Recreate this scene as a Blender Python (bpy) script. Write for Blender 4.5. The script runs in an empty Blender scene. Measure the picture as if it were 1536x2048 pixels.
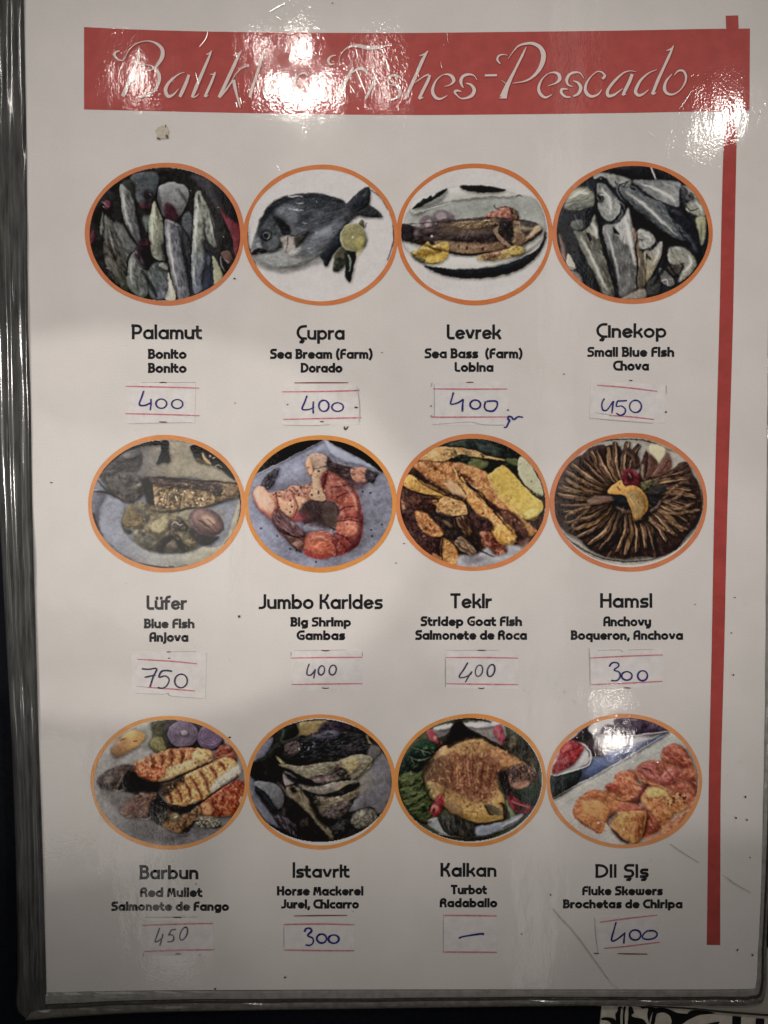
import bpy, math, random
import numpy as np
from mathutils import Vector, Matrix

C = bpy.context.scene.collection
R = math.radians

# ---------------------------------------------------------------------------
# camera: a phone held almost square above the menu page
# ---------------------------------------------------------------------------
FPX = 1650.0                      # focal length in pixels of the 1536 x 2048 frame
UNIT = 0.000145                   # metres of page per pixel
H = FPX * UNIT
TILT = R(1.85)
cam_d = bpy.data.cameras.new("camera")
cam = bpy.data.objects.new("camera", cam_d)
C.objects.link(cam)
cam_d.sensor_fit = 'VERTICAL'
cam_d.sensor_height = 24.0
cam_d.lens = 24.0 * FPX / 2048.0
cam_d.clip_start = 0.01
cam_d.clip_end = 20.0
cam.location = (0, 0, H)
cam.rotation_euler = (-TILT, 0, 0)
bpy.context.scene.camera = cam


def P(px, py, z=0.0):
    """the point of the plane at height z that the photograph shows at px, py"""
    x = (px - 768.0) / FPX
    y = -(py - 1024.0) / FPX
    c, s = math.cos(-TILT), math.sin(-TILT)
    dx, dy, dz = x, y * c + s, y * s - c
    t = (z - H) / dz
    return (dx * t, dy * t, z)


# ---------------------------------------------------------------------------
# light: a dim warm restaurant, two bright lamps beyond the head of the page
# ---------------------------------------------------------------------------
sc = bpy.context.scene
world = bpy.data.worlds.new("World")
sc.world = world
world.use_nodes = True
bg = world.node_tree.nodes["Background"]
bg.inputs[0].default_value = (1.0, 0.93, 0.84, 1)
bg.inputs[1].default_value = 0.035
sc.view_settings.view_transform = 'Standard'
sc.view_settings.look = 'None'
sc.view_settings.exposure = 0.0
sc.view_settings.gamma = 1.0
sc.cycles.use_denoising = True
sc.cycles.max_bounces = 6
sc.cycles.sample_clamp_indirect = 4.0


def lamp(name, px, py, z, sx, sy, power, col=(1, .93, .82), shape='ELLIPSE', rot=0.0):
    """a lamp hung at height z where the page would mirror it at px, py"""
    p = P(px, py)
    L = bpy.data.lights.new(name, 'AREA')
    L.shape = shape
    L.size = sx
    L.size_y = sy
    L.energy = power
    L.color = col
    o = bpy.data.objects.new(name, L)
    C.objects.link(o)
    k = z / H
    o.location = (p[0] * (1 + k), p[1] * (1 + k), z)
    o.rotation_euler = (0, 0, rot)
    return o


def spot(name, px, py, z, aim, half, blend, soft, power, col):
    """a shaded lamp: its pool of light ends softly across the page"""
    p = P(px, py)
    L = bpy.data.lights.new(name, 'SPOT')
    L.spot_size = 2 * R(half)
    L.spot_blend = blend
    L.shadow_soft_size = soft
    L.energy = power
    L.color = col
    o = bpy.data.objects.new(name, L)
    C.objects.link(o)
    k = z / H
    o.location = (p[0] * (1 + k), p[1] * (1 + k), z)
    d = Vector(P(*aim)) - o.location
    o.rotation_euler = d.to_track_quat('-Z', 'Y').to_euler()
    return o


WARM = (1, .918, .85)
for mx, my, w, h, pw in ((606, 96, .014, .024, .07), (566, 180, .026, .020, .17), (646, 178, .014, .026, .10), (604, 206, .026, .012, .11), (524, 98, .013, .014, .03),
                         (744, 112, .010, .018, .026), (772, 178, .010, .024, .04), (252, 165, .006, .034, .026), (276, 150, .007, .040, .048),
                         (1455, 232, .020, .026, .12), (1420, 258, .018, .014, .035), (1228, 1482, .024, .009, .035), (1222, 1404, .034, .006, .022)):
    lamp("ceiling_lamp", mx, my, .62, w, h, pw, WARM)
# spots added from both sides; beam edges stand in for a shadow at the foot
spot("added_spot", 1950, 700, 1.0, (760, 740), 8.4, 1.0, .03, 21.5, WARM)
spot("added_spot", -420, 700, 1.0, (700, 740), 8.2, 1.0, .03, 21.5, WARM)
# broad dim lights added so that the film mirrors pale veils
VEIL_TINT = (1, .96, .88)
lamp("veil_light", 250, 1060, 1.2, .40, .32, .50, VEIL_TINT, 'RECTANGLE', R(-14))
lamp("veil_light", 120, 1590, 1.2, .16, .20, .12, VEIL_TINT, 'RECTANGLE', R(14))
lamp("veil_light", 1105, 1000, 1.2, .050, 1.75, .22, VEIL_TINT, 'RECTANGLE', R(-2))
lamp("veil_light", 425, 560, 1.2, .026, .62, .03, VEIL_TINT, 'RECTANGLE', R(-1))
lamp("veil_light", 300, 1790, 1.2, .08, .30, .08, VEIL_TINT, 'RECTANGLE', R(20))
# narrow spots added to make bright patches edged like shadows on the page
spot("patch_spot", -900, 1000, 1.1, (215, 1055), 2.0, .10, .004, 31.0, WARM)
spot("patch_spot", -900, 1500, 1.1, (130, 1565), 1.05, .15, .004, 10.0, WARM)
spot("patch_spot", 1500, -1900, 1.0, (1290, 560), 2.9, .14, .004, 17.0, WARM)
spot("patch_spot", 300, -1600, 1.1, (250, 420), 1.9, .14, .004, 9.0, WARM)
spot("patch_spot", 2300, 1500, 1.1, (1400, 1300), 1.9, .15, .005, 11.0, WARM)
spot("patch_spot", -900, 2200, 1.1, (830, 1760), 1.3, .15, .005, 8.0, WARM)
spot("patch_spot", 2300, 1000, 1.1, (760, 1130), 1.1, .2, .005, 9.0, WARM)
# ---------------------------------------------------------------------------
# the twelve printed dish pictures: a little painter that lays flat ink shapes
# on a canvas; the canvas becomes the ink colours of a finely divided oval
# ---------------------------------------------------------------------------
CW, CH = 454, 414
KZ = 1536.0 / CW
_rng = np.random.default_rng(7)
_LAT = _rng.random((8, 256, 256)).astype(np.float32)
_YY, _XX = np.mgrid[0:CH, 0:CW].astype(np.float32)


def vnoise(scale, ang=0.0, st=1.0, seed=0, ys=slice(None), xs=slice(None)):
    """value noise, two octaves; scale in zoom units, st stretches along ang"""
    X = _XX[ys, xs] * KZ
    Y = _YY[ys, xs] * KZ
    a = math.radians(ang)
    u = X * math.cos(a) + Y * math.sin(a)
    v = -X * math.sin(a) + Y * math.cos(a)
    out = 0
    for o, (m, w) in enumerate(((1.0, .6), (2.1, .4))):
        uu = u / (scale * st) * m + 37.3 * seed + 100
        vv = v / scale * m + 11.7 * seed + 100
        iu = np.floor(uu).astype(int); iv = np.floor(vv).astype(int)
        fu = uu - iu; fv = vv - iv
        fu = fu * fu * (3 - 2 * fu); fv = fv * fv * (3 - 2 * fv)
        L = _LAT[(seed + o) % 8]
        g = lambda i, j: L[j % 256, i % 256]
        out = out + w * ((g(iu, iv) * (1 - fu) + g(iu + 1, iv) * fu) * (1 - fv) +
                         (g(iu, iv + 1) * (1 - fu) + g(iu + 1, iv + 1) * fu) * fv)
    return out


def _blur(m, r):
    r = int(max(0, round(r)))
    if r == 0:
        return m
    for ax in (0, 1):
        for _ in range(2):
            p = [(0, 0), (0, 0)]; p[ax] = (r + 1, r)
            c = np.cumsum(np.pad(m, p, mode='edge'), axis=ax)
            n = m.shape[ax]
            hi = np.take(c, np.arange(2 * r + 1, 2 * r + 1 + n), axis=ax)
            lo = np.take(c, np.arange(0, n), axis=ax)
            m = (hi - lo) / (2 * r + 1)
    return m


def pts(s):
    if isinstance(s, str):
        return np.array([[float(v) for v in q.split(',')] for q in s.split()])
    return np.array(s, float)


def crom(P, closed=True, n=5):
    P = np.asarray(P, float)
    N = len(P)
    out = []
    rng_ = range(N) if closed else range(N - 1)
    for i in rng_:
        if closed:
            a, b, c, d = P[i - 1], P[i], P[(i + 1) % N], P[(i + 2) % N]
        else:
            a, b, c, d = P[max(i - 1, 0)], P[i], P[i + 1], P[min(i + 2, N - 1)]
        for k in range(n):
            t = k / n
            out.append(.5 * ((2 * b) + (c - a) * t + (2 * a - 5 * b + 4 * c - d) * t * t + (3 * b - a - 3 * c + d) * t ** 3))
    if not closed:
        out.append(P[-1])
    return np.array(out)


class Canvas:
    def __init__(self, bg):
        self.im = np.ones((CH, CW, 3), np.float32) * np.array(bg, np.float32)
        self.k = 0

    def _mask(self, P, soft):
        Q = P / KZ
        pad = int(soft * 2 + 3)
        x0 = max(0, int(Q[:, 0].min()) - pad); x1 = min(CW, int(Q[:, 0].max()) + pad + 2)
        y0 = max(0, int(Q[:, 1].min()) - pad); y1 = min(CH, int(Q[:, 1].max()) + pad + 2)
        if x1 <= x0 or y1 <= y0:
            return None
        m = np.zeros((y1 - y0, x1 - x0 + 1), np.int32)
        A = Q; B = np.roll(Q, -1, axis=0)
        for yy in range(y0, y1):
            yc = yy + .5
            h = (A[:, 1] <= yc) != (B[:, 1] <= yc)
            if not h.any():
                continue
            a, b = A[h], B[h]
            xc = a[:, 0] + (yc - a[:, 1]) / (b[:, 1] - a[:, 1]) * (b[:, 0] - a[:, 0])
            ix = np.clip(np.ceil(xc - .5).astype(int) - x0, 0, x1 - x0)
            np.add.at(m[yy - y0], ix, 1)
        m = (np.cumsum(m, axis=1) % 2)[:, :-1].astype(np.float32)
        return _blur(m, soft * .55), slice(y0, y1), slice(x0, x1)

    def _lay(self, M, col, n=0, ns=40, ang=0, st=1, g=None, a=1, c2=None, sh=None, th=.5, hard=4):
        if M is None:
            return
        m, ys, xs = M
        self.k += 1
        big = (m > .5).sum()
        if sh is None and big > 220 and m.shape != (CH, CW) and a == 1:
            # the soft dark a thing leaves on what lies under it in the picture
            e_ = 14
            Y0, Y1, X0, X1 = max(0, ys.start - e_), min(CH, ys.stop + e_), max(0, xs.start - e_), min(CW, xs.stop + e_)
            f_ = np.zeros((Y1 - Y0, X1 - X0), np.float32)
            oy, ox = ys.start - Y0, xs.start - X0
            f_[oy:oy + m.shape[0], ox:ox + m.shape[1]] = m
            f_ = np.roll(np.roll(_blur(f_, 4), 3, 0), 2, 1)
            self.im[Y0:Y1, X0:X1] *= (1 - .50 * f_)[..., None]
        C = np.ones(m.shape + (3,), np.float32) * np.array(col, np.float32)
        if g is not None:
            gc, gx0, gy0, gx1, gy1 = g
            X = _XX[ys, xs] * KZ; Y = _YY[ys, xs] * KZ
            t = ((X - gx0) * (gx1 - gx0) + (Y - gy0) * (gy1 - gy0)) / ((gx1 - gx0) ** 2 + (gy1 - gy0) ** 2)
            t = np.clip(t, 0, 1)[..., None]
            C = C * (1 - t) + np.array(gc, np.float32) * t
        if c2 is not None:
            t = np.clip((vnoise(ns, ang, st, self.k, ys, xs) - th) * min(hard, 3.4) + .5, 0, 1)[..., None]
            C = C * (1 - t) + np.array(c2, np.float32) * t
        if n:
            C = C + ((vnoise(ns * .6, ang, st, self.k + 3, ys, xs) - .5) * 2 * n)[..., None]
        if sh is None and (m > .5).sum() > 160:
            r_ = float(np.clip(math.sqrt((m > .5).sum()) / 9, 3, 10))
            sh = (-.5 * r_, -.55 * r_, 26, r_)
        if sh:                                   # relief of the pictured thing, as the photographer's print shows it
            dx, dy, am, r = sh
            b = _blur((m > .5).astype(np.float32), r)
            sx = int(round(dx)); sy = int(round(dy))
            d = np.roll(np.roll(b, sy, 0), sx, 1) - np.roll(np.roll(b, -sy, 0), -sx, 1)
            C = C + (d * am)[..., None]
        mm = (m * a)[..., None]
        self.im[ys, xs] = self.im[ys, xs] * (1 - mm) + C * mm

    def p(self, s, col, soft=1, sm=True, **k):
        P = pts(s)
        if sm:
            P = crom(P)
        self._lay(self._mask(P, soft), col, **k)

    def e(self, cx, cy, rx, ry, rot, col, soft=1, **k):
        t = np.linspace(0, 2 * np.pi, 40, endpoint=False)
        c, s = math.cos(math.radians(rot)), math.sin(math.radians(rot))
        x = rx * np.cos(t); y = ry * np.sin(t)
        self._lay(self._mask(np.stack([cx + x * c - y * s, cy + x * s + y * c], 1), soft), col, **k)

    def s(self, s, w, col, soft=1, **k):
        P = crom(pts(s), False, 6)
        self._lay(self._mask(ribbon_outline(P, w), soft), col, **k)

    def fib(self, poly, n, L, w, ang, cols, a=.5, jit=12, seed=0, bend=.12):
        """short printed flecks and streaks inside an area: scales, fibres, crust"""
        M = self._mask(crom(pts(poly)), 0)
        if M is None:
            return
        m, ys, xs = M
        jy, jx = np.nonzero(m > .5)
        if not len(jx):
            return
        g = np.random.default_rng(seed + n)
        old = self.im.copy()
        for i in g.integers(0, len(jx), n):
            x = (jx[i] + xs.start) * KZ; y = (jy[i] + ys.start) * KZ
            q = ang(x, y) if callable(ang) else ang
            q = math.radians(q + g.normal(0, jit)); l = L * .75 * g.uniform(.5, 1.4) / 2
            cx, cy = math.cos(q) * l, math.sin(q) * l
            b = g.normal(0, bend) * l
            P_ = crom(np.array([(x - cx, y - cy), (x - cy / l * b, y + cx / l * b), (x + cx, y + cy)]), False, 3)
            ww = w * g.uniform(1.0, 2.6)
            self._lay(self._mask(ribbon_outline(P_, [ww * .3, ww, ww * .3]), 2), cols[int(g.integers(len(cols)))], a=a * g.uniform(.3, .9), sh=0)
        mm = _blur(m, 1)[..., None]
        keep = self.im[ys, xs] * mm + old[ys, xs] * (1 - mm)
        self.im = old
        self.im[ys, xs] = keep

    def spec(self, box, n, r, col, seed=1, col2=None):
        g = np.random.default_rng(seed)
        for i in range(n):
            x = g.uniform(box[0], box[2]); y = g.uniform(box[1], box[3]); q = g.uniform(.5, 1.2) * r
            self.e(x, y, q, q * g.uniform(.5, 1), g.uniform(0, 180), col if (col2 is None or g.random() < .5) else col2, .6, a=.85)

    def done(self):
        im = self.im
        wx = (vnoise(60, 0, 1, 6) - .5) * 4.4 + (vnoise(22, 0, 1, 3) - .5) * 1.8
        wy = (vnoise(60, 0, 1, 4) - .5) * 4.4 + (vnoise(22, 0, 1, 1) - .5) * 1.8
        u = np.clip(_XX + wx, 0, CW - 1.01); v = np.clip(_YY + wy, 0, CH - 1.01)
        iu = u.astype(int); iv = v.astype(int); fu = (u - iu)[..., None]; fv = (v - iv)[..., None]
        im = (im[iv, iu] * (1 - fu) + im[iv, iu + 1] * fu) * (1 - fv) + (im[iv + 1, iu] * (1 - fu) + im[iv + 1, iu + 1] * fu) * fv
        lum = im.mean(-1)
        k = np.clip((185 - lum) / 60, .12, 1)
        rel = (vnoise(110, 20, 1.6, 2) - .5) * .22 + (vnoise(40, -30, 2.4, 5) - .5) * .20 + (vnoise(16, 35, 1.8, 4) - .5) * .16
        im = im * (1 + rel * k)[..., None]
        soft_ = np.stack([_blur(im[..., q], 2) for q in range(3)], -1)
        im = im + (im - soft_) * .6
        n = _rng.normal(0, 1, im.shape[:2]).astype(np.float32)
        im = im + (n * 3.0)[..., None] + ((vnoise(14, 0, 1, 5) - .5) * 9)[..., None] + ((vnoise(60, 0, 1, 2) - .5) * 7)[..., None]
        k = np.clip((190 - im.mean(-1)) / 30, 0, 1)[..., None]
        im = im + (im - 104) * .26 * k
        im = im * (1 - .10 * k)
        return np.clip(im, 8, 255)


def ribbon_outline(P, w):
    """outline of a stroke along P with widths w (list spread evenly along it)"""
    P = np.asarray(P, float)
    n = len(P)
    d = np.gradient(P, axis=0)
    L = np.hypot(d[:, 0], d[:, 1]); L[L == 0] = 1
    N = np.stack([-d[:, 1] / L, d[:, 0] / L], 1)
    w = np.atleast_1d(np.array(w, float))
    W = np.interp(np.linspace(0, 1, n), np.linspace(0, 1, len(w)) if len(w) > 1 else [0], w) / 2
    return np.concatenate([P + N * W[:, None], (P - N * W[:, None])[::-1]])


def pic1():
    c = Canvas((46, 45, 44))
    c._lay((np.ones((CH, CW), np.float32), slice(0, CH), slice(0, CW)), (46, 45, 44), n=14, ns=90)
    c.p("470,180 690,160 700,300 640,420 540,440 480,330", (88, 92, 92), 4, n=10)
    c.p("1000,180 1200,240 1340,440 1290,560 1180,400 1060,270", (66, 64, 66), 6, n=8)
    c.p("380,260 470,230 500,330 480,420 420,340", (60, 60, 56), 3)
    c.p("715,290 800,250 900,255 975,300 985,360 965,450 930,520 870,580 760,560 715,480 700,380", (146, 144, 139), 2, g=((104, 102, 101), 840, 300, 830, 580))
    c.p("690,330 705,420 740,540 770,560 730,580 690,480", (32, 30, 32), 2)
    c.p("772,440 830,450 885,540 890,600 800,590 765,520", (76, 46, 53), 3, n=10)
    c.e(600, 455, 65, 38, 0, (84, 52, 60), 6)
    c.e(610, 350, 50, 40, 0, (66, 58, 60), 6)
    c.p("370,265 420,300 480,380 500,500 530,620 548,780 530,820 470,740 405,620 375,480 362,350", (134, 134, 124), 2, n=12, ns=30, ang=75, st=5, g=((100, 100, 96), 370, 400, 520, 420), sh=(-5, 0, 30, 8))
    c.p("415,350 450,345 490,380 470,395 430,385", (70, 68, 64), 3)
    c.e(245, 455, 36, 42, 10, (112, 62, 72), 4); c.s("200,425 260,475", [4, 8, 3], (170, 150, 150))
    c.e(112, 745, 24, 66, 8, (104, 56, 66), 4)
    c.s("200,515 203,600 192,720", [4, 14, 26, 18], (118, 118, 104), 2)
    c.p("215,540 290,600 340,720 430,790 510,830 480,950 400,1010 300,1000 240,880 225,720", (96, 94, 84), 4, n=18, ns=30, ang=65, st=4, c2=(66, 64, 58))
    c.p("300,620 390,640 470,760 520,840 440,880 360,780", (100, 100, 94), 5, n=10)
    c.p("220,780 330,830 400,960 440,1100 440,1220 330,1160 250,1040 215,900", (94, 88, 74), 4, n=16, ns=34, ang=60, st=3, c2=(60, 56, 48))
    c.p("340,1040 400,1060 470,1200 420,1240 350,1150", (70, 72, 56), 4, n=12)
    c.p("570,560 640,560 640,700 590,680", (110, 116, 104), 6)
    c.p("672,415 700,480 740,570 760,680 775,800 772,940 700,948 650,900 625,760 620,640 640,520", (158, 158, 122), 2, n=10, g=((118, 118, 102), 650, 600, 770, 620), sh=(-4, 0, 35, 8))
    c.s("680,440 672,560 690,700", [3, 10, 3], (205, 205, 165), 2, a=.7)
    c.p("735,810 770,800 785,930 760,940 735,880", (60, 60, 54), 3)
    c.p("930,560 975,515 1015,560 1012,700 985,780 930,700", (92, 95, 96), 3, n=12)
    c.p("890,640 960,700 1010,800 1010,1200 960,1100 920,900", (62, 62, 62), 5, n=12)
    c.p("768,585 850,605 905,640 920,760 925,850 955,1000 985,1180 985,1290 890,1310 840,1200 812,1040 785,850 765,700", (132, 128, 126), 1.5, n=10, ns=24, ang=80, st=5, g=((92, 94, 98), 790, 800, 940, 780), sh=(-5, 0, 28, 9))
    c.s("772,590 830,610 900,650", [10, 8, 3], (178, 170, 160), 1)
    c.s("850,640 905,655", [6, 3], (50, 48, 50))
    c.s("755,700 775,880 800,1040 850,1230 885,1300", [5, 10, 12, 14, 10], (28, 27, 30), 1)
    c.p("1045,350 1092,330 1110,420 1140,520 1148,650 1130,780 1140,900 1125,1050 1105,1210 1030,1250 1003,1100 1010,900 1025,720 1035,520", (142, 142, 122), 2, n=12, ns=26, ang=88, st=5, g=((98, 104, 114), 1080, 700, 1070, 1150), sh=(-5, 0, 30, 8))
    c.s("1062,640 1060,760", [3, 9, 3], (195, 195, 170), 2, a=.8)
    c.p("1105,400 1160,470 1200,580 1220,700 1240,820 1190,840 1150,760 1132,600", (128, 130, 112), 2, n=12, sh=(-3, 0, 25, 6))
    c.p("1070,350 1085,380 1095,430 1070,400", (40, 38, 40)); c.s("1104,380 1106,440", [8, 6], (170, 168, 155))
    c.p("1100,760 1180,820 1290,860 1340,900 1330,1060 1200,1000 1130,880", (38, 40, 42), 3, n=8)
    c.p("1265,440 1330,540 1440,620 1450,720 1430,850 1402,910 1380,760 1335,640 1282,540", (124, 56, 62), 2, n=8)
    c.p("1180,200 1330,340 1430,500 1450,620 1330,540 1250,420", (38, 37, 40), 5)
    c.p("500,850 520,920 560,1010 640,1080 640,1200 570,1300 470,1230 425,1150 430,1000 460,920", (120, 122, 110), 3, n=12, ns=30, ang=75, st=3, g=((84, 88, 80), 440, 1100, 640, 1120))
    c.e(572, 905, 68, 115, -12, (60, 40, 47), 3, n=8); c.e(590, 920, 50, 95, -12, (40, 34, 40), 4)
    c.s("510,930 550,1000 600,1018", [3, 7, 3], (120, 104, 106), 1); c.e(590, 790, 60, 34, 20, (88, 52, 62), 5)
    c.s("640,950 710,960 780,975", [4, 16, 5], (28, 27, 28), 2)
    c.p("650,1000 780,975 805,1100 785,1300 650,1300 620,1150", (86, 92, 87), 4, n=12, ns=50)
    c.p("710,1000 750,975 790,1015 780,1040", (150, 148, 130), 2)
    c.p("740,1170 790,1150 780,1290 700,1300", (104, 104, 112), 3, n=12)
    c.p("795,1060 830,1150 870,1310 775,1310 795,1200", (182, 176, 150), 2)
    c.p("1130,900 1200,900 1215,1050 1212,1180 1120,1240 1110,1080", (46, 52, 68), 3, n=8)
    c.e(1165, 960, 18, 50, 0, (84, 90, 92), 4)
    c.p("1200,910 1240,960 1290,1120 1215,1170 1208,1040", (158, 154, 118), 2)
    c.p("1275,880 1340,865 1378,930 1340,985 1290,930", (108, 82, 74), 2); c.s("1270,915 1280,1000 1310,1060", [6, 9, 4], (165, 160, 145))
    c.s("1290,925 1340,975", [3, 6], (190, 170, 160)); c.s("235,1015 262,1030", [5, 9], (180, 175, 160))
    SV = ((176, 176, 166), (200, 198, 186), (150, 150, 144)); DK = ((34, 33, 35), (52, 50, 52))
    for po, an, k in (("370,265 480,380 530,620 545,810 470,740 375,480", 72, 1), ("672,415 740,570 775,800 770,940 650,900 620,640", 82, 1), ("768,585 905,640 925,850 985,1290 890,1310 785,850", 80, 2), ("1045,350 1110,420 1148,650 1125,1050 1030,1250 1005,900", 90, 2),
                      ("1105,400 1200,580 1240,820 1150,760", 75, 1), ("215,540 430,790 440,1220 250,1040", 68, 2), ("500,850 640,1080 570,1300 430,1000", 75, 1), ("650,1000 805,1100 785,1300 620,1150", 70, 1)):
        c.fib(po, 70 * k, 90, 7, an, SV, .26, 8, k); c.fib(po, 60 * k, 80, 8, an, DK, .26, 10, k + 5)
    for q in ("352,300 372,480 405,630 480,760 530,830", "612,640 622,760 650,910 700,950", "1000,900 1002,1100 1028,1250", "1240,830 1215,700 1170,500", "505,860 440,930 425,1100", "1150,780 1200,840 1250,850", "930,640 1000,800 1005,900"):
        c.s(q, [5, 12, 12, 5], (26, 25, 28), 1.5, a=.85)
    c.fib("100,300 1440,300 1440,1100 100,1100", 160, 60, 8, 75, ((98, 100, 96), (24, 24, 26), (24, 24, 26)), .4, 25, 3)
    for q, w in (("600,300 610,420 600,560", 40), ("560,620 580,760 560,800", 40), ("880,300 960,420 1010,520", 24), ("700,300 720,420 750,540", 20)):
        c.s(q, [w * .4, w, w, w * .4], (40, 37, 38), 5, a=.7, sh=0)
    for q, w in (("385,300 395,420 420,560 470,700", 16), ("668,440 655,560 650,700 665,820", 18), ("795,620 805,760 825,900 850,1050 880,1180", 20), ("1062,400 1055,560 1045,720 1045,880", 22), ("1030,980 1030,1100 1050,1200", 16), ("1160,520 1185,640 1210,760", 12), ("470,930 460,1060 480,1180", 14), ("250,620 280,760 330,900", 10), ("800,1100 820,1200 830,1290", 14)):
        c.s(q, [w * .3, w, w, w * .3], (214, 212, 196), 3, a=.75, sh=0)
    for q, w in (("500,420 520,560 545,700 550,800", 26), ("760,560 765,760 780,940", 18), ("900,680 935,850 965,1000 1000,1250", 40), ("1120,560 1130,760 1120,900", 20), ("1150,950 1120,1080 1105,1200", 24), ("560,1040 640,1180 700,1290", 40), ("420,640 470,740 520,800", 24), ("700,450 690,480 720,600", 10)):
        c.s(q, [w * .3, w, w, w * .3], (30, 30, 33), 4, a=.7, sh=0)
    return c


def pic2():
    W = (197, 189, 175)
    c = Canvas(W)
    c.s("1180,310 1290,400 1370,540 1398,680 1385,800 1330,960", [3, 9, 16, 14, 8, 3], (45, 30, 25), 1)
    c.s("75,620 62,720 80,830 150,1010", [3, 14, 14, 4], (35, 24, 22), 1)
    c.p("500,900 740,880 760,940 600,1000 420,1050 280,1030 160,980 120,900", (150, 152, 142), 9, g=(W, 450, 900, 440, 1050))
    c.p("105,895 112,820 150,690 180,600 230,520 310,430 430,370 560,350 690,345 800,370 900,400 935,418 960,440 1010,400 1080,330 1165,288 1176,330 1168,440 1200,470 1260,520 1283,560 1190,560 1080,545 1010,590 960,650 900,720 830,800 740,880 600,960 450,1010 300,1000 180,950", (60, 62, 64), 1.5, n=9, ns=30,
        g=((134, 134, 128), 560, 380, 500, 960))
    c.p("130,900 300,870 450,850 620,800 740,830 700,900 560,980 400,1020 250,1010", (140, 140, 131), 9, n=8)
    c.p("330,470 470,430 620,470 800,520 950,560 900,700 760,800 600,850 520,760 560,690 430,600 300,540", (78, 80, 82), 8, n=12, ns=34, ang=-20, st=3)
    c.p("650,720 850,620 960,600 890,720 760,840 620,900 500,880", (112, 114, 114), 9, n=9)
    c.p("330,520 430,470 560,500 480,600 380,560", (100, 102, 104), 8, a=.7)
    c.p("560,690 480,640 430,600 520,660 620,680", (120, 120, 118), 4)
    c.p("300,560 380,590 440,650 455,720 400,740 350,650", (34, 34, 38), 4)
    c.p("230,560 300,600 340,700 400,760 340,860 240,860 190,760 170,680", (82, 84, 84), 6, n=8)
    c.e(300, 800, 60, 70, 20, (96, 98, 96), 6)
    c.e(228, 728, 52, 50, 0, (40, 40, 44), 3); c.e(240, 730, 34, 34, 0, (92, 94, 94), 2); c.e(232, 730, 20, 24, 0, (20, 20, 22), 1)
    c.s("240,765 268,740 268,700", [4, 7, 3], (180, 180, 172), 1); c.s("140,735 200,770", [4, 9, 3], (130, 130, 124), 2)
    c.p("370,760 430,730 520,740 530,800 470,860 410,880 390,810", (172, 158, 142), 5, n=12)
    c.p("440,870 520,800 560,830 520,900 440,910", (176, 170, 155), 7)
    c.s("436,640 440,760 412,880", [3, 6, 3], (44, 42, 42), 1)
    c.s("440,720 500,735 620,690 540,760 500,840", [8, 14, 10, 12, 3], (62, 58, 56), 2)
    c.p("500,740 620,690 560,780 510,840", (70, 66, 62), 4)
    c.p("150,800 185,800 200,850 160,860", (150, 152, 146), 4)
    c.p("105,895 150,850 230,850 240,880 180,890 112,905", (32, 32, 34), 2); c.s("190,905 300,900 380,880", [5, 12, 4], (170, 168, 155), 3)
    c.s("180,600 230,520 310,430 430,370", [10, 20, 20, 10], (46, 46, 50), 4)
    c.s("780,372 860,400 930,430", [8, 24, 6], (50, 52, 56), 2)
    c.p("980,440 1080,340 1160,300 1160,430 1090,500 1020,500", (52, 54, 56), 3, n=12, ns=20, ang=-40, st=4)
    c.s("1110,380 1150,330", [20, 6], (92, 92, 90), 4); c.p("1070,530 1150,470 1250,540 1190,556", (54, 56, 56), 3)
    c.s("435,371 570,378", [5, 13, 9], (245, 240, 228), 1); c.s("500,432 580,442", [4, 8, 3], (190, 188, 180), 1); c.s("440,490 580,500", [4, 9, 3], (225, 222, 212), 1)
    c.s("560,610 610,620", [6, 14, 5], (150, 152, 150), 2); c.e(690, 700, 14, 12, 0, (150, 152, 150), 3)
    c.p("720,900 780,850 860,740 940,650 980,700 920,820 860,880 780,1005 750,960", (42, 46, 50), 2, n=6)
    c.p("860,900 920,830 970,860 960,960 900,1050 850,1050 845,1000", (84, 80, 62), 3, n=14, c2=(50, 54, 44), ns=50)
    c.p("960,870 1050,870 1040,970 1000,1140 990,1152 955,1110 950,1000", (38, 42, 36), 1.5, n=6); c.s("985,900 1000,980 990,1060", [16, 24, 8], (112, 122, 108), 2)
    c.p("1075,640 1090,585 1115,600 1118,660", (96, 94, 62), 1.5); c.s("1145,610 1128,660", [6, 5], (60, 60, 50))
    c.e(1022, 745, 119, 128, 0, (186, 182, 140), 1.2); c.e(1022, 743, 108, 118, 0, (142, 134, 88), 2, n=14, ns=24)
    c.p("1040,780 1110,730 1130,800 1070,860", (156, 146, 84), 6, n=10); c.s("960,800 1022,745 1070,650", [4, 3, 4], (164, 156, 104), 1, a=.6)
    c.s("930,700 1022,745 1110,800", [3, 3, 3], (166, 158, 108), 1, a=.6); c.e(1022, 745, 8, 8, 0, (235, 230, 190), 1)
    c.p("1050,880 1120,830 1100,900 1070,920", (186, 176, 120), 6, a=.7)
    SV = ((150, 154, 154), (178, 180, 176), (120, 124, 126)); DK = ((34, 36, 40), (52, 54, 58))
    up = "130,860 180,600 310,430 560,350 800,370 960,440 1080,545 960,650 740,880 500,800"
    c.fib(up, 420, 60, 5, -22, DK, .35, 10, 1); c.fib(up, 260, 50, 4, -22, SV, .30, 10, 2)
    c.fib("300,480 620,420 900,520 840,600 560,640", 200, 44, 4, -20, DK, .4, 14, 3)
    c.fib("150,880 400,840 740,850 600,990 300,1000", 160, 60, 6, -8, ((196, 196, 184), (120, 122, 118)), .35, 8, 4)
    c.fib("990,440 1160,300 1160,430 1270,550 1080,545", 90, 70, 4, -42, ((90, 92, 92), (26, 28, 32)), .5, 14, 5)
    c.s("470,700 640,600 820,520 1000,480", [3, 4, 3], (150, 152, 150), 1, a=.5)
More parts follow.
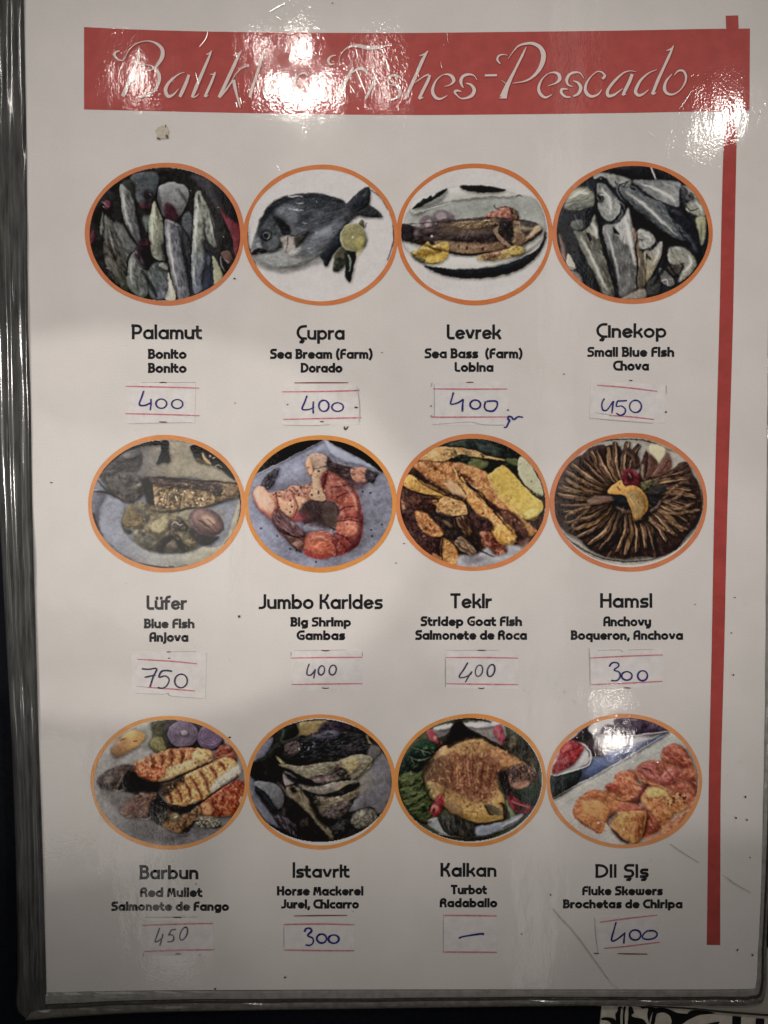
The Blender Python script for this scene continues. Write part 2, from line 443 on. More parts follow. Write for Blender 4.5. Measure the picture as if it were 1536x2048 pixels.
    c.s("150,760 190,640 260,530 360,440 500,385 640,370 780,385", [10, 30, 36, 30, 26, 20, 8], (30, 32, 36), 6, a=.6, sh=0)
    c.p("330,500 480,460 520,560 470,640 400,580", (150, 152, 150), 9, a=.45, sh=0); c.s("640,760 760,700 880,600 980,520", [10, 40, 30, 10], (150, 152, 150), 8, a=.4, sh=0)
    return c


def pic3():
    W = (196, 188, 175)
    c = Canvas(W)
    c.p("130,640 180,500 400,440 700,390 950,380 1200,370 1350,440 1405,640 1380,760 1150,930 900,1010 600,1035 350,1000 180,880 110,760", (150, 151, 138), 3, g=((205, 200, 184), 600, 500, 620, 960), n=5)
    c.p("180,500 240,400 500,315 640,285 900,300 1150,370 900,380 600,410 400,460 250,530", (190, 186, 170), 4)
    c.p("195,495 270,430 300,400 330,395 370,365 385,385 430,340 515,312 500,340 400,400 300,460", (38, 42, 40), 2, n=5)
    c.s("300,470 450,400 520,330", [16, 30, 10], (120, 122, 112), 6); c.s("290,510 430,465 560,425", [5, 7, 4], (215, 212, 198), 1)
    c.p("628,285 700,276 850,280 1000,300 1045,318 980,335 880,342 740,332 660,310", (36, 40, 40), 1.5); c.s("1130,378 1165,368 1200,382", [4, 10, 4], (40, 40, 38))
    c.p("305,1000 450,1022 700,1035 950,1012 1150,950 1320,860 1385,770 1405,690 1412,760 1340,900 1180,1030 950,1100 720,1118 520,1095 380,1045", (34, 38, 42), 1.2, n=4)
    c.e(485, 560, 92, 58, 10, (128, 112, 114), 2, n=8); c.e(470, 560, 55, 42, 0, (158, 142, 138), 6)
    c.e(335, 615, 68, 66, 0, (124, 106, 110), 2, n=8); c.e(350, 625, 32, 42, 10, (168, 152, 142), 6)
    c.p("865,560 880,530 960,510 990,480 1060,470 1130,500 1160,570 1140,600 900,590", (150, 92, 80), 2, c2=(188, 128, 100), ns=26, n=14, hard=6)
    c.p("1080,480 1140,500 1165,570 1120,560 1090,520", (120, 96, 70), 2, c2=(62, 48, 40), ns=22, hard=8)
    c.s("945,450 955,480 1000,500", [6, 8, 4], (60, 56, 46)); c.s("1000,480 1050,470 1110,490", [3, 6, 3], (50, 38, 36))
    c.p("105,640 150,622 220,645 330,665 430,620 500,580 620,590 700,582 860,570 1050,570 1180,590 1310,610 1378,670 1350,720 1200,815 1100,830 900,880 720,895 560,885 400,830 240,810 160,780 105,760", (82, 68, 62), 1.6, n=14, ns=30, c2=(58, 48, 48), ang=-5, st=3)
    c.p("400,780 520,780 700,785 900,770 1000,790 1090,830 950,870 760,890 600,885 520,860 440,830", (152, 122, 92), 3, n=14, ns=26, g=((120, 92, 70), 700, 790, 1000, 850))
    c.p("560,620 700,600 850,590 960,590 940,630 820,655 640,665", (120, 96, 72), 3, n=14, c2=(190, 160, 112), ns=14, ang=-10, st=3, hard=8, th=.52)
    c.p("600,620 700,605 930,585 960,600 900,635 700,650 610,650", (100, 80, 62), 2, c2=(216, 188, 138), ns=11, ang=-20, st=2.5, hard=10, th=.56)
    c.p("620,690 800,680 950,680 960,780 700,790 540,760", (66, 56, 56), 6, n=16, ns=40)
    for x in (620, 690, 640):
        c.s(f"{x},760 {x+20},700 {x+45},680", [5, 6, 3], (150, 132, 118), 1.5, a=.7)
    c.p("930,680 980,640 1000,580 980,700 1040,770 1100,820 1060,830 990,780", (150, 122, 96), 2)
    c.p("1010,600 1080,610 1110,680 1110,800 1060,770 1020,700", (48, 44, 44), 3, n=8); c.s("1040,620 1050,640", [8, 8], (130, 126, 120), 1)
    c.p("1110,590 1180,610 1200,690 1320,700 1230,800 1160,830 1110,800 1120,700", (152, 124, 92), 3, n=14, ns=40, c2=(112, 86, 66))
    c.p("1200,610 1330,620 1320,660 1260,720 1210,700 1180,650", (74, 66, 60), 4, n=10)
    c.p("1240,740 1300,660 1345,630 1378,668 1300,730 1235,770", (182, 156, 118), 3, n=10); c.s("1375,672 1290,760 1170,822", [6, 10, 4], (56, 40, 36), 1)
    c.e(1140, 636, 26, 18, 0, (92, 76, 60), 2); c.s("1240,712 1262,735", [8, 6], (80, 54, 44))
    for x, y in ((625, 830), (697, 845), (838, 848), (1045, 832)):
        c.e(x, y, 12, 18, 10, (62, 44, 38), 1.5)
    c.p("105,640 150,622 200,640 215,700 190,780 120,760", (50, 46, 48), 2, n=8); c.s("115,770 128,800", [6, 3], (30, 26, 26)); c.s("110,640 118,700 112,760", [6, 6, 6], (34, 28, 28))
    c.e(240, 715, 26, 30, 0, (140, 124, 126), 6, a=.7); c.e(382, 738, 10, 10, 0, (205, 190, 180), 1.5)
    c.s("535,885 700,900 880,890 1060,850", [10, 14, 12, 5], (60, 44, 36), 1.5)
    c.p("195,880 250,860 330,800 350,790 380,820 440,800 520,790 535,850 520,920 450,970 380,985 320,970 250,950 215,920", (188, 152, 66), 2, n=14, ns=34, c2=(208, 178, 86))
    c.p("240,880 300,850 400,870 460,820 450,870 350,900 270,910", (158, 118, 50), 2, n=8); c.p("195,875 230,900 320,950 300,975 240,950 205,915", (84, 78, 56), 2, n=14, ns=16)
    c.s("340,800 345,850 370,840", [8, 10, 4], (228, 190, 110), 1); c.s("390,860 460,825", [20, 12], (196, 140, 70), 2); c.s("330,975 420,975 465,950", [6, 8, 3], (70, 60, 40), 1)
    c.p("780,940 850,900 1000,870 1070,840 1130,820 1200,840 1210,880 1110,920 1000,945 880,955", (186, 160, 102), 4, n=14, c2=(150, 118, 66), ns=30)
    c.p("1070,850 1130,820 1200,840 1212,880 1130,905 1080,890", (196, 168, 88), 3, n=8); c.p("860,900 980,880 1000,900 900,945 850,935", (108, 76, 62), 3, c2=(170, 130, 100), ns=22, hard=7)
    body = "200,640 500,590 1050,580 1100,800 700,800 240,800"
    c.fib(body, 420, 34, 6, -8, ((34, 28, 28), (50, 40, 38), (150, 122, 96)), .45, 25, 1)
    c.fib("540,620 940,580 960,640 640,670", 120, 30, 5, -25, ((236, 206, 150), (206, 170, 112), (70, 50, 38)), .7, 30, 2)
    c.fib("440,800 1090,800 900,880 560,885", 160, 40, 6, -5, ((190, 156, 110), (104, 76, 58)), .45, 14, 3)
    c.fib("1110,600 1370,660 1230,800 1110,800", 90, 34, 5, -20, ((206, 178, 132), (70, 54, 44)), .45, 25, 4)
    c.fib("195,880 350,790 535,850 450,970 320,970", 90, 40, 7, 10, ((228, 196, 96), (126, 92, 40)), .5, 40, 5)
    c.fib("780,940 1130,820 1210,880 1000,945", 90, 30, 8, -10, ((214, 184, 110), (112, 78, 50)), .5, 40, 6)
    c.fib("865,560 990,480 1160,570 900,590", 60, 30, 7, 0, ((206, 140, 118), (84, 44, 38)), .5, 60, 7)
    c.s("160,620 420,612 640,586 860,565 1180,585 1330,615", [4, 6, 5, 5, 6, 4], (38, 30, 30), 1.2, a=.8); c.s("560,888 720,898 900,882", [6, 9, 5], (36, 26, 22), 1.5)
    c.p("430,640 760,600 960,640 940,700 600,730", (120, 96, 74), 7, a=.45, sh=0); c.s("1120,640 1200,660 1330,670", [10, 30, 14], (206, 180, 140), 5, a=.6, sh=0)
    c.s("240,790 420,850 560,880", [14, 22, 10], (40, 30, 28), 4, a=.7, sh=0)
    return c


def pic4():
    c = Canvas((44, 47, 52))
    c.p("410,170 470,155 620,180 720,210 760,240 740,290 660,290 600,240 500,200 430,220", (140, 142, 128), 3, n=12)
    c.p("540,190 620,190 640,300 560,260", (150, 152, 138), 4); c.s("425,210 480,180 530,200", [12, 10, 8], (170, 170, 160), 1.5); c.e(490, 215, 26, 24, 0, (36, 36, 40), 2); c.e(488, 212, 10, 12, 0, (100, 100, 98), 1.5)
    c.s("610,240 650,290 700,280 715,240", [10, 12, 12, 6], (62, 60, 62), 2); c.s("640,260 690,250", [14, 18], (168, 168, 152), 3)
    c.p("770,235 900,220 1080,225 1200,255 1200,330 1190,470 1080,440 960,390 840,300", (122, 124, 118), 4, g=((146, 146, 138), 900, 230, 1130, 450), n=10, ns=24, ang=40, st=4)
    c.p("625,270 700,300 780,280 900,380 1060,450 1180,620 1290,740 1310,810 1200,790 1060,720 900,600 760,470 670,400 630,340", (98, 102, 100), 2, n=12, ns=24, ang=42, st=5, g=((60, 62, 66), 900, 440, 800, 600), c2=(80, 84, 84), hard=3)
    c.s("640,300 760,350 930,480 1100,640 1290,790", [10, 40, 60, 36, 6], (134, 136, 130), 9, a=.6)
    c.p("700,430 820,500 960,620 1060,720 1150,790 1000,800 850,720 770,600 730,520", (34, 36, 42), 5, n=6)
    c.s("745,295 790,318", [10, 22], (28, 28, 32), 1); c.s("790,280 850,330 880,370", [4, 10, 12], (64, 66, 68), 3)
    c.p("1070,450 1160,470 1240,540 1330,640 1390,840 1360,960 1280,860 1200,700 1110,560", (40, 42, 48), 2, n=8); c.s("1120,500 1230,550", [30, 14], (76, 74, 72), 6)
    c.s("1180,640 1290,760 1350,880", [8, 16, 20], (84, 88, 88), 5)
    c.p("1215,280 1290,300 1350,360 1420,480 1440,560 1330,540 1270,500 1240,420", (146, 146, 124), 3, n=12); c.p("1210,280 1250,300 1280,400 1240,440 1210,380", (52, 52, 56), 3)
    c.e(1287, 375, 34, 36, 0, (74, 76, 74), 3); c.e(1287, 372, 16, 18, 0, (30, 32, 34), 2); c.s("1250,455 1300,500 1380,480", [6, 12, 4], (52, 50, 46), 1.5); c.s("1250,480 1300,540 1340,545", [5, 12, 10], (60, 54, 50), 2)
    c.s("1260,490 1280,520", [18, 10], (178, 176, 160), 2)
    c.p("1340,570 1430,560 1435,660 1420,780 1390,820 1370,700", (160, 158, 120), 3, n=8); c.s("1430,540 1445,600", [10, 8], (70, 54, 44))
    c.s("1400,600 1390,800", [6, 12], (90, 92, 84), 3)
    c.p("150,470 220,320 330,288 400,320 430,400 420,470 330,510 220,520", (150, 150, 122), 5, n=10, g=((92, 94, 86), 300, 340, 320, 520)); c.s("330,300 345,285", [5, 3], (40, 40, 34))
    c.p("130,500 240,520 400,470 440,520 420,560 350,680 240,690 210,640 100,700 85,650", (36, 40, 50), 3, n=6)
    c.p("210,610 290,580 320,600 330,670 270,680 230,670", (96, 98, 90), 4, n=10); c.s("240,530 290,640", [6, 4], (150, 146, 132), 1)
    c.p("455,260 520,270 580,340 640,400 662,440 650,520 620,570 560,600 500,560 455,460 470,400 445,330", (146, 147, 137), 2, n=12, sh=(4, 0, 25, 8)); c.s("460,265 540,310 620,380", [16, 20, 14], (120, 122, 116), 5)
    c.e(480, 385, 32, 44, -10, (62, 62, 60), 2.5); c.e(474, 382, 16, 28, -10, (26, 26, 28), 1.5); c.s("470,350 520,372", [4, 8, 4], (205, 203, 190), 1)
    c.s("545,525 572,495", [4, 8], (90, 88, 84), 1.5); c.s("660,420 690,470 665,560 600,625", [14, 28, 22, 8], (82, 80, 78), 2); c.s("665,500 640,560 570,615", [3, 9, 9], (24, 24, 26), 1)
    c.p("440,520 520,640 600,1000 620,1200 560,1000 480,760", (40, 42, 46), 3)
    # left gutted fish
    c.p("230,690 300,700 380,650 420,540 440,560 470,700 500,860 560,1060 610,1220 620,1300 500,1240 430,1140 360,980 270,820", (118, 118, 102), 2, n=14, ns=26, ang=66, st=5, g=((86, 84, 74), 280, 900, 520, 860), c2=(96, 94, 80), hard=3)
    c.p("350,690 380,650 425,545 445,600 470,700 480,760 420,740 370,720", (144, 140, 120), 4, n=10); c.p("355,712 385,715 402,760 385,775", (24, 22, 24), 1.5)
    c.p("250,700 340,820 400,960 480,1120 560,1240 500,1260 400,1110 320,960 260,800", (138, 138, 118), 7, n=12, a=.75)
    c.s("225,680 270,820 350,1000 420,1140 470,1230", [14, 30, 40, 50, 40], (46, 50, 56), 3, n=8)
    c.p("110,700 170,760 240,980 330,1160 470,1240 420,1290 250,1160 150,980", (38, 42, 50), 4)
    c.s("105,720 140,820 150,900 175,970", [14, 36, 40, 10], (130, 104, 96), 3); c.p("170,960 195,890 255,1020 205,1030", (178, 172, 150), 2); c.s("170,1000 250,1030", [4, 5], (30, 30, 30))
    c.p("210,1040 290,1080 320,1160 270,1130", (128, 120, 110), 3)
    # middle gutted fish
    c.p("500,640 590,625 650,610 700,540 732,480 752,530 770,680 800,820 810,1000 805,1160 790,1240 660,1300 625,1240 590,1060 540,860 505,740", (124, 124, 116), 2, n=12, ns=24, ang=80, st=6, g=((96, 96, 92), 560, 900, 800, 860), c2=(108, 106, 100), hard=3)
    c.p("600,640 650,610 700,540 732,485 750,540 770,700 790,830 740,820 680,800 640,730", (168, 166, 155), 6, n=8); c.p("592,650 650,715 625,715 598,700", (22, 22, 26), 1.2); c.s("597,690 600,780 606,860", [4, 5, 3], (52, 50, 48), 1)
    c.p("505,650 580,640 590,760 600,900 560,860", (142, 142, 134), 7, n=8, a=.7)
    c.s("620,860 650,1000 680,1200", [40, 90, 60], (92, 92, 86), 12, a=.7); c.p("600,1240 650,1290 770,1250 800,1200 720,1300 620,1310", (36, 36, 40), 3)
    c.s("470,700 540,900 590,1100 640,1290", [10, 16, 20, 22], (30, 32, 38), 3)
    c.p("760,660 800,680 860,880 885,960 890,1130 870,1200 815,1200 815,1000 800,820", (134, 118, 90), 3, n=12, ns=30, ang=80, st=4, c2=(92, 86, 72)); c.s("775,670 800,800 815,900", [8, 16, 10], (150, 114, 94), 2)
    c.p("810,700 850,665 930,700 975,770 960,810 880,860 830,830 820,770", (162, 160, 144), 3, n=12); c.s("820,770 880,765", [5, 7, 3], (44, 42, 42), 1); c.s("830,860 900,855 960,830 985,790", [6, 10, 22, 10], (30, 30, 32), 2)
    c.p("870,880 950,860 1030,780 1048,860 1010,960 960,1050 920,1130 895,1150 885,1020", (160, 148, 112), 3, n=12, g=((140, 136, 124), 900, 1000, 1010, 820)); c.p("905,890 935,940 925,950 895,930", (30, 26, 26), 1.2); c.s("898,910 888,1080", [5, 4], (52, 44, 36), 1)
    c.p("1090,860 1140,830 1240,840 1310,900 1345,990 1290,1080 1180,1150 1220,1050 1240,980 1150,1000 1090,960", (150, 148, 128), 3, n=14, ns=30); c.p("1090,1010 1170,1000 1235,980 1200,1050 1140,1090", (72, 68, 60), 2, n=10)
    c.p("1010,1030 1060,1040 1120,1100 1150,1160 1100,1190 1030,1140", (118, 116, 108), 2, n=22, ns=14); c.s("1030,1140 1080,1130 1090,1185", [6, 10, 5], (196, 192, 180), 1)
    c.p("900,1160 980,1090 1030,1160 1000,1260 910,1290", (66, 66, 62), 4, n=14); c.p("660,1310 760,1250 870,1210 895,1290 780,1310", (138, 128, 112), 3, n=10)
    c.p("560,100 1000,95 1250,240 1100,220 900,215 740,200 560,140", (40, 41, 46), 4, n=8, ns=20, ang=85, st=4)
    for x in (1070, 1100, 1140):
        c.s(f"{x},170 {x-8},215", [8, 14], (78, 72, 76), 3, a=.7)
    c.s("925,80 950,150 985,220", [10, 16, 8], (225, 222, 215), 1.5, n=30, ns=10)
    SV = ((196, 197, 184), (172, 174, 164), (214, 213, 200)); DK = ((30, 32, 38), (48, 50, 56))
    for po, an, k in (("230,690 420,560 500,860 610,1220 500,1240 360,980", 66, 2), ("505,650 730,490 810,1000 790,1240 625,1240 540,860", 82, 2), ("770,235 1200,255 1190,470 960,390", 30, 1), ("640,290 900,380 1180,620 1300,790 1060,720 760,470", 42, 2),
                      ("455,260 580,340 660,440 560,600 455,460", 60, 1), ("150,470 330,290 430,400 330,510", -20, 1), ("870,880 1030,780 1010,960 920,1130", 75, 1), ("1090,860 1240,840 1345,990 1200,1100", 50, 1), ("1215,280 1350,360 1440,560 1270,500", 50, 1), ("820,700 975,770 880,860", 30, 1)):
        c.fib(po, 80 * k, 80, 6, an, SV, .26, 9, k); c.fib(po, 60 * k, 70, 7, an, DK, .24, 11, k + 4)
    for q in ("225,680 300,880 400,1110 480,1240", "470,560 500,740 560,1000 620,1280", "815,700 800,830 812,1000 800,1200", "1050,800 1030,940 930,1130", "665,440 690,500 700,540", "740,240 640,300 760,470 1060,720 1300,800", "430,300 440,400 420,480", "1080,850 1085,950 1160,1080"):
        c.s(q, [5, 13, 13, 5], (20, 21, 26), 1.5, a=.85)
    for q, w in (("480,300 540,370 570,450 560,540", 22), ("700,330 860,440 1000,570 1180,730", 26), ("840,260 960,300 1080,360 1160,430", 30), ("700,560 730,700 770,860 790,1000", 34), ("540,700 600,900 650,1120", 18), ("300,740 390,900 470,1080 540,1220", 30), ("400,620 440,680 450,760", 26), ("1000,840 1000,900 950,1000", 20), ("1280,900 1300,980 1240,1060", 26), ("200,400 290,340 380,350", 34), ("860,720 920,740 930,790", 20), ("1330,420 1380,470 1400,520", 22)):
        c.s(q, [w * .3, w, w, w * .3], (212, 210, 192), 4, a=.72, sh=0)
    for q, w in (("250,740 330,920 430,1120 500,1260", 26), ("560,860 600,1050 640,1250", 26), ("760,480 960,660 1160,780 1300,830", 50), ("440,500 460,640 480,760", 24), ("740,460 770,560 800,660", 26), ("1060,860 1060,1000 960,1180", 34), ("1200,300 1210,460 1300,600", 24), ("150,520 280,520 400,490", 34)):
        c.s(q, [w * .3, w, w, w * .3], (22, 24, 30), 4, a=.75, sh=0)
    return c


def pic5():
    c = Canvas((128, 130, 134))
    c.p("430,160 760,150 820,150 1100,200 1450,520 1430,600 1050,480 700,480 480,430 560,260", (150, 140, 116), 3, g=((112, 108, 104), 820, 320, 520, 330), n=6)
    c.p("740,155 800,155 800,250 812,335 750,340 690,352 730,260", (26, 30, 40), 1.5)
    c.p("1000,190 1100,190 1330,330 1400,480 1380,490 1290,410 1180,360 1060,320 1010,240", (34, 34, 36), 2, n=8); c.p("1105,245 1145,300 1190,365 1130,340 1110,290", (176, 150, 108), 1.5); c.spec((1170, 270, 1250, 320), 6, 9, (150, 140, 120), 3)
    c.p("1045,325 1070,300 1120,330 1190,370 1120,350", (96, 84, 60), 2); c.s("1220,385 1250,360 1285,390", [10, 14, 6], (140, 128, 100), 2); c.s("830,200 870,230", [3, 4], (90, 76, 56))
    c.p("560,160 700,140 740,180 560,190 450,230 350,290 200,430 150,500 300,260", (22, 24, 28), 2)
    c.p("370,280 470,250 550,260 560,340 500,420 350,410 230,400 300,330", (74, 70, 68), 4, n=10); c.p("390,270 480,252 540,262 520,290 430,305", (112, 108, 104), 4); c.s("310,330 440,330 530,290", [12, 12, 6], (44, 42, 42), 4)
    c.p("110,600 230,600 400,720 380,900 460,1040 620,1130 720,1160 900,1160 1120,1100 1300,1060 1450,640 1440,820 1360,1060 1150,1210 900,1290 640,1270 400,1180 200,1000 150,860", (138, 140, 146), 4, g=((160, 154, 128), 300, 900, 1200, 1050), n=7)
    c.p("110,620 230,620 170,760 170,900 150,980 110,800", (104, 104, 112), 4, n=6); c.p("110,600 250,600 500,720 360,660 200,610", (36, 34, 38), 2)
    c.p("170,440 300,420 430,440 560,480 600,560 560,640 500,690 380,680 290,620 230,540", (84, 80, 74), 3, n=14, ns=40, c2=(58, 54, 52)); c.e(370, 455, 26, 18, 30, (110, 102, 88), 3); c.e(520, 548, 40, 24, -20, (148, 138, 122), 6)
    c.p("230,480 330,480 420,560 400,600 300,590", (108, 102, 92), 6, n=10, a=.7); c.s("150,500 260,600 380,670 500,700", [6, 12, 14, 8], (30, 28, 30), 2); c.s("290,600 420,690 470,700", [8, 22, 8], (84, 62, 50), 3)
    c.p("560,490 660,480 690,600 680,740 640,720 600,640 590,560", (40, 38, 38), 3, n=8); c.s("585,510 620,600 610,700", [6, 8, 6], (112, 104, 88), 2)
    c.p("640,475 900,490 1150,515 1420,525 1440,640 1330,680 1180,720 1060,760 860,780 700,790 670,700 660,560", (160, 134, 92), 2, n=20, ns=26, c2=(96, 76, 56), hard=6, th=.6)
    c.p("640,475 820,480 1000,500 1200,520 1280,560 1240,600 1100,570 900,560 720,560 650,530", (86, 68, 62), 2, n=16, ns=20, st=4, c2=(52, 42, 42)); c.s("740,520 900,530 1050,545", [8, 22, 8], (142, 110, 96), 3, a=.8)
    c.s("650,480 800,482 1000,500 1200,512 1420,528", [8, 12, 9, 14, 8], (42, 30, 28), 1.2); c.s("790,575 1000,570 1200,595", [5, 12, 14], (42, 32, 30), 2)
    c.s("900,600 920,640 890,770", [5, 9, 6], (72, 54, 40), 2); c.s("1050,590 1030,680 1060,740", [5, 9, 5], (66, 50, 40), 2); c.e(840, 650, 36, 26, 0, (84, 74, 62), 5)
    c.spec((700, 580, 1200, 740), 40, 11, (212, 186, 136), 11, (78, 60, 48)); c.p("1200,600 1290,580 1260,640 1210,640", (54, 40, 38), 3); c.p("1310,560 1410,545 1430,600 1330,640", (128, 104, 76), 4, n=12)
    c.s("1060,760 1200,720 1300,680 1430,640", [14, 20, 16, 6], (58, 46, 44), 3)
    c.p("500,700 640,720 800,790 960,800 1040,860 1000,960 1060,1060 1060,1110 980,1140 780,1150 700,1140 560,1100 480,1000 520,930 620,860 560,780", (138, 126, 92), 4, n=18, ns=50, c2=(104, 92, 70), hard=4)
    c.p("660,880 780,820 800,900 720,980 640,960", (158, 146, 104), 6, n=12); c.p("500,990 620,980 700,1020 680,1100 580,1090", (108, 104, 88), 5, n=14); c.p("900,790 1040,740 1080,780 1000,860 930,850", (136, 128, 100), 4, n=12); c.s("900,770 1000,750 1080,760", [8, 18, 8], (44, 38, 34), 2)
    c.p("820,900 900,850 970,900 980,960 880,960 800,960", (96, 86, 76), 3, c2=(40, 34, 36), ns=34, hard=8, n=16); c.s("830,910 860,880 900,900 940,900", [8, 12, 12, 5], (186, 172, 142), 2)
    c.p("700,1080 800,990 850,1020 760,1100 760,1150 700,1140", (44, 40, 44), 4, n=8); c.p("850,1010 890,1000 930,1060 980,1110 940,1140 880,1100", (44, 40, 40), 4); c.p("780,1090 850,1050 880,1110 860,1140", (126, 110, 96), 5, n=10); c.e(575, 990, 18, 20, 0, (70, 66, 58), 4)
    c.p("380,880 420,760 480,720 520,780 600,850 590,880 560,920 480,935 400,910", (116, 100, 68), 2.5, n=12); c.s("385,895 450,920 560,915", [6, 12, 8], (70, 54, 34), 2); c.s("400,860 480,880 560,880", [3, 5, 3], (142, 122, 80), 2); c.e(605, 845, 26, 36, 20, (74, 70, 64), 3, n=24, ns=16); c.s("570,850 600,870", [8, 5], (180, 160, 130), 1)
    c.p("370,870 400,950 450,980 470,950 400,920", (58, 54, 44), 3)
    c.p("980,960 1120,1090 1260,1020 1200,1000 1060,920", (52, 42, 42), 3)
    c.e(1145, 880, 168, 118, 22, (92, 72, 74), 2, n=8, sh=(-3, -3, 40, 14)); c.e(1150, 870, 140, 84, 28, (136, 104, 92), 7); c.e(1170, 865, 80, 40, 30, (184, 148, 122), 8)
    c.s("1060,850 1140,900 1230,980", [8, 14, 6], (78, 56, 56), 2.5); c.s("1150,850 1220,910 1240,950", [5, 9, 4], (92, 66, 62), 2.5); c.s("1070,890 1140,950 1200,985", [4, 10, 5], (70, 50, 52), 3)
    c.s("1210,760 1290,800 1300,880", [20, 30, 14], (140, 128, 104), 7, a=.7)
    c.s("1300,1085 1400,960 1455,780 1440,600", [4, 8, 9, 6], (26, 22, 20), 1)
    c.s("120,800 160,940 220,1010", [22, 16, 5], (38, 40, 50), 3); c.s("500,1240 700,1285 850,1285", [4, 8, 5], (60, 30, 20), 1)
    c.fib("660,560 1420,530 1430,640 1060,750 680,770", 260, 44, 8, 6, ((214, 190, 140), (62, 48, 40), (92, 72, 54)), .55, 45, 1)
    c.fib("640,480 1290,530 1240,600 720,560", 120, 70, 6, 5, ((150, 116, 100), (36, 28, 28)), .5, 10, 2)
    c.fib("170,440 560,480 560,640 380,680 230,540", 150, 60, 8, 35, ((130, 124, 112), (40, 38, 38)), .45, 30, 3)
    c.fib("500,700 1040,860 1060,1110 700,1140 480,1000", 260, 50, 9, 20, ((176, 164, 120), (70, 60, 46), (56, 50, 42)), .42, 50, 4)
    c.fib("380,880 480,720 600,850 480,935", 60, 50, 6, 20, ((146, 130, 86), (76, 62, 40)), .5, 20, 5)
    c.fib("300,300 560,260 500,420 200,430", 60, 70, 8, -10, ((110, 104, 98), (40, 38, 38)), .45, 20, 6)
    c.s("640,770 760,790 900,770 1050,755", [10, 20, 14, 8], (38, 32, 30), 4, a=.8, sh=0); c.p("560,500 640,500 660,720 600,700", (30, 28, 30), 5, a=.7, sh=0)
    for q in ("780,560 790,660 770,760", "900,580 905,680 890,770", "1040,580 1045,670", "1160,590 1150,680", "700,560 715,660 700,740"):
        c.s(q, [4, 9, 4], (70, 52, 38), 2, a=.7, sh=0)
    c.s("640,930 720,900 800,860", [10, 26, 10], (186, 172, 128), 5, a=.6, sh=0); c.p("560,1050 700,1090 900,1110 1060,1100 900,1160 640,1150", (52, 46, 40), 7, a=.55, sh=0)
    return c


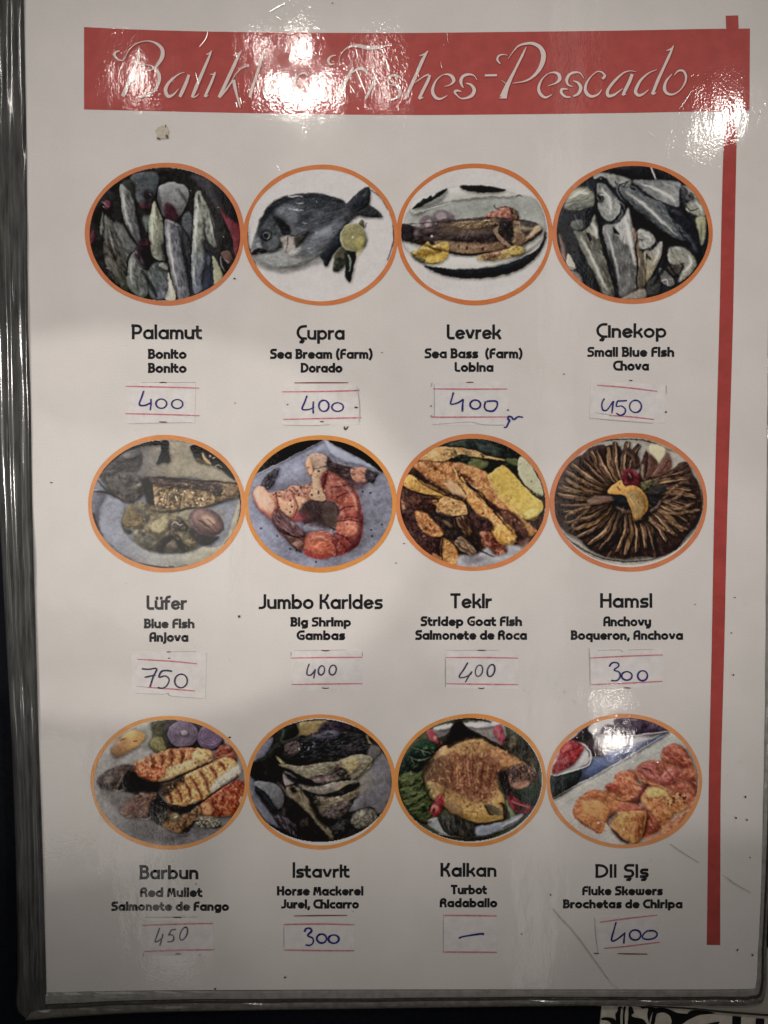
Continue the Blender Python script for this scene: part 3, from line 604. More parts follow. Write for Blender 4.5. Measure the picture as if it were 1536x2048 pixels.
def pic6():
    c = Canvas((134, 136, 146))
    c._lay((np.ones((CH, CW), np.float32), slice(0, CH), slice(0, CW)), (138, 140, 150), g=((120, 120, 126), 500, 300, 1200, 700), n=9, ns=50)
    c.p("770,140 900,180 1300,430 1100,360 950,330 820,260", (158, 160, 168), 6)
    c.p("100,480 140,450 300,370 500,270 770,138 600,130 350,200 200,330", (22, 24, 27), 1, sm=False); c.p("775,138 900,200 1100,310 1290,430 1300,400 1150,230 950,140", (24, 26, 28), 1, sm=False)
    c.s("150,452 300,375 500,272 765,140", [6, 8, 8, 6], (170, 168, 164), 1.5, a=.8)
    # soft shade of the animal on the plate
    c.p("160,560 420,520 660,420 1050,480 1150,800 1120,1120 860,1230 540,1150 330,960 140,740", (104, 100, 106), 14, a=.55, sh=0)
    c.p("185,545 240,460 340,385 352,412 330,480 300,545 240,580", (66, 58, 62), 2, n=12); c.fib("185,545 340,385 330,490 240,580", 60, 50, 8, -45, ((150, 146, 148), (30, 26, 28)), .6, 20, 1)
    # far body, pale and peppered
    c.p("118,620 150,560 210,552 262,612 330,600 420,585 470,545 560,548 640,530 690,470 740,560 720,690 640,760 540,850 480,868 430,850 350,800 300,852 215,800 140,710", (186, 134, 104), 1.5, n=12, g=((160, 90, 74), 300, 560, 420, 880))
    c.p("140,590 210,565 262,640 310,710 290,800 215,770 150,690", (206, 164, 130), 5, n=8, sh=(-3, -3, 30, 8)); c.p("330,640 430,690 520,640 620,690 540,770 460,830 380,780", (192, 148, 110), 6)
    c.s("318,610 330,720 300,850", [4, 9, 4], (150, 84, 70), 2); c.s("450,600 500,720 470,860", [4, 9, 5], (156, 84, 66), 2.5); c.s("125,640 170,760 290,858", [6, 12, 6], (158, 84, 76), 3)
    c.fib("330,600 640,530 640,620 340,660", 110, 26, 10, 0, ((48, 34, 32), (34, 26, 26), (206, 186, 156), (150, 90, 60)), .75, 60, 2)
    c.fib("300,640 700,560 620,780 430,850", 110, 24, 7, 30, ((234, 200, 160), (70, 42, 38), (160, 84, 64)), .6, 50, 3)
    # legs and shade between the two bodies
    c.p("540,790 600,700 700,680 880,700 920,780 900,900 850,950 760,900 640,930 570,880", (62, 48, 48), 4, n=10); c.p("590,900 700,880 760,930 690,962 600,965 570,930", (124, 122, 128), 4)
    c.fib("560,720 900,720 880,930 600,900", 150, 90, 5, 40, ((156, 142, 132), (30, 24, 26), (120, 72, 66)), .6, 30, 4); c.p("500,800 600,770 640,840 560,880 490,860", (150, 74, 74), 6, a=.8)
    # near body, a thick C
    c.p("745,430 800,400 880,440 960,500 1040,580 1085,690 1112,840 1105,990 1060,1090 980,1150 880,1188 760,1206 640,1190 560,1110 552,1030 620,985 700,962 790,965 850,1000 870,940 860,860 900,790 870,700 800,680 745,620 730,520", (144, 78, 64), 1.5, n=12, g=((134, 58, 50), 700, 900, 1080, 1100), sh=(-3, -3, 34, 10))
    for q, w_ in (("860,880 960,840 1090,850", 14), ("900,780 980,720 1080,720", 10), ("850,1000 900,1060 1000,1150", 14), ("870,660 950,620 1040,590", 12), ("820,990 880,1080 880,1185", 10), ("700,965 640,1060 640,1190", 8)):
        c.s(q, [w_ * .4, w_, w_, w_ * .4], (92, 40, 40), 2.5)
    c.p("880,870 980,850 1085,865 1090,960 1020,1010 930,985 870,940", (190, 116, 84), 6, n=8, a=.8); c.p("780,480 850,500 880,590 840,650 790,620", (176, 108, 88), 6, a=.8); c.p("960,640 1040,660 1070,790 1000,800 940,740", (172, 96, 72), 6, a=.7)
    c.p("580,1040 690,975 800,1000 850,1080 800,1160 660,1150", (182, 98, 68), 9, n=8, a=.9); c.p("570,1120 680,1185 820,1200 760,1215 620,1195", (150, 50, 46), 4, a=.8)
    tang = lambda x, y: math.degrees(math.atan2(y - 820, x - 760)) + 90
    c.fib("745,430 960,500 1112,840 1060,1090 880,1188 560,1110 700,962 870,940 900,790", 420, 44, 8, tang, ((216, 144, 108), (112, 46, 44), (232, 176, 140), (80, 36, 38)), .42, 28, 5)
    c.p("1060,700 1112,840 1105,990 1060,1090 960,1160 1000,1060 1060,960 1060,830", (84, 44, 44), 7, a=.75)
    # head with pepper
    c.e(700, 322, 102, 68, 0, (176, 146, 118), 1.5, n=10); c.p("600,340 632,300 664,400 652,462 610,425", (206, 158, 116), 3); c.s("603,360 618,430 655,465", [4, 8, 4], (140, 88, 58), 2)
    c.p("655,440 715,392 785,396 760,470 738,560 778,660 740,694 680,684 622,645 652,560", (172, 140, 106), 1.5, n=10); c.p("735,470 790,420 770,540 742,560", (104, 46, 50), 3)
    c.fib("600,280 790,280 780,660 640,660", 60, 18, 8, 0, ((34, 26, 26), (240, 214, 170), (120, 84, 60)), .6, 80, 6)
    # far tail to the right
    c.p("788,290 830,328 925,368 1010,380 1050,440 1020,560 955,510 895,452 800,402", (62, 50, 50), 2, n=10); c.p("1005,395 1100,385 1160,415 1160,500 1090,520 1015,490", (178, 124, 96), 2, n=12); c.p("1135,400 1255,432 1210,532 1135,490", (60, 56, 60), 1.2, sm=False, n=12)
    c.fib("800,300 1050,380 1240,430 1200,520 1000,540 860,420", 120, 60, 6, 18, ((150, 122, 104), (26, 22, 24), (96, 66, 60)), .55, 18, 7); c.p("950,500 1060,510 1150,520 1090,580 1010,580", (96, 66, 66), 7, a=.7)
    # near tail fan
    c.p("296,835 345,765 430,820 530,920 600,985 560,1012 470,1004 380,965 310,905", (84, 60, 62), 2, n=10); c.fib("300,830 350,770 600,980 560,1015 380,965", 90, 120, 6, 42, ((168, 146, 132), (36, 26, 28), (120, 70, 64)), .6, 8, 8)
    c.p("340,930 440,1000 560,1010 575,1060 545,1140 440,1060", (146, 110, 92), 3, n=12, c2=(104, 72, 62)); c.s("330,935 420,985 520,1015 590,1000", [6, 12, 12, 6], (52, 36, 38), 1.5); c.s("400,1010 480,1090 560,1150", [5, 10, 10], (70, 46, 42), 2)
    c.fib("80,500 1370,400 1370,1000 300,1150", 260, 50, 8, 80, ((158, 160, 170), (122, 122, 130)), .16, 30, 9)
    for x, y in ((460, 790), (475, 745), (455, 680), (1105, 600), (1180, 618), (1285, 900), (1187, 948), (1197, 1003), (190, 935), (338, 1003), (512, 1130), (460, 1122), (358, 750), (710, 605), (650, 635), (712, 415), (975, 900), (690, 1240)):
        c.e(x, y, 10, 7, x % 90, (34, 28, 32), 1)
    c.e(300, 440, 46, 20, -45, (60, 54, 58), 6, a=.5)
    c.p("540,800 600,700 700,690 860,720 900,800 880,900 780,930 640,900", (66, 54, 52), 7, a=.6, sh=0)
    for q, w in (("870,780 980,740 1090,740", 12), ("850,880 980,860 1100,880", 14), ("840,980 940,1010 1040,1100", 14), ("830,1030 870,1110 870,1190", 12), ("820,560 900,560 1000,530", 12), ("330,620 345,740 320,850", 10), ("470,620 520,740 480,850", 10)):
        c.s(q, [w * .3, w, w, w * .3], (74, 34, 36), 2.5, a=.75, sh=0)
    for q, w in (("960,560 1030,660 1060,780", 18), ("940,900 1020,920 1060,960", 14), ("640,1030 720,1010 790,1040", 24), ("880,500 930,560", 14), ("170,600 190,660 250,720", 16), ("690,290 740,300", 14)):
        c.s(q, [w * .3, w, w, w * .3], (226, 178, 146), 4, a=.55, sh=0)
    c.p("760,700 860,720 880,900 800,920 760,820", (92, 76, 66), 6, a=.6, sh=0)
    return c


def pic7():
    c = Canvas((66, 50, 44))
    c.p("500,190 700,130 1000,160 1180,270 1190,370 1150,460 950,430 800,400 560,330", (38, 46, 42), 3, n=10); c.p("520,190 600,150 700,140 720,210 620,200", (70, 78, 66), 5); c.p("800,190 900,170 980,200 1000,290 880,290 810,240", (64, 72, 64), 6, n=8)
    c.p("710,330 780,300 880,330 890,370 830,395 720,380", (112, 116, 70), 4, n=12); c.p("1040,310 1160,310 1185,360 1120,370", (98, 102, 60), 3); c.s("1020,170 1120,230 1160,290", [40, 60, 20], (32, 38, 38), 3)
    c.p("1150,380 1190,280 1300,400 1370,540 1390,640 1330,630 1240,560 1180,480", (176, 172, 132), 2.5, n=6); c.s("1230,560 1310,620 1385,650", [8, 20, 24], (60, 68, 50), 2); c.e(1280, 512, 6, 6, 0, (60, 50, 30), 1)
    c.p("260,310 330,240 450,195 600,205 780,240 880,280 1000,300 1040,320 900,310 760,290 640,270 560,300 500,330 400,325", (196, 150, 88), 2.5, n=14, ns=40, c2=(206, 168, 106))
    c.p("240,340 330,320 450,340 560,340 600,420 620,500 690,640 700,700 560,640 400,560 280,440 210,390", (188, 130, 76), 3, n=22, ns=30, c2=(152, 94, 54), hard=5); c.s("300,310 370,360 440,400", [30, 34, 16], (152, 96, 58), 3, n=14); c.s("380,370 420,400", [10, 28], (82, 44, 34), 3)
    c.p("180,430 210,390 320,470 450,560 600,620 700,690 690,760 560,660 400,590 260,500", (62, 44, 38), 3, n=8); c.p("500,520 560,500 640,560 690,650 620,640 540,600", (196, 156, 110), 5); c.s("590,520 640,590 690,650", [6, 12, 4], (220, 176, 110), 2)
    c.p("120,540 165,455 260,490 400,560 500,620 440,660 300,620 200,590", (204, 160, 78), 2.5, n=14, ns=30, g=((186, 140, 64), 200, 480, 220, 600))
    c.p("120,570 260,620 440,680 420,800 300,760 200,780 110,700 100,620", (92, 62, 52), 3, n=16, ns=34, c2=(60, 42, 40)); c.s("180,640 280,720", [30, 50], (130, 84, 60), 8, a=.6); c.p("100,680 160,740 120,780", (170, 122, 82), 3)
    c.p("580,340 700,360 860,420 900,520 1000,640 1100,760 1260,900 1330,960 1250,1010 1100,880 960,740 800,600 660,480 590,420", (184, 118, 72), 3, n=20, ns=40, c2=(200, 144, 82), hard=4); c.p("590,380 640,420 760,510 700,500 620,450", (90, 50, 40), 3)
    c.p("880,470 930,420 1020,365 1110,430 1200,540 1300,640 1385,700 1370,790 1280,850 1200,840 1080,760 960,620", (198, 164, 72), 2, n=14, ns=60, g=((206, 178, 84), 1000, 500, 1300, 800)); c.p("1210,800 1300,750 1360,780 1290,850 1230,850", (212, 186, 96), 6, n=10)
    c.s("1280,860 1350,830", [30, 16], (110, 76, 46), 3); c.s("880,480 980,640 1130,780 1250,900", [20, 30, 30, 14], (208, 160, 96), 5, a=.7)
    c.p("640,500 820,610 960,740 1100,790 1220,910 1250,1010 1180,1090 1120,980 980,830 860,690 720,580", (68, 42, 38), 3, n=12); c.p("1000,780 1100,800 1220,920 1230,1010 1140,960 1040,850", (104, 68, 56), 6, n=12, sh=(-3, 3, 25, 8)); c.s("730,540 790,580", [6, 14], (190, 170, 140), 1)
    c.p("560,360 600,420 640,500 730,580 830,630 900,740 980,800 1060,900 1130,960 1140,1040 1100,1095 1000,1080 920,980 900,860 820,860 760,780 700,700 690,620 620,520", (204, 152, 86), 2.5, n=24, ns=34, c2=(184, 124, 62), hard=4)
    c.p("930,900 1040,880 1120,950 1130,1040 1080,1080 980,1050 930,980", (212, 168, 86), 5, n=22, ns=26, c2=(196, 138, 60)); c.s("640,470 680,530", [14, 18], (216, 170, 96), 2); c.s("800,800 830,850 880,850", [20, 30, 14], (180, 118, 74), 3, n=16); c.e(840, 800, 14, 10, 0, (110, 60, 36), 2)
    c.p("700,700 780,800 900,860 940,920 900,960 810,950 740,860", (84, 58, 52), 3, n=16, c2=(54, 40, 40)); c.p("810,970 900,970 960,1060 1050,1100 1050,1150 1000,1190 930,1170 850,1100", (158, 100, 72), 3, n=24, ns=30, c2=(110, 60, 46)); c.e(1018, 1160, 30, 26, 0, (172, 112, 84), 2); c.s("830,1110 930,1170", [8, 16], (54, 34, 30), 2)
    c.p("370,690 430,680 500,640 600,660 680,720 700,800 640,820 500,820 420,790 430,740", (204, 160, 96), 2, n=20, ns=30, c2=(176, 126, 72), sh=(0, -3, 20, 5)); c.s("370,695 430,700 440,670", [8, 14, 6], (74, 48, 34), 1.5); c.e(572, 710, 18, 10, 40, (104, 64, 36), 1.5); c.s("420,790 520,830 640,800", [6, 12, 6], (214, 166, 104), 2)
    c.p("380,780 600,840 760,960 800,1100 740,1190 640,1170 560,1080 460,960 400,860", (52, 44, 40), 3, n=14); c.p("600,840 690,830 740,920 740,990 690,1010 640,940", (122, 92, 62), 2.5, n=20, ns=20, ang=60, st=4, c2=(70, 50, 38)); c.s("480,860 560,920", [18, 30], (120, 98, 68), 4)
    c.p("580,1060 640,1010 740,1080 785,1150 770,1185 700,1170 620,1120", (150, 124, 90), 2, n=24, ns=20, ang=40, st=4, c2=(86, 66, 50), hard=5); c.s("600,1070 700,1140 760,1170", [3, 6, 3], (60, 44, 36), 1)
    c.p("110,790 200,760 260,800 380,900 450,960 460,1060 460,1200 360,1170 240,1060 150,930", (84, 58, 52), 3, n=14, c2=(62, 42, 44)); c.p("230,780 320,800 420,890 480,960 470,1010 400,1010 300,960 240,860", (202, 138, 80), 3, n=20, ns=24, c2=(170, 106, 60)); c.spec((190, 960, 380, 1060), 14, 7, (140, 104, 84), 19)
    c.p("470,1030 540,1050 600,1130 630,1260 560,1290 480,1240 460,1150", (200, 150, 84), 3, n=22, ns=28, c2=(178, 120, 60)); c.p("380,1160 460,1190 500,1250 420,1220", (180, 122, 72), 3)
    c.p("630,1180 760,1190 880,1110 960,1180 1060,1160 1060,1080 1180,1090 1260,1020 1200,1180 1000,1270 640,1300", (152, 150, 144), 5, n=12); c.p("640,1190 780,1180 860,1220 700,1260", (112, 106, 108), 8, a=.7); c.s("1180,1090 1260,1030", [60, 40], (108, 72, 54), 8, a=.8)
    an = 42
    for po, k, a_ in (("240,340 560,340 700,690 400,560", 3, 36), ("580,340 900,450 1330,960 1100,880 660,480", 4, 45), ("560,360 730,580 1130,960 1100,1095 900,860 690,620", 4, 48), ("370,690 600,660 700,800 500,820", 2, 20), ("230,780 420,890 470,1010 300,960", 2, 50), ("470,1030 600,1130 560,1290", 2, 60), ("260,310 600,205 880,280 560,300", 2, 8), ("120,540 260,490 500,620 300,620", 2, 25)):
        c.fib(po, 55 * k, 36, 9, a_, ((226, 180, 110), (236, 198, 126), (140, 88, 48), (110, 66, 40)), .5, 45, k)
    for po, k in (("100,620 440,680 420,800 110,760", 2), ("380,780 760,960 740,1190 460,960", 3), ("640,500 960,740 1250,1010 1120,980 720,580", 3), ("110,790 460,960 460,1200 150,930", 3), ("180,430 700,700 560,660 260,500", 2)):
        c.fib(po, 50 * k, 60, 8, 45, ((30, 22, 22), (112, 78, 58), (40, 28, 26)), .5, 25, k)
    c.fib("880,470 1110,430 1385,700 1230,850", 110, 40, 8, 40, ((222, 190, 100), (180, 140, 56)), .35, 50, 9)
    c.fib("500,190 1000,160 1190,370 800,400", 90, 60, 12, 20, ((86, 96, 74), (22, 28, 26)), .5, 40, 8)
    for q in ("250,500 400,590 560,660 690,690", "640,500 820,640 980,830 1120,990", "380,700 420,800 520,840 650,830", "120,560 300,630 470,650", "480,1000 470,1130 480,1240", "790,1090 820,1140 950,1200"):
        c.s(q, [4, 12, 12, 4], (34, 24, 22), 1.2, a=.8)
    return c


def pic8():
    c = Canvas((164, 158, 142))
    c.s("300,200 550,140 760,132 1000,170 1200,290 1380,500 1440,700", [5, 9, 8, 8, 9, 9, 4], (26, 22, 22), 1)
    c.s("90,850 160,980 330,1120 560,1215 760,1238 960,1220 1100,1160", [4, 8, 8, 8, 8, 6, 3], (26, 22, 22), 1)
    c.p("100,700 90,620 130,480 250,300 420,190 520,180 700,200 820,200 950,180 1100,220 1250,300 1400,480 1425,650 1400,830 1250,1040 1100,1150 900,1200 700,1215 540,1180 330,1060 160,930", (152, 146, 130), 3, n=5)
    c.p("950,170 1080,200 1100,240 1060,320 1020,360 980,290 940,240", (190, 180, 140), 6)
    g = np.random.default_rng(5)
    c.p("85,650 110,520 180,390 270,300 350,260 420,200 520,178 560,190 640,180 700,240 740,420 760,560 860,520 900,420 1060,460 1180,380 1270,330 1330,430 1400,560 1420,720 1390,870 1280,1000 1200,1110 1050,1190 880,1190 720,1210 560,1190 400,1120 300,1020 180,960 100,840", (62, 48, 44), 2, n=8)
    cx, cy = 740, 640
    cols = [(74, 58, 50), (112, 84, 64), (88, 66, 56), (146, 112, 76), (94, 70, 58), (104, 80, 64)]
    N = 40
    for i in range(N):
        a = 2 * math.pi * i / N + g.uniform(-.03, .03)
        deg = math.degrees(a) % 360
        if 272 < deg < 322:
            continue
        r0 = g.uniform(120, 190); r1x = g.uniform(560, 640); r1y = g.uniform(455, 500) if math.sin(a) < 0 else g.uniform(500, 550)
        ca, sa = math.cos(a), math.sin(a)
        tw = .16
        cb, sb = math.cos(a + tw), math.sin(a + tw)
        cm, sm_ = math.cos(a + tw * .3), math.sin(a + tw * .3)
        P = [(cx + r0 * 1.1 * ca, cy + r0 * .8 * sa), (cx + (r0 + r1x) / 2 * cm, cy + (r0 + r1y) / 2 * sm_), (cx + r1x * cb, cy + r1y * sb)]
        col = cols[i % 6]
        c.s(P, [22, 66, 34], (26, 22, 24), 1.5)
        c.s(P, [16, 58, 22], col, 2, n=18, ns=20, ang=math.degrees(a), st=4, c2=tuple(v * .72 for v in col), hard=4)
        P2 = [(x + 12 * -sa, y + 12 * ca) for x, y in P]
        c.s(P2, [6, 20, 6], (184, 146, 102) if i % 3 else (148, 114, 84), 1.5, a=.85, n=14)
    # strips laid loosely at the upper right
    c.p("705,220 760,210 830,270 865,360 830,400 780,380 800,320 770,260", (74, 56, 50), 2, n=10); c.s("730,240 790,290 820,380", [14, 26, 16], (104, 78, 62), 3)
    c.p("912,232 935,280 960,380 900,500 840,520 860,380", (70, 48, 46), 2, n=14); c.p("940,270 1000,310 1015,380 960,470 900,500 930,380", (98, 70, 58), 2, n=14); c.s("890,360 880,440 900,500", [20, 30, 14], (130, 116, 94), 3, n=14)
    c.p("1100,255 1140,310 1130,400 1040,460 960,470 1020,380", (112, 78, 66), 2, n=14); c.s("1020,450 1080,380 1120,320", [4, 8, 4], (52, 38, 36), 2)
    for q in ("1060,680 1180,560 1310,500", "1080,700 1200,650 1250,590", "1040,790 1200,800 1400,770", "1090,740 1220,760 1350,700", "1060,860 1180,900 1290,950", "930,850 1080,940 1200,1000", "180,440 330,500 400,560", "120,560 240,600 330,600", "190,870 200,820 340,760 420,740", "260,960 270,880 400,760"):
        c.s(q, [10, 30, 16], (142, 112, 78), 3, n=18, ns=16, c2=(100, 76, 56))
    c.p("600,640 900,620 1060,680 960,800 880,860 760,760 640,760", (42, 40, 42), 5, n=8); c.p("620,640 760,640 770,720 660,710", (38, 42, 46), 4)
    c.p("380,690 460,640 600,650 590,690 440,725", (112, 90, 74), 3, n=12); c.s("520,680 590,670", [16, 10], (130, 76, 70), 3); c.s("640,740 720,780 800,790", [14, 34, 20], (96, 78, 68), 3, n=12); c.s("950,780 1020,740 1050,680", [26, 34, 14], (104, 84, 74), 3, n=10)
    c.p("860,520 960,500 1050,480 1020,540 940,580 880,600", (112, 104, 68), 3, n=20, ns=24, c2=(62, 60, 46), hard=6); c.p("940,580 1060,540 1090,600 980,640", (52, 56, 54), 4)
    c.p("690,440 740,395 810,410 850,460 850,540 790,555 710,540", (128, 52, 60), 3, n=14, c2=(104, 40, 50)); c.e(770, 470, 26, 34, 0, (66, 24, 30), 3); c.s("755,440 785,480", [10, 6], (190, 130, 120), 1.5)
    c.p("565,610 620,540 685,500 720,550 800,545 880,590 930,680 925,760 880,830 830,875 800,830 760,720 720,640 640,632", (196, 146, 74), 2, n=10, g=((178, 124, 58), 700, 540, 880, 840))
    c.p("735,620 830,600 890,650 900,740 860,830 820,840 780,720", (150, 122, 72), 3, n=10); c.s("740,625 800,720 820,840", [4, 5, 4], (190, 160, 110), 1.5); c.e(850, 700, 6, 10, 0, (90, 66, 36), 1)
    c.p("800,880 870,850 930,830 900,870 840,895", (30, 24, 26), 3)
    rad = lambda x, y: math.degrees(math.atan2((y - 640) / .86, x - 740)) + 8
    c.fib("90,650 180,390 420,200 700,190 740,420 740,600 500,640", 90, 80, 9, rad, ((150, 116, 80), (30, 24, 24), (130, 98, 72)), .5, 5, 1)
    c.fib("90,650 500,660 740,720 700,1200 400,1120 180,960", 90, 80, 9, rad, ((156, 122, 80), (26, 22, 24), (110, 84, 62)), .5, 5, 2)
    c.fib("740,760 950,700 1420,720 1280,1000 1050,1190 760,1200", 90, 80, 9, rad, ((156, 122, 80), (28, 22, 24), (104, 80, 60)), .5, 5, 3)
    c.fib("950,480 1270,340 1420,640 1400,740 1000,640", 180, 80, 9, rad, ((134, 100, 72), (28, 22, 24), (96, 70, 58)), .5, 7, 4)
    return c


def pic9():
    c = Canvas((140, 134, 124))
    c._lay((np.ones((CH, CW), np.float32), slice(0, CH), slice(0, CW)), (144, 138, 128), g=((106, 102, 98), 400, 600, 600, 1200), n=8, ns=60)
    c.p("460,180 600,150 620,260 580,360 500,380 480,260", (150, 148, 134), 8)
    c.p("230,420 290,330 360,260 450,230 540,260 540,320 480,370 380,430 290,470", (190, 146, 88), 5, g=((124, 92, 66), 440, 300, 250, 440), n=8); c.s("320,320 375,300", [6, 10, 3], (96, 62, 36), 2); c.s("435,325 470,330", [8, 9], (74, 50, 34), 1.5)
    c.p("600,160 760,140 740,400 640,420 590,360 620,260", (84, 80, 62), 5, n=14); c.p("590,320 680,290 740,360 720,420 620,400", (128, 120, 78), 5, n=18, ns=20)
    c.p("730,150 1000,160 1220,280 1250,400 1100,400 900,400 740,380", (62, 58, 54), 3)
    c.e(885, 265, 140, 122, 0, (104, 90, 100), 2, n=6)
    for r in (118, 96, 76, 58, 40):
        t = np.linspace(0, 2 * np.pi, 26)
        c.s(np.stack([885 + r * np.cos(t) * 1.05, 260 + r * np.sin(t) * .9], 1), [5], (134, 120, 128), 1, a=.7)
    c.e(900, 250, 34, 26, 0, (150, 138, 136), 4)
    c.e(1130, 290, 118, 112, 0, (98, 80, 96), 2, n=6)
    for r in (92, 68, 44):
        t = np.linspace(.3, 4.4, 16)
        c.s(np.stack([1130 + r * np.cos(t) * 1.05, 280 + r * np.sin(t) * .9], 1), [6], (136, 118, 130), 1, a=.7)
    c.p("1180,420 1240,360 1320,380 1370,460 1360,520 1250,510 1170,480", (138, 78, 60), 3, n=20, ns=24, c2=(104, 54, 44)); c.s("1210,470 1300,450 1350,430", [8, 20, 8], (168, 108, 84), 4)
    c.p("380,590 560,640 700,700 660,800 800,930 960,900 1060,860 1040,920 960,960 860,1000 700,1080 560,1000 440,800 330,780 300,740", (44, 40, 36), 6, n=10)
    # upper fillet
    c.p("440,540 540,480 680,430 760,400 900,390 1110,400 1165,470 1150,500 1020,560 900,620 780,670 640,700 540,690 470,630", (188, 136, 84), 2.5, n=20, ns=26, c2=(150, 92, 58), hard=5)
    c.p("640,640 760,560 900,520 1050,480 1160,480 1020,555 900,620 780,665 680,690", (196, 166, 112), 5, n=12)
    c.p("450,560 560,520 700,540 720,620 620,690 520,660", (158, 78, 50), 5, n=30, ns=18, c2=(198, 122, 80), hard=7)
    for x, y in ((600, 450), (680, 430), (770, 410), (860, 400), (980, 400)):
        c.s(f"{x},{y} {x+20},{y+60} {x+10},{y+130}", [22, 34, 10], (104, 50, 38), 4, a=.85, n=14)
    c.p("990,420 1100,410 1150,460 1060,500 980,510", (202, 166, 106), 4, n=14); c.s("1020,420 1060,440", [10, 12], (110, 62, 44), 3); c.s("1080,420 1130,460", [8, 10], (120, 72, 50), 3)
    # left head
    c.p("110,680 160,620 270,560 380,540 460,560 440,600 380,640 340,700 290,760 250,785 160,760 115,720", (88, 72, 66), 3, n=12, g=((60, 50, 48), 300, 600, 160, 740)); c.e(220, 680, 56, 36, -20, (110, 96, 86), 7); c.s("380,600 330,680 280,760", [10, 16, 8], (134, 110, 92), 3); c.s("240,770 330,780 400,740", [4, 8, 4], (160, 146, 120), 2)
    # middle fillet
    c.p("720,760 860,680 940,610 1060,560 1180,510 1300,470 1370,520 1390,580 1300,660 1200,760 1120,810 1060,860 980,880 900,915 760,890", (196, 158, 96), 3, n=16, ns=26, c2=(164, 116, 66), hard=4)
    c.p("1160,700 1280,600 1400,530 1410,620 1300,690 1190,770 1130,800", (168, 162, 140), 7, n=12)
    for (a1, b1, a2, b2) in ((740, 780, 790, 890), (800, 720, 880, 880), (880, 670, 960, 860), (950, 640, 1060, 860), (1040, 590, 1120, 790), (1130, 560, 1190, 660), (1210, 520, 1260, 590)):
        c.s(f"{a1},{b1} {(a1+a2)//2+10},{(b1+b2)//2-10} {a2},{b2}", [20, 30, 16], (98, 48, 38), 3.5, n=16, a=.9)
    c.p("700,690 860,640 900,660 820,740 760,800 700,820 660,740", (70, 56, 46), 5, n=14)
    # second head
    c.p("310,930 380,860 480,810 520,790 640,790 650,830 600,900 560,1010 460,1030 360,1010 320,970", (124, 94, 76), 3, n=18, ns=30, c2=(92, 68, 58)); c.e(420, 930, 60, 52, 0, (132, 92, 74), 5); c.e(415, 930, 34, 30, 0, (96, 62, 52), 4); c.s("540,1020 600,980 640,860", [8, 14, 8], (46, 38, 34), 4); c.s("460,1030 560,1030 600,1000", [4, 8, 3], (156, 138, 116), 2); c.e(510, 805, 18, 14, 0, (150, 126, 110), 4)
    # lower right fillets
    c.p("1050,900 1120,830 1220,760 1330,700 1420,680 1440,780 1390,900 1340,990 1270,1010 1120,1000 1040,960", (176, 104, 64), 3, n=22, ns=34, c2=(144, 64, 44), hard=4); c.s("1240,760 1300,850 1360,900", [10, 20, 8], (104, 40, 32), 4); c.s("1130,830 1180,930 1260,1000", [16, 22, 12], (112, 48, 34), 4); c.s("1330,720 1380,640 1370,620", [14, 16, 6], (128, 54, 40), 2)
    c.p("1060,900 1130,880 1160,960 1120,1000 1060,960", (198, 138, 88), 5, n=10); c.spec((1180, 720, 1420, 980), 16, 14, (206, 132, 96), 23, (116, 50, 36))
    c.p("640,960 760,940 860,1000 960,960 1040,900 1050,1000 960,1080 900,1160 800,1150 700,1090", (138, 104, 68), 4, n=22, ns=34, c2=(90, 66, 48)); c.e(810, 1010, 46, 40, 0, (132, 120, 84), 4); c.s("800,1020 835,1005", [10, 12, 6], (230, 214, 170), 1.5); c.s("870,1150 940,1110 1000,1050", [12, 18, 14], (38, 30, 28), 3); c.s("860,1160 940,1140", [4, 5], (30, 24, 22), 1)
    c.p("640,900 740,940 740,1040 680,1060 640,980", (60, 58, 52), 4, n=24, ns=22, c2=(100, 98, 88)); c.p("1010,1030 1130,1010 1220,1050 1200,1100 1080,1110 1020,1090", (86, 80, 66), 3, n=28, ns=18, c2=(150, 142, 120), hard=6); c.s("1020,1030 1120,1010 1210,1030", [5, 8, 4], (150, 130, 96), 2); c.s("1150,1110 1230,1095", [6, 14], (40, 34, 30), 2)
    c.p("560,1040 800,1170 900,1170 760,1240 500,1200 400,1100", (92, 86, 82), 9, a=.7); c.s("820,1190 900,1190 960,1160", [4, 6, 3], (70, 60, 54), 2)
    c.fib("440,540 760,400 1165,470 900,620 540,690", 300, 36, 8, 70, ((214, 166, 110), (120, 62, 42), (92, 44, 34), (232, 196, 140)), .5, 35, 1)
    c.fib("720,760 1180,510 1390,580 1120,810 900,915", 260, 36, 8, 70, ((220, 182, 116), (112, 62, 40), (236, 206, 150)), .45, 30, 2)
    c.fib("1050,900 1420,680 1430,800 1270,1010", 200, 40, 9, 60, ((214, 140, 96), (110, 42, 32), (84, 34, 28)), .5, 40, 3)
    for po in ("110,680 270,560 460,560 340,700 250,785", "310,930 520,790 650,830 460,1030", "640,960 860,990 1050,1000 900,1160"):
        c.fib(po, 110, 44, 7, -20, ((150, 126, 104), (44, 34, 32), (52, 42, 38)), .45, 35, 4)
    for q in ("440,640 540,700 640,712 780,680 1020,570 1150,510", "720,880 900,925 1060,870 1200,770 1400,640", "390,600 420,660 360,740", "640,830 700,870 760,940"):
        c.s(q, [5, 14, 14, 6], (40, 28, 26), 2, a=.8)
    c.p("130,760 300,790 460,820 400,880 330,960 250,900 160,820", (96, 90, 84), 10, a=.6, sh=0)
    c.p("380,600 470,640 640,700 700,730 640,790 480,780 330,760", (30, 27, 26), 6, a=.8, sh=0); c.p("600,880 740,900 900,930 860,980 740,960 620,1000", (32, 28, 26), 6, a=.75, sh=0)
    return c


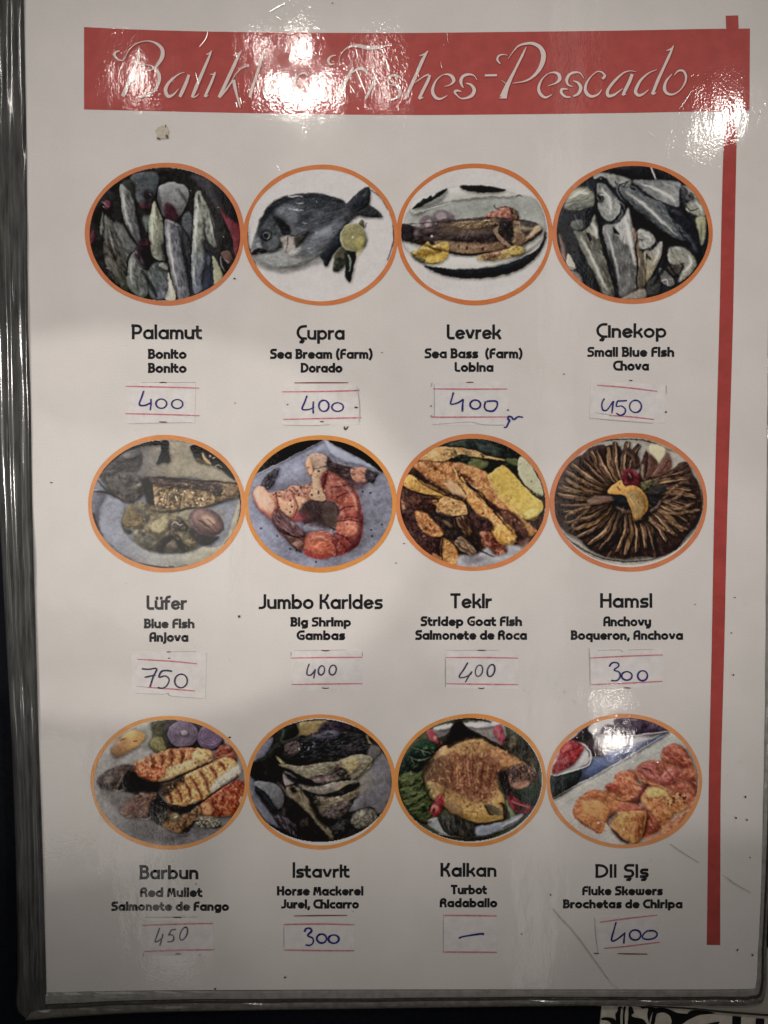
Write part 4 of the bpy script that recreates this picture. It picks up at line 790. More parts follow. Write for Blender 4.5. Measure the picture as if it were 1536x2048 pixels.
def pic10():
    c = Canvas((44, 42, 42))
    c._lay((np.ones((CH, CW), np.float32), slice(0, CH), slice(0, CW)), (42, 41, 40), n=10, ns=50)
    c.p("1280,420 1365,560 1370,800 1300,960 1240,980 1180,920 980,970 1040,860 1080,760 1100,620 1200,500", (102, 98, 98), 4, n=6, ns=20, ang=90, st=5); c.p("1060,640 1160,580 1200,700 1120,800 1060,800", (120, 112, 98), 9, a=.8)
    c.p("200,340 300,290 280,380 230,470 180,510 110,520 140,430", (96, 96, 104), 4, n=12); c.p("75,640 140,700 150,800 240,930 330,1060 370,1120 250,1060 130,900 75,760", (98, 98, 104), 4, n=8)
    c.p("540,160 640,145 800,150 720,230 660,270 580,285 540,260", (138, 118, 76), 3, n=10); c.p("390,240 470,190 520,180 525,260 470,300 390,310", (30, 36, 34), 3); c.s("370,330 400,240 380,210", [12, 16, 6], (70, 76, 58), 4); c.s("520,160 540,260 490,310 380,330", [10, 12, 14, 8], (132, 122, 84), 3); c.p("700,230 800,150 1000,190 960,260 780,250", (50, 44, 50), 4, n=18)
    c.p("360,350 480,300 640,280 780,240 900,240 1080,250 1150,300 1190,360 1180,400 1050,460 930,500 760,520 560,545 440,520 380,440", (48, 48, 46), 3, n=20, ns=18, ang=-10, st=4, c2=(34, 34, 38)); c.p("640,270 780,235 900,240 860,300 700,310", (88, 84, 92), 6, n=24, ns=14)
    c.p("380,380 500,320 560,400 500,450 400,440", (84, 72, 66), 6, n=20, ns=20); c.spec((520, 340, 680, 400), 16, 7, (128, 130, 138), 31); c.spec((700, 250, 980, 380), 16, 6, (96, 94, 102), 32)
    c.p("900,400 1100,300 1160,360 1260,380 1240,430 1100,440 960,480", (50, 46, 48), 5, n=16); c.s("1150,270 1170,340 1200,360", [10, 16, 8], (140, 124, 78), 3); c.p("1160,380 1250,370 1280,420 1200,520 1160,470", (86, 82, 78), 6, n=12)
    c.p("290,545 400,535 480,545 600,550 750,520 900,500 1040,450 1150,450 1200,490 1180,560 1100,620 1010,690 950,590 880,560 800,620 700,640 620,670 520,620 420,570 330,560", (138, 130, 104), 2.5, n=16, ns=34, c2=(114, 106, 86), hard=3)
    c.p("920,520 1040,470 1080,540 1020,620 970,600", (152, 136, 92), 5, n=14); c.s("300,440 350,490 400,540", [10, 24, 26], (142, 132, 92), 2, n=18, ns=12, ang=45, st=3); c.s("290,545 350,548 430,555", [6, 18, 20], (146, 134, 98), 2)
    c.p("880,570 950,590 1000,660 980,690 880,680 800,690 700,700 640,660 740,650 820,600", (48, 42, 44), 3, n=12); c.p("620,650 720,650 860,620 880,670 820,700 700,710", (120, 106, 96), 5, n=18, c2=(88, 70, 66)); c.e(885, 555, 20, 24, 0, (92, 62, 56), 4); c.s("1000,640 1070,570 1100,540", [8, 20, 10], (86, 68, 54), 4)
    c.s("1010,690 1110,600 1210,500", [6, 8, 6], (44, 38, 34), 2)
    c.s("390,590 520,670 640,710 780,710 850,690", [6, 14, 14, 14, 5], (28, 26, 28), 2)
    c.p("520,700 620,720 760,720 880,690 1000,685 1060,690 960,760 860,790 760,810 640,790 560,750", (132, 124, 108), 2.5, n=16, ns=30, c2=(112, 104, 92)); c.p("900,720 980,700 980,760 900,780", (140, 122, 86), 5); c.p("740,815 860,780 960,730 1060,700 1080,730 1000,790 900,820 820,828", (28, 28, 28), 2.5)
    c.p("670,830 800,835 920,820 1030,780 1080,760 1060,820 980,880 920,940 820,975 720,970 680,900", (132, 120, 92), 3, n=18, ns=30, c2=(96, 84, 68), hard=4); c.p("760,930 900,880 1010,880 940,1000 860,1060 740,1040 700,980", (66, 58, 56), 5, n=20, c2=(90, 78, 72))
    c.p("640,800 720,870 760,880 700,900 650,850", (40, 40, 40), 3)
    c.p("100,530 230,460 340,330 400,400 330,440 350,540 380,560 400,640 330,700 200,680 110,640", (38, 38, 34), 2.5, n=7); c.p("100,530 180,510 200,600 190,665 108,650", (14, 15, 16), 1.5, sm=False)
    c.p("120,720 160,685 260,700 340,730 400,810 395,890 350,945 300,890 240,810 170,750", (112, 112, 110), 2.5, n=12, g=((86, 84, 82), 220, 720, 340, 940)); c.s("150,760 240,840 330,950", [12, 40, 20], (46, 48, 50), 4); c.p("390,615 430,610 530,680 480,715 410,730", (122, 112, 106), 2, n=12)
    c.p("420,760 460,740 540,760 600,830 660,900 720,1020 800,1100 850,1210 790,1210 720,1110 620,1000 520,880 450,830", (120, 108, 84), 3, n=16, ns=26, ang=50, st=4, c2=(98, 86, 68)); c.s("330,700 400,760 440,830", [6, 12, 8], (116, 98, 84), 3); c.e(490, 765, 36, 26, 0, (30, 28, 28), 3); c.e(520, 760, 16, 14, 0, (134, 130, 110), 3); c.s("540,780 580,850", [8, 14], (76, 60, 52), 3)
    c.p("410,880 520,900 640,1010 780,1170 760,1220 600,1210 540,1120 440,1050 400,960", (28, 28, 26), 4, n=7); c.e(590, 1070, 46, 56, 20, (62, 54, 48), 8)
    c.p("310,1000 400,1010 480,1060 520,1110 520,1190 440,1160 370,1110", (78, 70, 72), 4, n=22, ns=20, ang=60, st=3, c2=(44, 38, 42)); c.s("380,900 400,960 395,1010", [6, 16, 8], (70, 62, 58), 3)
    c.p("1000,1050 1060,960 1180,930 1240,970 1240,1030 1190,1080 1110,1120 1040,1100", (112, 106, 90), 3, n=20, ns=26, c2=(84, 78, 68)); c.s("1150,940 1200,930 1235,980", [6, 8, 5], (42, 40, 34), 2); c.p("800,1080 900,1030 980,1050 960,1140 880,1180", (68, 64, 62), 5, n=22, ns=24, c2=(44, 42, 42)); c.e(1105, 985, 24, 20, 0, (146, 142, 118), 4)
    c.s("330,350 400,420 460,500", [4, 6, 4], (52, 52, 44), 2)
    c.fib("360,350 780,240 1190,360 930,500 440,520", 300, 60, 7, -10, ((92, 90, 84), (20, 20, 20), (24, 24, 28)), .5, 12, 1)
    c.fib("300,540 600,550 1040,450 1200,490 1010,690 700,640 420,570", 200, 60, 8, -12, ((172, 162, 130), (84, 76, 60)), .45, 14, 2)
    c.fib("520,700 1060,690 960,760 640,790", 110, 60, 7, -4, ((160, 150, 128), (84, 76, 66)), .45, 12, 3)
    c.fib("670,830 1080,760 980,880 720,970", 120, 60, 7, -12, ((160, 146, 110), (70, 60, 48)), .45, 14, 4)
    c.fib("420,760 540,760 850,1210 720,1110", 120, 70, 7, 55, ((152, 136, 104), (70, 60, 48)), .45, 10, 5)
    c.fib("400,880 640,1010 900,1200 540,1200", 110, 60, 9, 50, ((58, 54, 48), (14, 14, 14)), .5, 25, 6); c.fib("1000,1050 1240,970 1110,1120", 70, 34, 7, 10, ((150, 144, 118), (56, 52, 44)), .5, 50, 7)
    c.fib("760,930 1010,880 860,1060", 80, 50, 7, -20, ((110, 98, 84), (34, 30, 32)), .5, 25, 8)
    c.p("380,600 560,680 760,720 640,740 480,700", (16, 16, 18), 4, a=.8, sh=0); c.p("640,830 700,900 740,1000 900,1050 760,1100 640,940", (20, 19, 20), 6, a=.75, sh=0)
    return c


def pic11():
    c = Canvas((74, 78, 58))
    c.p("430,220 620,170 1000,150 1100,230 1060,360 950,330 800,240 600,260 480,300", (128, 120, 112), 3, n=7); c.p("450,200 600,170 600,210 470,230", (172, 166, 160), 3); c.p("720,170 1000,150 1010,190 800,205", (170, 166, 160), 3); c.s("600,155 680,135 780,130 960,160", [5, 10, 10, 6], (40, 22, 24), 1.5)
    c.p("380,240 430,230 490,330 470,355 420,330", (132, 60, 66), 2); c.e(450, 300, 18, 18, 0, (180, 120, 110), 4)
    c.p("1000,190 1050,190 1080,280 1130,360 1090,390 1020,310 985,250", (142, 62, 70), 2, n=8); c.s("1020,220 1030,290", [16, 24], (170, 110, 108), 5)
    c.p("130,560 200,440 330,320 470,360 480,440 400,520 300,600 240,620 130,640", (34, 44, 40), 3, n=9); c.p("250,370 370,320 470,370 440,400 300,400", (44, 66, 48), 4)
    for q in ("240,385 350,420 420,440", "210,470 330,500 420,470", "240,480 260,530", "330,410 360,460"):
        c.s(q, [4, 8, 3], (150, 168, 128), 2, a=.7)
    c.p("130,640 240,600 340,640 380,740 420,860 430,960 390,1050 260,1000 170,880 130,760", (78, 84, 50), 3, n=22, ns=28, ang=-20, st=2, c2=(42, 50, 34), hard=6)
    for q in ("150,760 260,740 350,700", "170,820 280,800 350,780", "200,900 300,830 350,820", "280,960 340,900 400,930", "150,690 220,660"):
        c.s(q, [6, 14, 6], (134, 140, 92), 3, a=.6)
    c.p("560,270 620,170 680,140 760,220 860,270 980,330 1150,430 1300,520 1260,560 900,360 700,330 600,380 490,400 500,330", (38, 35, 33), 2.5, n=7)
    c.p("1130,270 1250,300 1350,420 1390,560 1330,640 1240,520 1120,420 1060,360", (62, 58, 48), 4, n=14, c2=(44, 42, 38)); c.p("1140,290 1200,290 1180,390 1120,380", (88, 80, 60), 6)
    c.p("490,400 600,350 720,300 860,290 980,360 1120,430 1260,520 1320,560 1390,640 1360,700 1310,740 1180,770 1120,720 1100,600 1010,640 1020,740 1080,860 1080,1010 1000,1050 860,1075 720,1050 600,980 500,880 420,840 370,740 350,640 380,540", (160, 118, 74), 2.5, n=22, ns=26, c2=(120, 82, 60), hard=4)
    c.p("500,420 700,340 860,300 960,360 900,420 760,470 600,470 520,500", (182, 146, 88), 7, n=16, a=.85); c.p("960,400 1150,470 1240,540 1100,560 980,520", (176, 124, 76), 6, n=16)
    c.p("380,560 500,470 620,480 600,660 560,740 440,720 370,660", (104, 80, 60), 7, n=20, c2=(76, 58, 50), ns=34)
    c.p("370,700 480,700 540,780 470,840 420,840", (158, 128, 80), 5, n=12)
    c.p("560,460 700,450 880,460 1020,520 1040,600 980,680 960,820 860,900 720,860 600,800 560,640", (136, 88, 62), 9, n=26, ns=22, c2=(104, 58, 48), hard=3, a=.75)
    g = np.random.default_rng(3)
    bodyp = "370,640 500,430 720,310 900,330 1250,530 1060,640 1080,860 860,1060 600,960 420,820"
    c.fib(bodyp, 420, 40, 8, 70, ((206, 164, 104), (222, 184, 120), (92, 52, 40), (120, 76, 50)), .5, 40, 1)
    c.fib("560,460 880,450 1040,580 960,860 640,860", 240, 60, 9, 75, ((74, 34, 36), (92, 44, 40), (196, 150, 98)), .55, 30, 2)
    c.fib("130,560 330,320 470,400 420,960 200,920", 170, 60, 9, -20, ((120, 134, 92), (22, 32, 28), (66, 84, 52)), .5, 35, 3)
    c.fib("1130,290 1390,560 1300,640 1100,400", 110, 50, 9, 40, ((96, 88, 66), (30, 28, 24)), .5, 35, 4)
    c.fib("540,900 1080,860 960,1060 700,1020", 110, 50, 8, 10, ((214, 182, 104), (120, 88, 48)), .5, 25, 5)
    for i in range(70):
        x = g.uniform(560, 1040); y = g.uniform(460, 880); a = g.uniform(0, 6.28); L = g.uniform(18, 60)
        col = ((200, 158, 112), (78, 36, 38), (176, 122, 82), (64, 32, 34), (212, 180, 128))[i % 5]
        c.s([(x, y), (x + L * .5 * math.cos(a) + 6, y + L * .5 * math.sin(a)), (x + L * math.cos(a), y + L * math.sin(a))], [3, g.uniform(6, 12), 3], col, 1, a=.8)
    for i in range(50):
        x = g.uniform(500, 1120); y = g.uniform(330, 520); col = ((132, 88, 56), (206, 168, 106))[i % 2]
        c.e(x, y, g.uniform(6, 16), g.uniform(4, 9), g.uniform(0, 180), col, 1.2, a=.6)
    c.p("560,760 700,820 820,880 940,880 1000,820 1010,740 1080,850 1090,960 1070,1030 960,1060 820,1070 680,1020 600,960 540,880", (168, 138, 78), 4, n=14, ns=34, c2=(160, 122, 66)); c.p("540,880 660,900 700,1000 620,980", (134, 104, 70), 6, n=12)
    c.p("905,900 980,905 1060,960 1050,1000 960,990 920,950", (92, 82, 62), 2.5, n=10, sh=(3, 0, 30, 5)); c.s("1035,890 1070,900 1085,1020", [10, 26, 14], (56, 44, 36), 2.5); c.s("905,910 940,980 980,1000", [10, 14, 6], (50, 36, 30), 2); c.s("720,960 830,970 830,1000", [4, 8, 6], (96, 66, 40), 2)
    c.s("600,1000 750,1060 900,1080 1040,1050", [8, 14, 12, 5], (54, 52, 40), 4)
    c.p("1020,620 1110,590 1130,700 1180,760 1110,800 1060,740", (54, 46, 40), 4, n=12); c.p("1130,560 1280,540 1380,620 1350,700 1250,770 1150,760 1110,660", (108, 80, 64), 4, n=26, ns=22, c2=(60, 44, 40), hard=6); c.p("1160,700 1280,680 1310,720 1250,765 1170,760", (146, 108, 84), 5, n=14)
    for q in ("1280,540 1330,660", "1330,540 1370,620", "1190,570 1240,620"):
        c.s(q, [3, 7, 3], (182, 160, 132), 1, a=.7)
    c.p("1110,760 1200,770 1300,740 1400,690 1405,760 1360,900 1300,900 1200,860", (40, 52, 40), 3, n=9); c.s("1100,860 1160,1000 1170,1040", [24, 50, 20], (112, 122, 88), 3)
    c.p("1100,800 1130,780 1200,850 1330,920 1310,960 1260,990 1170,960 1120,880", (138, 54, 60), 2, n=12, c2=(104, 34, 42)); c.e(1215, 920, 50, 22, 25, (74, 28, 34), 3); c.s("1150,870 1220,900 1300,930", [5, 9, 5], (196, 120, 112), 2); c.e(1150, 830, 24, 22, 0, (92, 36, 42), 3)
    c.p("415,940 460,850 520,810 535,900 500,970 460,1010 415,975", (140, 48, 54), 2, n=12); c.e(460, 930, 30, 48, 25, (176, 108, 92), 5); c.e(445, 950, 16, 26, 20, (84, 28, 32), 3); c.s("440,1010 400,1050 340,1050", [10, 12, 5], (128, 60, 56), 2)
    c.p("380,1060 470,1020 520,1100 600,1180 560,1180 440,1120", (140, 140, 132), 4); c.p("490,1010 620,1000 800,1070 830,1160 760,1195 640,1190 560,1130", (72, 70, 62), 4, n=18, ns=24, ang=80, st=3, c2=(50, 48, 44)); c.p("820,1110 920,1080 1080,1050 1180,1000 1260,990 1160,1090 980,1160 840,1190", (130, 132, 138), 3, n=8); c.s("1050,1100 1160,1050 1240,1000", [16, 26, 14], (164, 162, 150), 4)
    c.s("490,1160 600,1190 760,1215", [5, 10, 5], (190, 180, 160), 1.5); c.s("500,1180 700,1205 900,1205 1050,1150", [14, 22, 20, 6], (44, 40, 36), 3); c.s("130,860 200,980 330,1060 420,1060", [16, 20, 16, 6], (30, 34, 34), 3); c.s("480,1030 540,1130 600,1180", [10, 16, 8], (40, 40, 36), 2)
    for q, w in (("800,470 795,600 805,760 800,860", 12), ("700,480 710,620 720,780", 14), ("900,500 880,640 860,820 840,900", 20), ("980,560 950,680 930,800", 18), ("620,520 600,640 590,760", 14), ("560,600 620,720 700,840", 10), ("1040,520 1010,620 980,680", 14)):
        c.s(q, [w * .3, w, w * .8, w * .2], (66, 32, 32), 2.5, a=.75, sh=0)
    for q, w in (("760,480 750,600 770,720", 12), ("850,480 840,600 820,700", 10), ("940,520 930,620 900,720", 10), ("660,500 650,620 660,720", 10)):
        c.s(q, [w * .3, w, w * .8, w * .2], (206, 164, 104), 2.5, a=.7, sh=0)
    c.p("350,560 480,470 600,480 590,640 540,730 420,700 350,660", (96, 72, 54), 14, a=.5, sh=0)
    c.p("430,600 600,420 860,330 1100,460 1040,620 1000,860 700,880 520,820", (120, 80, 56), 16, a=.42, sh=0)
    c.fib("400,600 600,420 860,330 1140,470 1040,620 1000,880 700,960 480,840", 300, 50, 9, 75, ((66, 36, 34), (196, 156, 100), (150, 104, 66)), .6, 35, 21)
    c.s("480,390 400,520 350,640 380,760 430,860 540,940", [14, 24, 24, 22, 20, 12], (40, 36, 30), 6, a=.8, sh=0)
    c.s("620,1000 760,1060 900,1080 1060,1040", [10, 20, 20, 8], (44, 40, 32), 4, a=.8, sh=0)
    c.p("1020,620 1100,600 1120,720 1180,780 1110,830 1060,760", (40, 34, 32), 6, a=.85, sh=0); c.s("1140,620 1240,600 1330,640", [14, 30, 14], (70, 50, 42), 4, a=.7, sh=0)
    c.p("620,190 690,150 760,230 980,340 1000,380 860,310 700,330 560,390", (32, 30, 28), 3, a=.8, sh=0)
    return c


def pic12():
    c = Canvas((166, 162, 148))
    c.p("120,850 440,660 740,500 1160,250 1250,300 1400,520 1420,800 1200,1120 800,1270 400,1180 150,950", (168, 163, 148), 2, g=((150, 150, 134), 800, 900, 700, 520), n=5)
    c.p("95,640 300,600 460,500 540,440 1000,310 1160,240 1160,260 980,370 740,505 440,665 118,845 95,760", (84, 92, 112), 2, g=((52, 60, 62), 520, 560, 180, 700), n=7, sm=False); c.p("120,850 98,760 98,660 250,625 380,600 300,740", (42, 48, 46), 2, n=6); c.p("440,560 600,450 820,400 700,520 560,590 440,640", (84, 98, 128), 8, n=8, a=.85)
    c.s("118,848 440,668 740,505 1160,252", [4, 7, 8, 5], (196, 188, 176), 1.5, a=.9)
    c.p("270,330 440,190 460,260 520,330 600,440 470,460 400,360 330,320", (60, 46, 50), 3, n=12); c.p("260,330 330,280 440,180 480,180 440,300", (34, 32, 36), 4)
    c.p("440,200 520,140 660,120 690,160 670,200 620,180 580,240 500,270 450,250", (184, 176, 166), 3, n=8)
    c.p("670,140 740,115 900,120 1060,170 1160,235 1060,260 900,270 740,280 600,260 550,240 600,180 670,190", (74, 60, 72), 3, n=14, c2=(54, 44, 54)); c.s("760,130 880,145", [4, 6], (160, 150, 152), 1.5)
    c.s("500,270 700,290 950,265 1160,238", [5, 14, 14, 8], (166, 158, 154), 2); c.p("520,300 700,290 980,280 900,380 780,430 640,440 560,400", (172, 170, 168), 9, a=.55, n=16, ns=14)
    c.p("130,620 150,480 200,370 290,330 400,350 460,430 450,510 380,560 250,610", (176, 172, 160), 2); c.s("400,370 460,430 455,520 380,570 120,640", [5, 9, 12, 12, 10], (196, 192, 184), 1.5); c.s("390,370 445,430 440,480", [4, 9, 4], (46, 40, 44), 1.5)
    c.p("110,600 160,480 200,370 280,320 350,330 395,390 370,440 340,500 280,550 150,615", (152, 54, 56), 3, n=18, ns=40, c2=(122, 42, 46), hard=4); c.e(240, 400, 54, 30, -30, (176, 84, 78), 7); c.e(230, 510, 50, 26, 0, (166, 86, 84), 6)
    # pieces of fish
    c.p("300,950 330,880 400,800 480,770 600,780 700,810 850,860 900,930 780,960 680,980 620,1020 580,1120 550,1165 480,1120 380,1060 310,1010", (182, 120, 72), 2.5, n=14, ns=40, c2=(162, 98, 60), hard=3, sh=(-3, -3, 22, 8))
    c.p("400,860 540,880 620,940 560,1060 440,1000 380,940", (192, 134, 78), 8, n=12, a=.8); c.s("380,850 480,820 600,860 680,880", [5, 14, 14, 5], (150, 88, 58), 4); c.e(530, 1065, 12, 10, 0, (240, 220, 190), 1.2); c.s("310,1010 400,1080 540,1160", [10, 16, 12], (142, 78, 50), 5)
    c.p("590,740 660,700 670,650 740,600 860,590 900,620 870,700 960,760 940,840 860,880 780,860 700,800 620,780", (178, 108, 72), 2.5, n=18, ns=30, c2=(152, 84, 58)); c.p("600,740 660,710 730,780 700,805 640,780", (142, 62, 48), 3); c.s("680,660 780,740 860,840", [6, 16, 8], (146, 78, 54), 4); c.s("740,620 850,680 900,760", [8, 18, 6], (194, 128, 88), 5)
    c.p("860,600 900,540 1000,500 1090,500 1110,400 1160,370 1220,350 1310,400 1380,520 1420,640 1415,800 1390,900 1300,920 1180,880 1100,780 960,720 900,680", (168, 100, 72), 2.5, n=18, ns=40, c2=(142, 78, 60), hard=3)
    c.p("1090,480 1130,390 1210,355 1300,400 1370,520 1300,560 1180,520", (158, 90, 68), 4, n=18, ns=26, ang=40, st=3, c2=(132, 68, 54)); c.p("920,560 1040,530 1060,600 1100,660 1180,620 1240,600 1200,700 1080,700 960,640", (168, 94, 82), 4, n=16); c.s("1090,660 1150,600 1200,590", [10, 26, 12], (192, 132, 120), 4); c.s("1100,690 1180,680 1240,600", [10, 22, 10], (118, 52, 50), 5)
    c.s("920,570 990,590 1040,640", [10, 22, 8], (82, 44, 40), 2); c.s("1180,520 1260,560 1290,620", [6, 10, 5], (104, 52, 42), 3); c.s("880,660 960,700 1100,740 1250,830 1350,880", [8, 14, 16, 16, 10], (196, 136, 86), 4, n=14)
    c.s("1220,380 1300,460 1390,700", [4, 8, 4], (190, 120, 90), 3, a=.7); c.s("1320,660 1380,700 1400,770", [20, 40, 14], (128, 64, 52), 6)
    c.p("840,860 900,780 950,690 980,740 940,830 880,890", (96, 50, 46), 5); c.s("820,870 900,880", [30, 20], (90, 56, 50), 5)
    c.p("910,850 960,760 1020,740 1140,770 1250,830 1340,900 1280,960 1200,1000 1160,1100 1060,1150 920,1200 920,1090 960,960", (184, 128, 74), 3, n=16, ns=32, c2=(160, 98, 62)); c.p("960,790 1020,750 1120,770 1170,830 1080,830 980,840", (196, 162, 92), 6, n=10)
    c.spec((1150, 800, 1320, 910), 16, 16, (92, 52, 38), 41, (196, 146, 92)); c.p("960,960 1030,1000 1090,1080 1040,1150 940,1190 930,1100", (152, 78, 58), 6, n=12); c.s("965,950 940,1080 925,1200", [16, 30, 16], (100, 52, 44), 5); c.s("1160,1090 1190,1060", [24, 14], (84, 40, 32), 3)
    c.p("700,900 830,900 950,930 900,970 760,960", (166, 92, 72), 6, n=14); c.s("830,950 900,950 960,930", [6, 12, 6], (112, 44, 38), 4)
    c.p("640,1080 700,990 800,960 950,965 960,1040 920,1200 850,1260 780,1230 690,1160", (188, 138, 76), 3, n=14, ns=36, c2=(172, 112, 62)); c.p("700,1020 780,980 790,1040 740,1100", (200, 166, 90), 7, a=.8); c.s("920,990 890,1100 880,1230", [10, 26, 16], (156, 82, 54), 5); c.s("600,1060 640,1000 700,970", [20, 36, 12], (100, 62, 50), 6)
    c.s("640,1120 720,1200 800,1255", [12, 22, 12], (66, 44, 38), 4); c.e(762, 1132, 8, 7, 0, (235, 215, 180), 1.2); c.p("1160,1060 1300,960 1420,820 1430,950 1250,1140 1000,1230 930,1200 1060,1160", (178, 112, 76), 7, n=12, a=.9)
    for po, a_ in (("300,950 480,770 900,930 550,1165", 25), ("590,740 860,590 960,760 780,860", 30), ("870,600 1220,350 1420,640 1300,920 960,720", 30), ("910,850 1140,770 1340,900 1060,1150", 30), ("640,1080 800,960 960,1040 850,1260", 75), ("1060,1150 1300,960 1420,820 1250,1140", -35)):
        c.fib(po, 150, 60, 8, a_, ((216, 156, 100), (228, 176, 112), (128, 70, 48), (112, 58, 44)), .42, 18, 1)
    for q in ("600,800 700,860 860,880 960,960", "860,600 900,700 960,760", "600,1040 640,1110 800,1250", "960,960 1060,1150", "310,1010 420,1090 550,1160", "1100,500 1180,640 1300,700", "940,960 930,1100 920,1200"):
        c.s(q, [4, 10, 8, 3], (92, 46, 38), 2, a=.7)
    c.fib("110,600 200,370 390,390 280,550", 60, 50, 10, -40, ((190, 96, 88), (100, 30, 36)), .45, 30, 4)
    return c


# picture: corner of its patch in the picture frame, its oval (centre, radii) in patch units, page tone round it
PICS = [
    (pic1, (160, 310), (765, 715, 690, 590), (198, 190, 178), (767, 714, 720, 646)),
    (pic2, (480, 310), (730, 725, 662, 588), (200, 192, 178), (730, 725, 700, 637)),
    (pic3, (780, 310), (757, 718, 655, 590), (198, 190, 178), (766, 716, 706, 641)),
    (pic4, (1095, 310), (765, 698, 684, 604), (196, 190, 178), (770, 700, 725, 645)),
    (pic5, (160, 850), (781, 716, 670, 570), (196, 190, 178), (781, 713, 712, 622)),
    (pic6, (480, 850), (722, 708, 652, 574), (196, 190, 176), (726, 709, 690, 621)),
    (pic7, (780, 850), (742, 705, 650, 572), (194, 188, 174), (748, 702, 694, 620)),
    (pic8, (1090, 850), (752, 685, 668, 568), (186, 181, 170), (757, 698, 712, 627)),
    (pic9, (170, 1410), (767, 707, 672, 562), (170, 164, 153), (762, 700, 714, 605)),
    (pic10, (480, 1410), (721, 683, 648, 544), (164, 158, 148), (728, 693, 675, 611)),
    (pic11, (770, 1410), (765, 675, 642, 546), (164, 159, 149), (772, 680, 688, 601)),
    (pic12, (1080, 1410), (757, 690, 660, 576), (166, 162, 150), (762, 688, 703, 608)),
]
# ---------------------------------------------------------------------------
# materials
# ---------------------------------------------------------------------------
def lin(c):
    c = np.asarray(c, float) / 255.0
    return np.where(c <= .04045, c / 12.92, ((c + .055) / 1.055) ** 2.4)


def film_group():
    """relief of the clear lamination: fine dimples, long vertical ripples, slow bulges"""
    g = bpy.data.node_groups.new("film_relief", 'ShaderNodeTree')
    g.interface.new_socket("Normal", in_out='OUTPUT', socket_type='NodeSocketVector')
    N, L = g.nodes, g.links
    geo = N.new('ShaderNodeNewGeometry')
    out = N.new('NodeGroupOutput')

    def noise(scale, detail=2.0, rough=.5, sx=1, sy=1, rot=0):
        m = N.new('ShaderNodeMapping')
        m.inputs['Scale'].default_value = (sx, sy, 1)
        m.inputs['Rotation'].default_value = (0, 0, rot)
        L.new(geo.outputs['Position'], m.inputs['Vector'])
        n = N.new('ShaderNodeTexNoise')
        n.inputs['Scale'].default_value = scale
        n.inputs['Detail'].default_value = detail
        n.inputs['Roughness'].default_value = rough
        L.new(m.outputs[0], n.inputs['Vector'])
        return n.outputs['Fac']

    def mul(a, k):
        m = N.new('ShaderNodeMath'); m.operation = 'MULTIPLY'
        L.new(a, m.inputs[0])
        if isinstance(k, float):
            m.inputs[1].default_value = k
        else:
            L.new(k, m.inputs[1])
        return m.outputs[0]

    def add(a, b):
        m = N.new('ShaderNodeMath'); m.operation = 'ADD'
        L.new(a, m.inputs[0]); L.new(b, m.inputs[1])
        return m.outputs[0]
    patch = N.new('ShaderNodeMapRange')
    patch.inputs[1].default_value = .38; patch.inputs[2].default_value = .62
    patch.inputs[3].default_value = .25; patch.inputs[4].default_value = 1.0
    L.new(noise(60, 1.0), patch.inputs[0])
    h = mul(noise(1500, 1.0, .5), FINE)
    h = mul(h, patch.outputs[0])
    h = add(h, mul(noise(420, 2.0, .6, 1.0, .55), MEDIUM))
    h = add(h, mul(noise(95, 1.5, .5, 1.6, .35), RIPPLE))
    h = add(h, mul(noise(22, 1.0, .5), BULGE))
    b = N.new('ShaderNodeBump')
    b.inputs['Strength'].default_value = 1.0
    b.inputs['Distance'].default_value = 1.0
    L.new(h, b.inputs['Height'])
    L.new(b.outputs[0], out.inputs[0])
    return g


FINE, MEDIUM, RIPPLE, BULGE = .000017, .000024, .00007, .00014
FILM = film_group()


def mat(name, col, rough=.6, coat=1.0, coat_rough=.06, spec=.06, vary=0.0, vscale=300.0, metallic=0.0, attr=None, second=None, vec=(1, 1, 1)):
    m = bpy.data.materials.new(name)
    m.use_nodes = True
    nt = m.node_tree
    b = nt.nodes["Principled BSDF"]
    b.inputs['Base Color'].default_value = (*col[:3], 1)
    b.inputs['Roughness'].default_value = rough
    b.inputs['Specular IOR Level'].default_value = spec
    b.inputs['Coat Weight'].default_value = coat
    b.inputs['Coat Roughness'].default_value = coat_rough
    b.inputs['Metallic'].default_value = metallic
    if coat:
        g = nt.nodes.new('ShaderNodeGroup'); g.node_tree = FILM
        nt.links.new(g.outputs[0], b.inputs['Coat Normal'])
    if attr:
        a = nt.nodes.new('ShaderNodeAttribute'); a.attribute_name = attr
        nt.links.new(a.outputs['Color'], b.inputs['Base Color'])
    elif vary:
        geo = nt.nodes.new('ShaderNodeNewGeometry')
        mp = nt.nodes.new('ShaderNodeMapping'); mp.inputs['Scale'].default_value = vec
        nt.links.new(geo.outputs['Position'], mp.inputs[0])
        n = nt.nodes.new('ShaderNodeTexNoise'); n.inputs['Scale'].default_value = vscale; n.inputs['Detail'].default_value = 4; n.inputs['Roughness'].default_value = .65
        nt.links.new(mp.outputs[0], n.inputs['Vector'])
        r = nt.nodes.new('ShaderNodeMapRange'); r.inputs[1].default_value = .3; r.inputs[2].default_value = .7
        nt.links.new(n.outputs['Fac'], r.inputs[0])
        mx = nt.nodes.new('ShaderNodeMix'); mx.data_type = 'RGBA'
        c2 = second if second is not None else tuple(v * (1 - vary) for v in col[:3])
        mx.inputs[6].default_value = (*col[:3], 1)
        mx.inputs[7].default_value = (*c2[:3], 1)
        nt.links.new(r.outputs[0], mx.inputs[0])
        nt.links.new(mx.outputs[2], b.inputs['Base Color'])
    return m


PAGE = (.82, .80, .79)


def ink(rgb, ref=(198, 190, 178)):
    """ink colour whose print on this page looks like rgb where the bare page looks like ref"""
    a = (lin(rgb) - .004) / (lin(ref) - .004) * np.array(PAGE)
    return tuple(float(v) for v in np.clip(a, .004, .85))


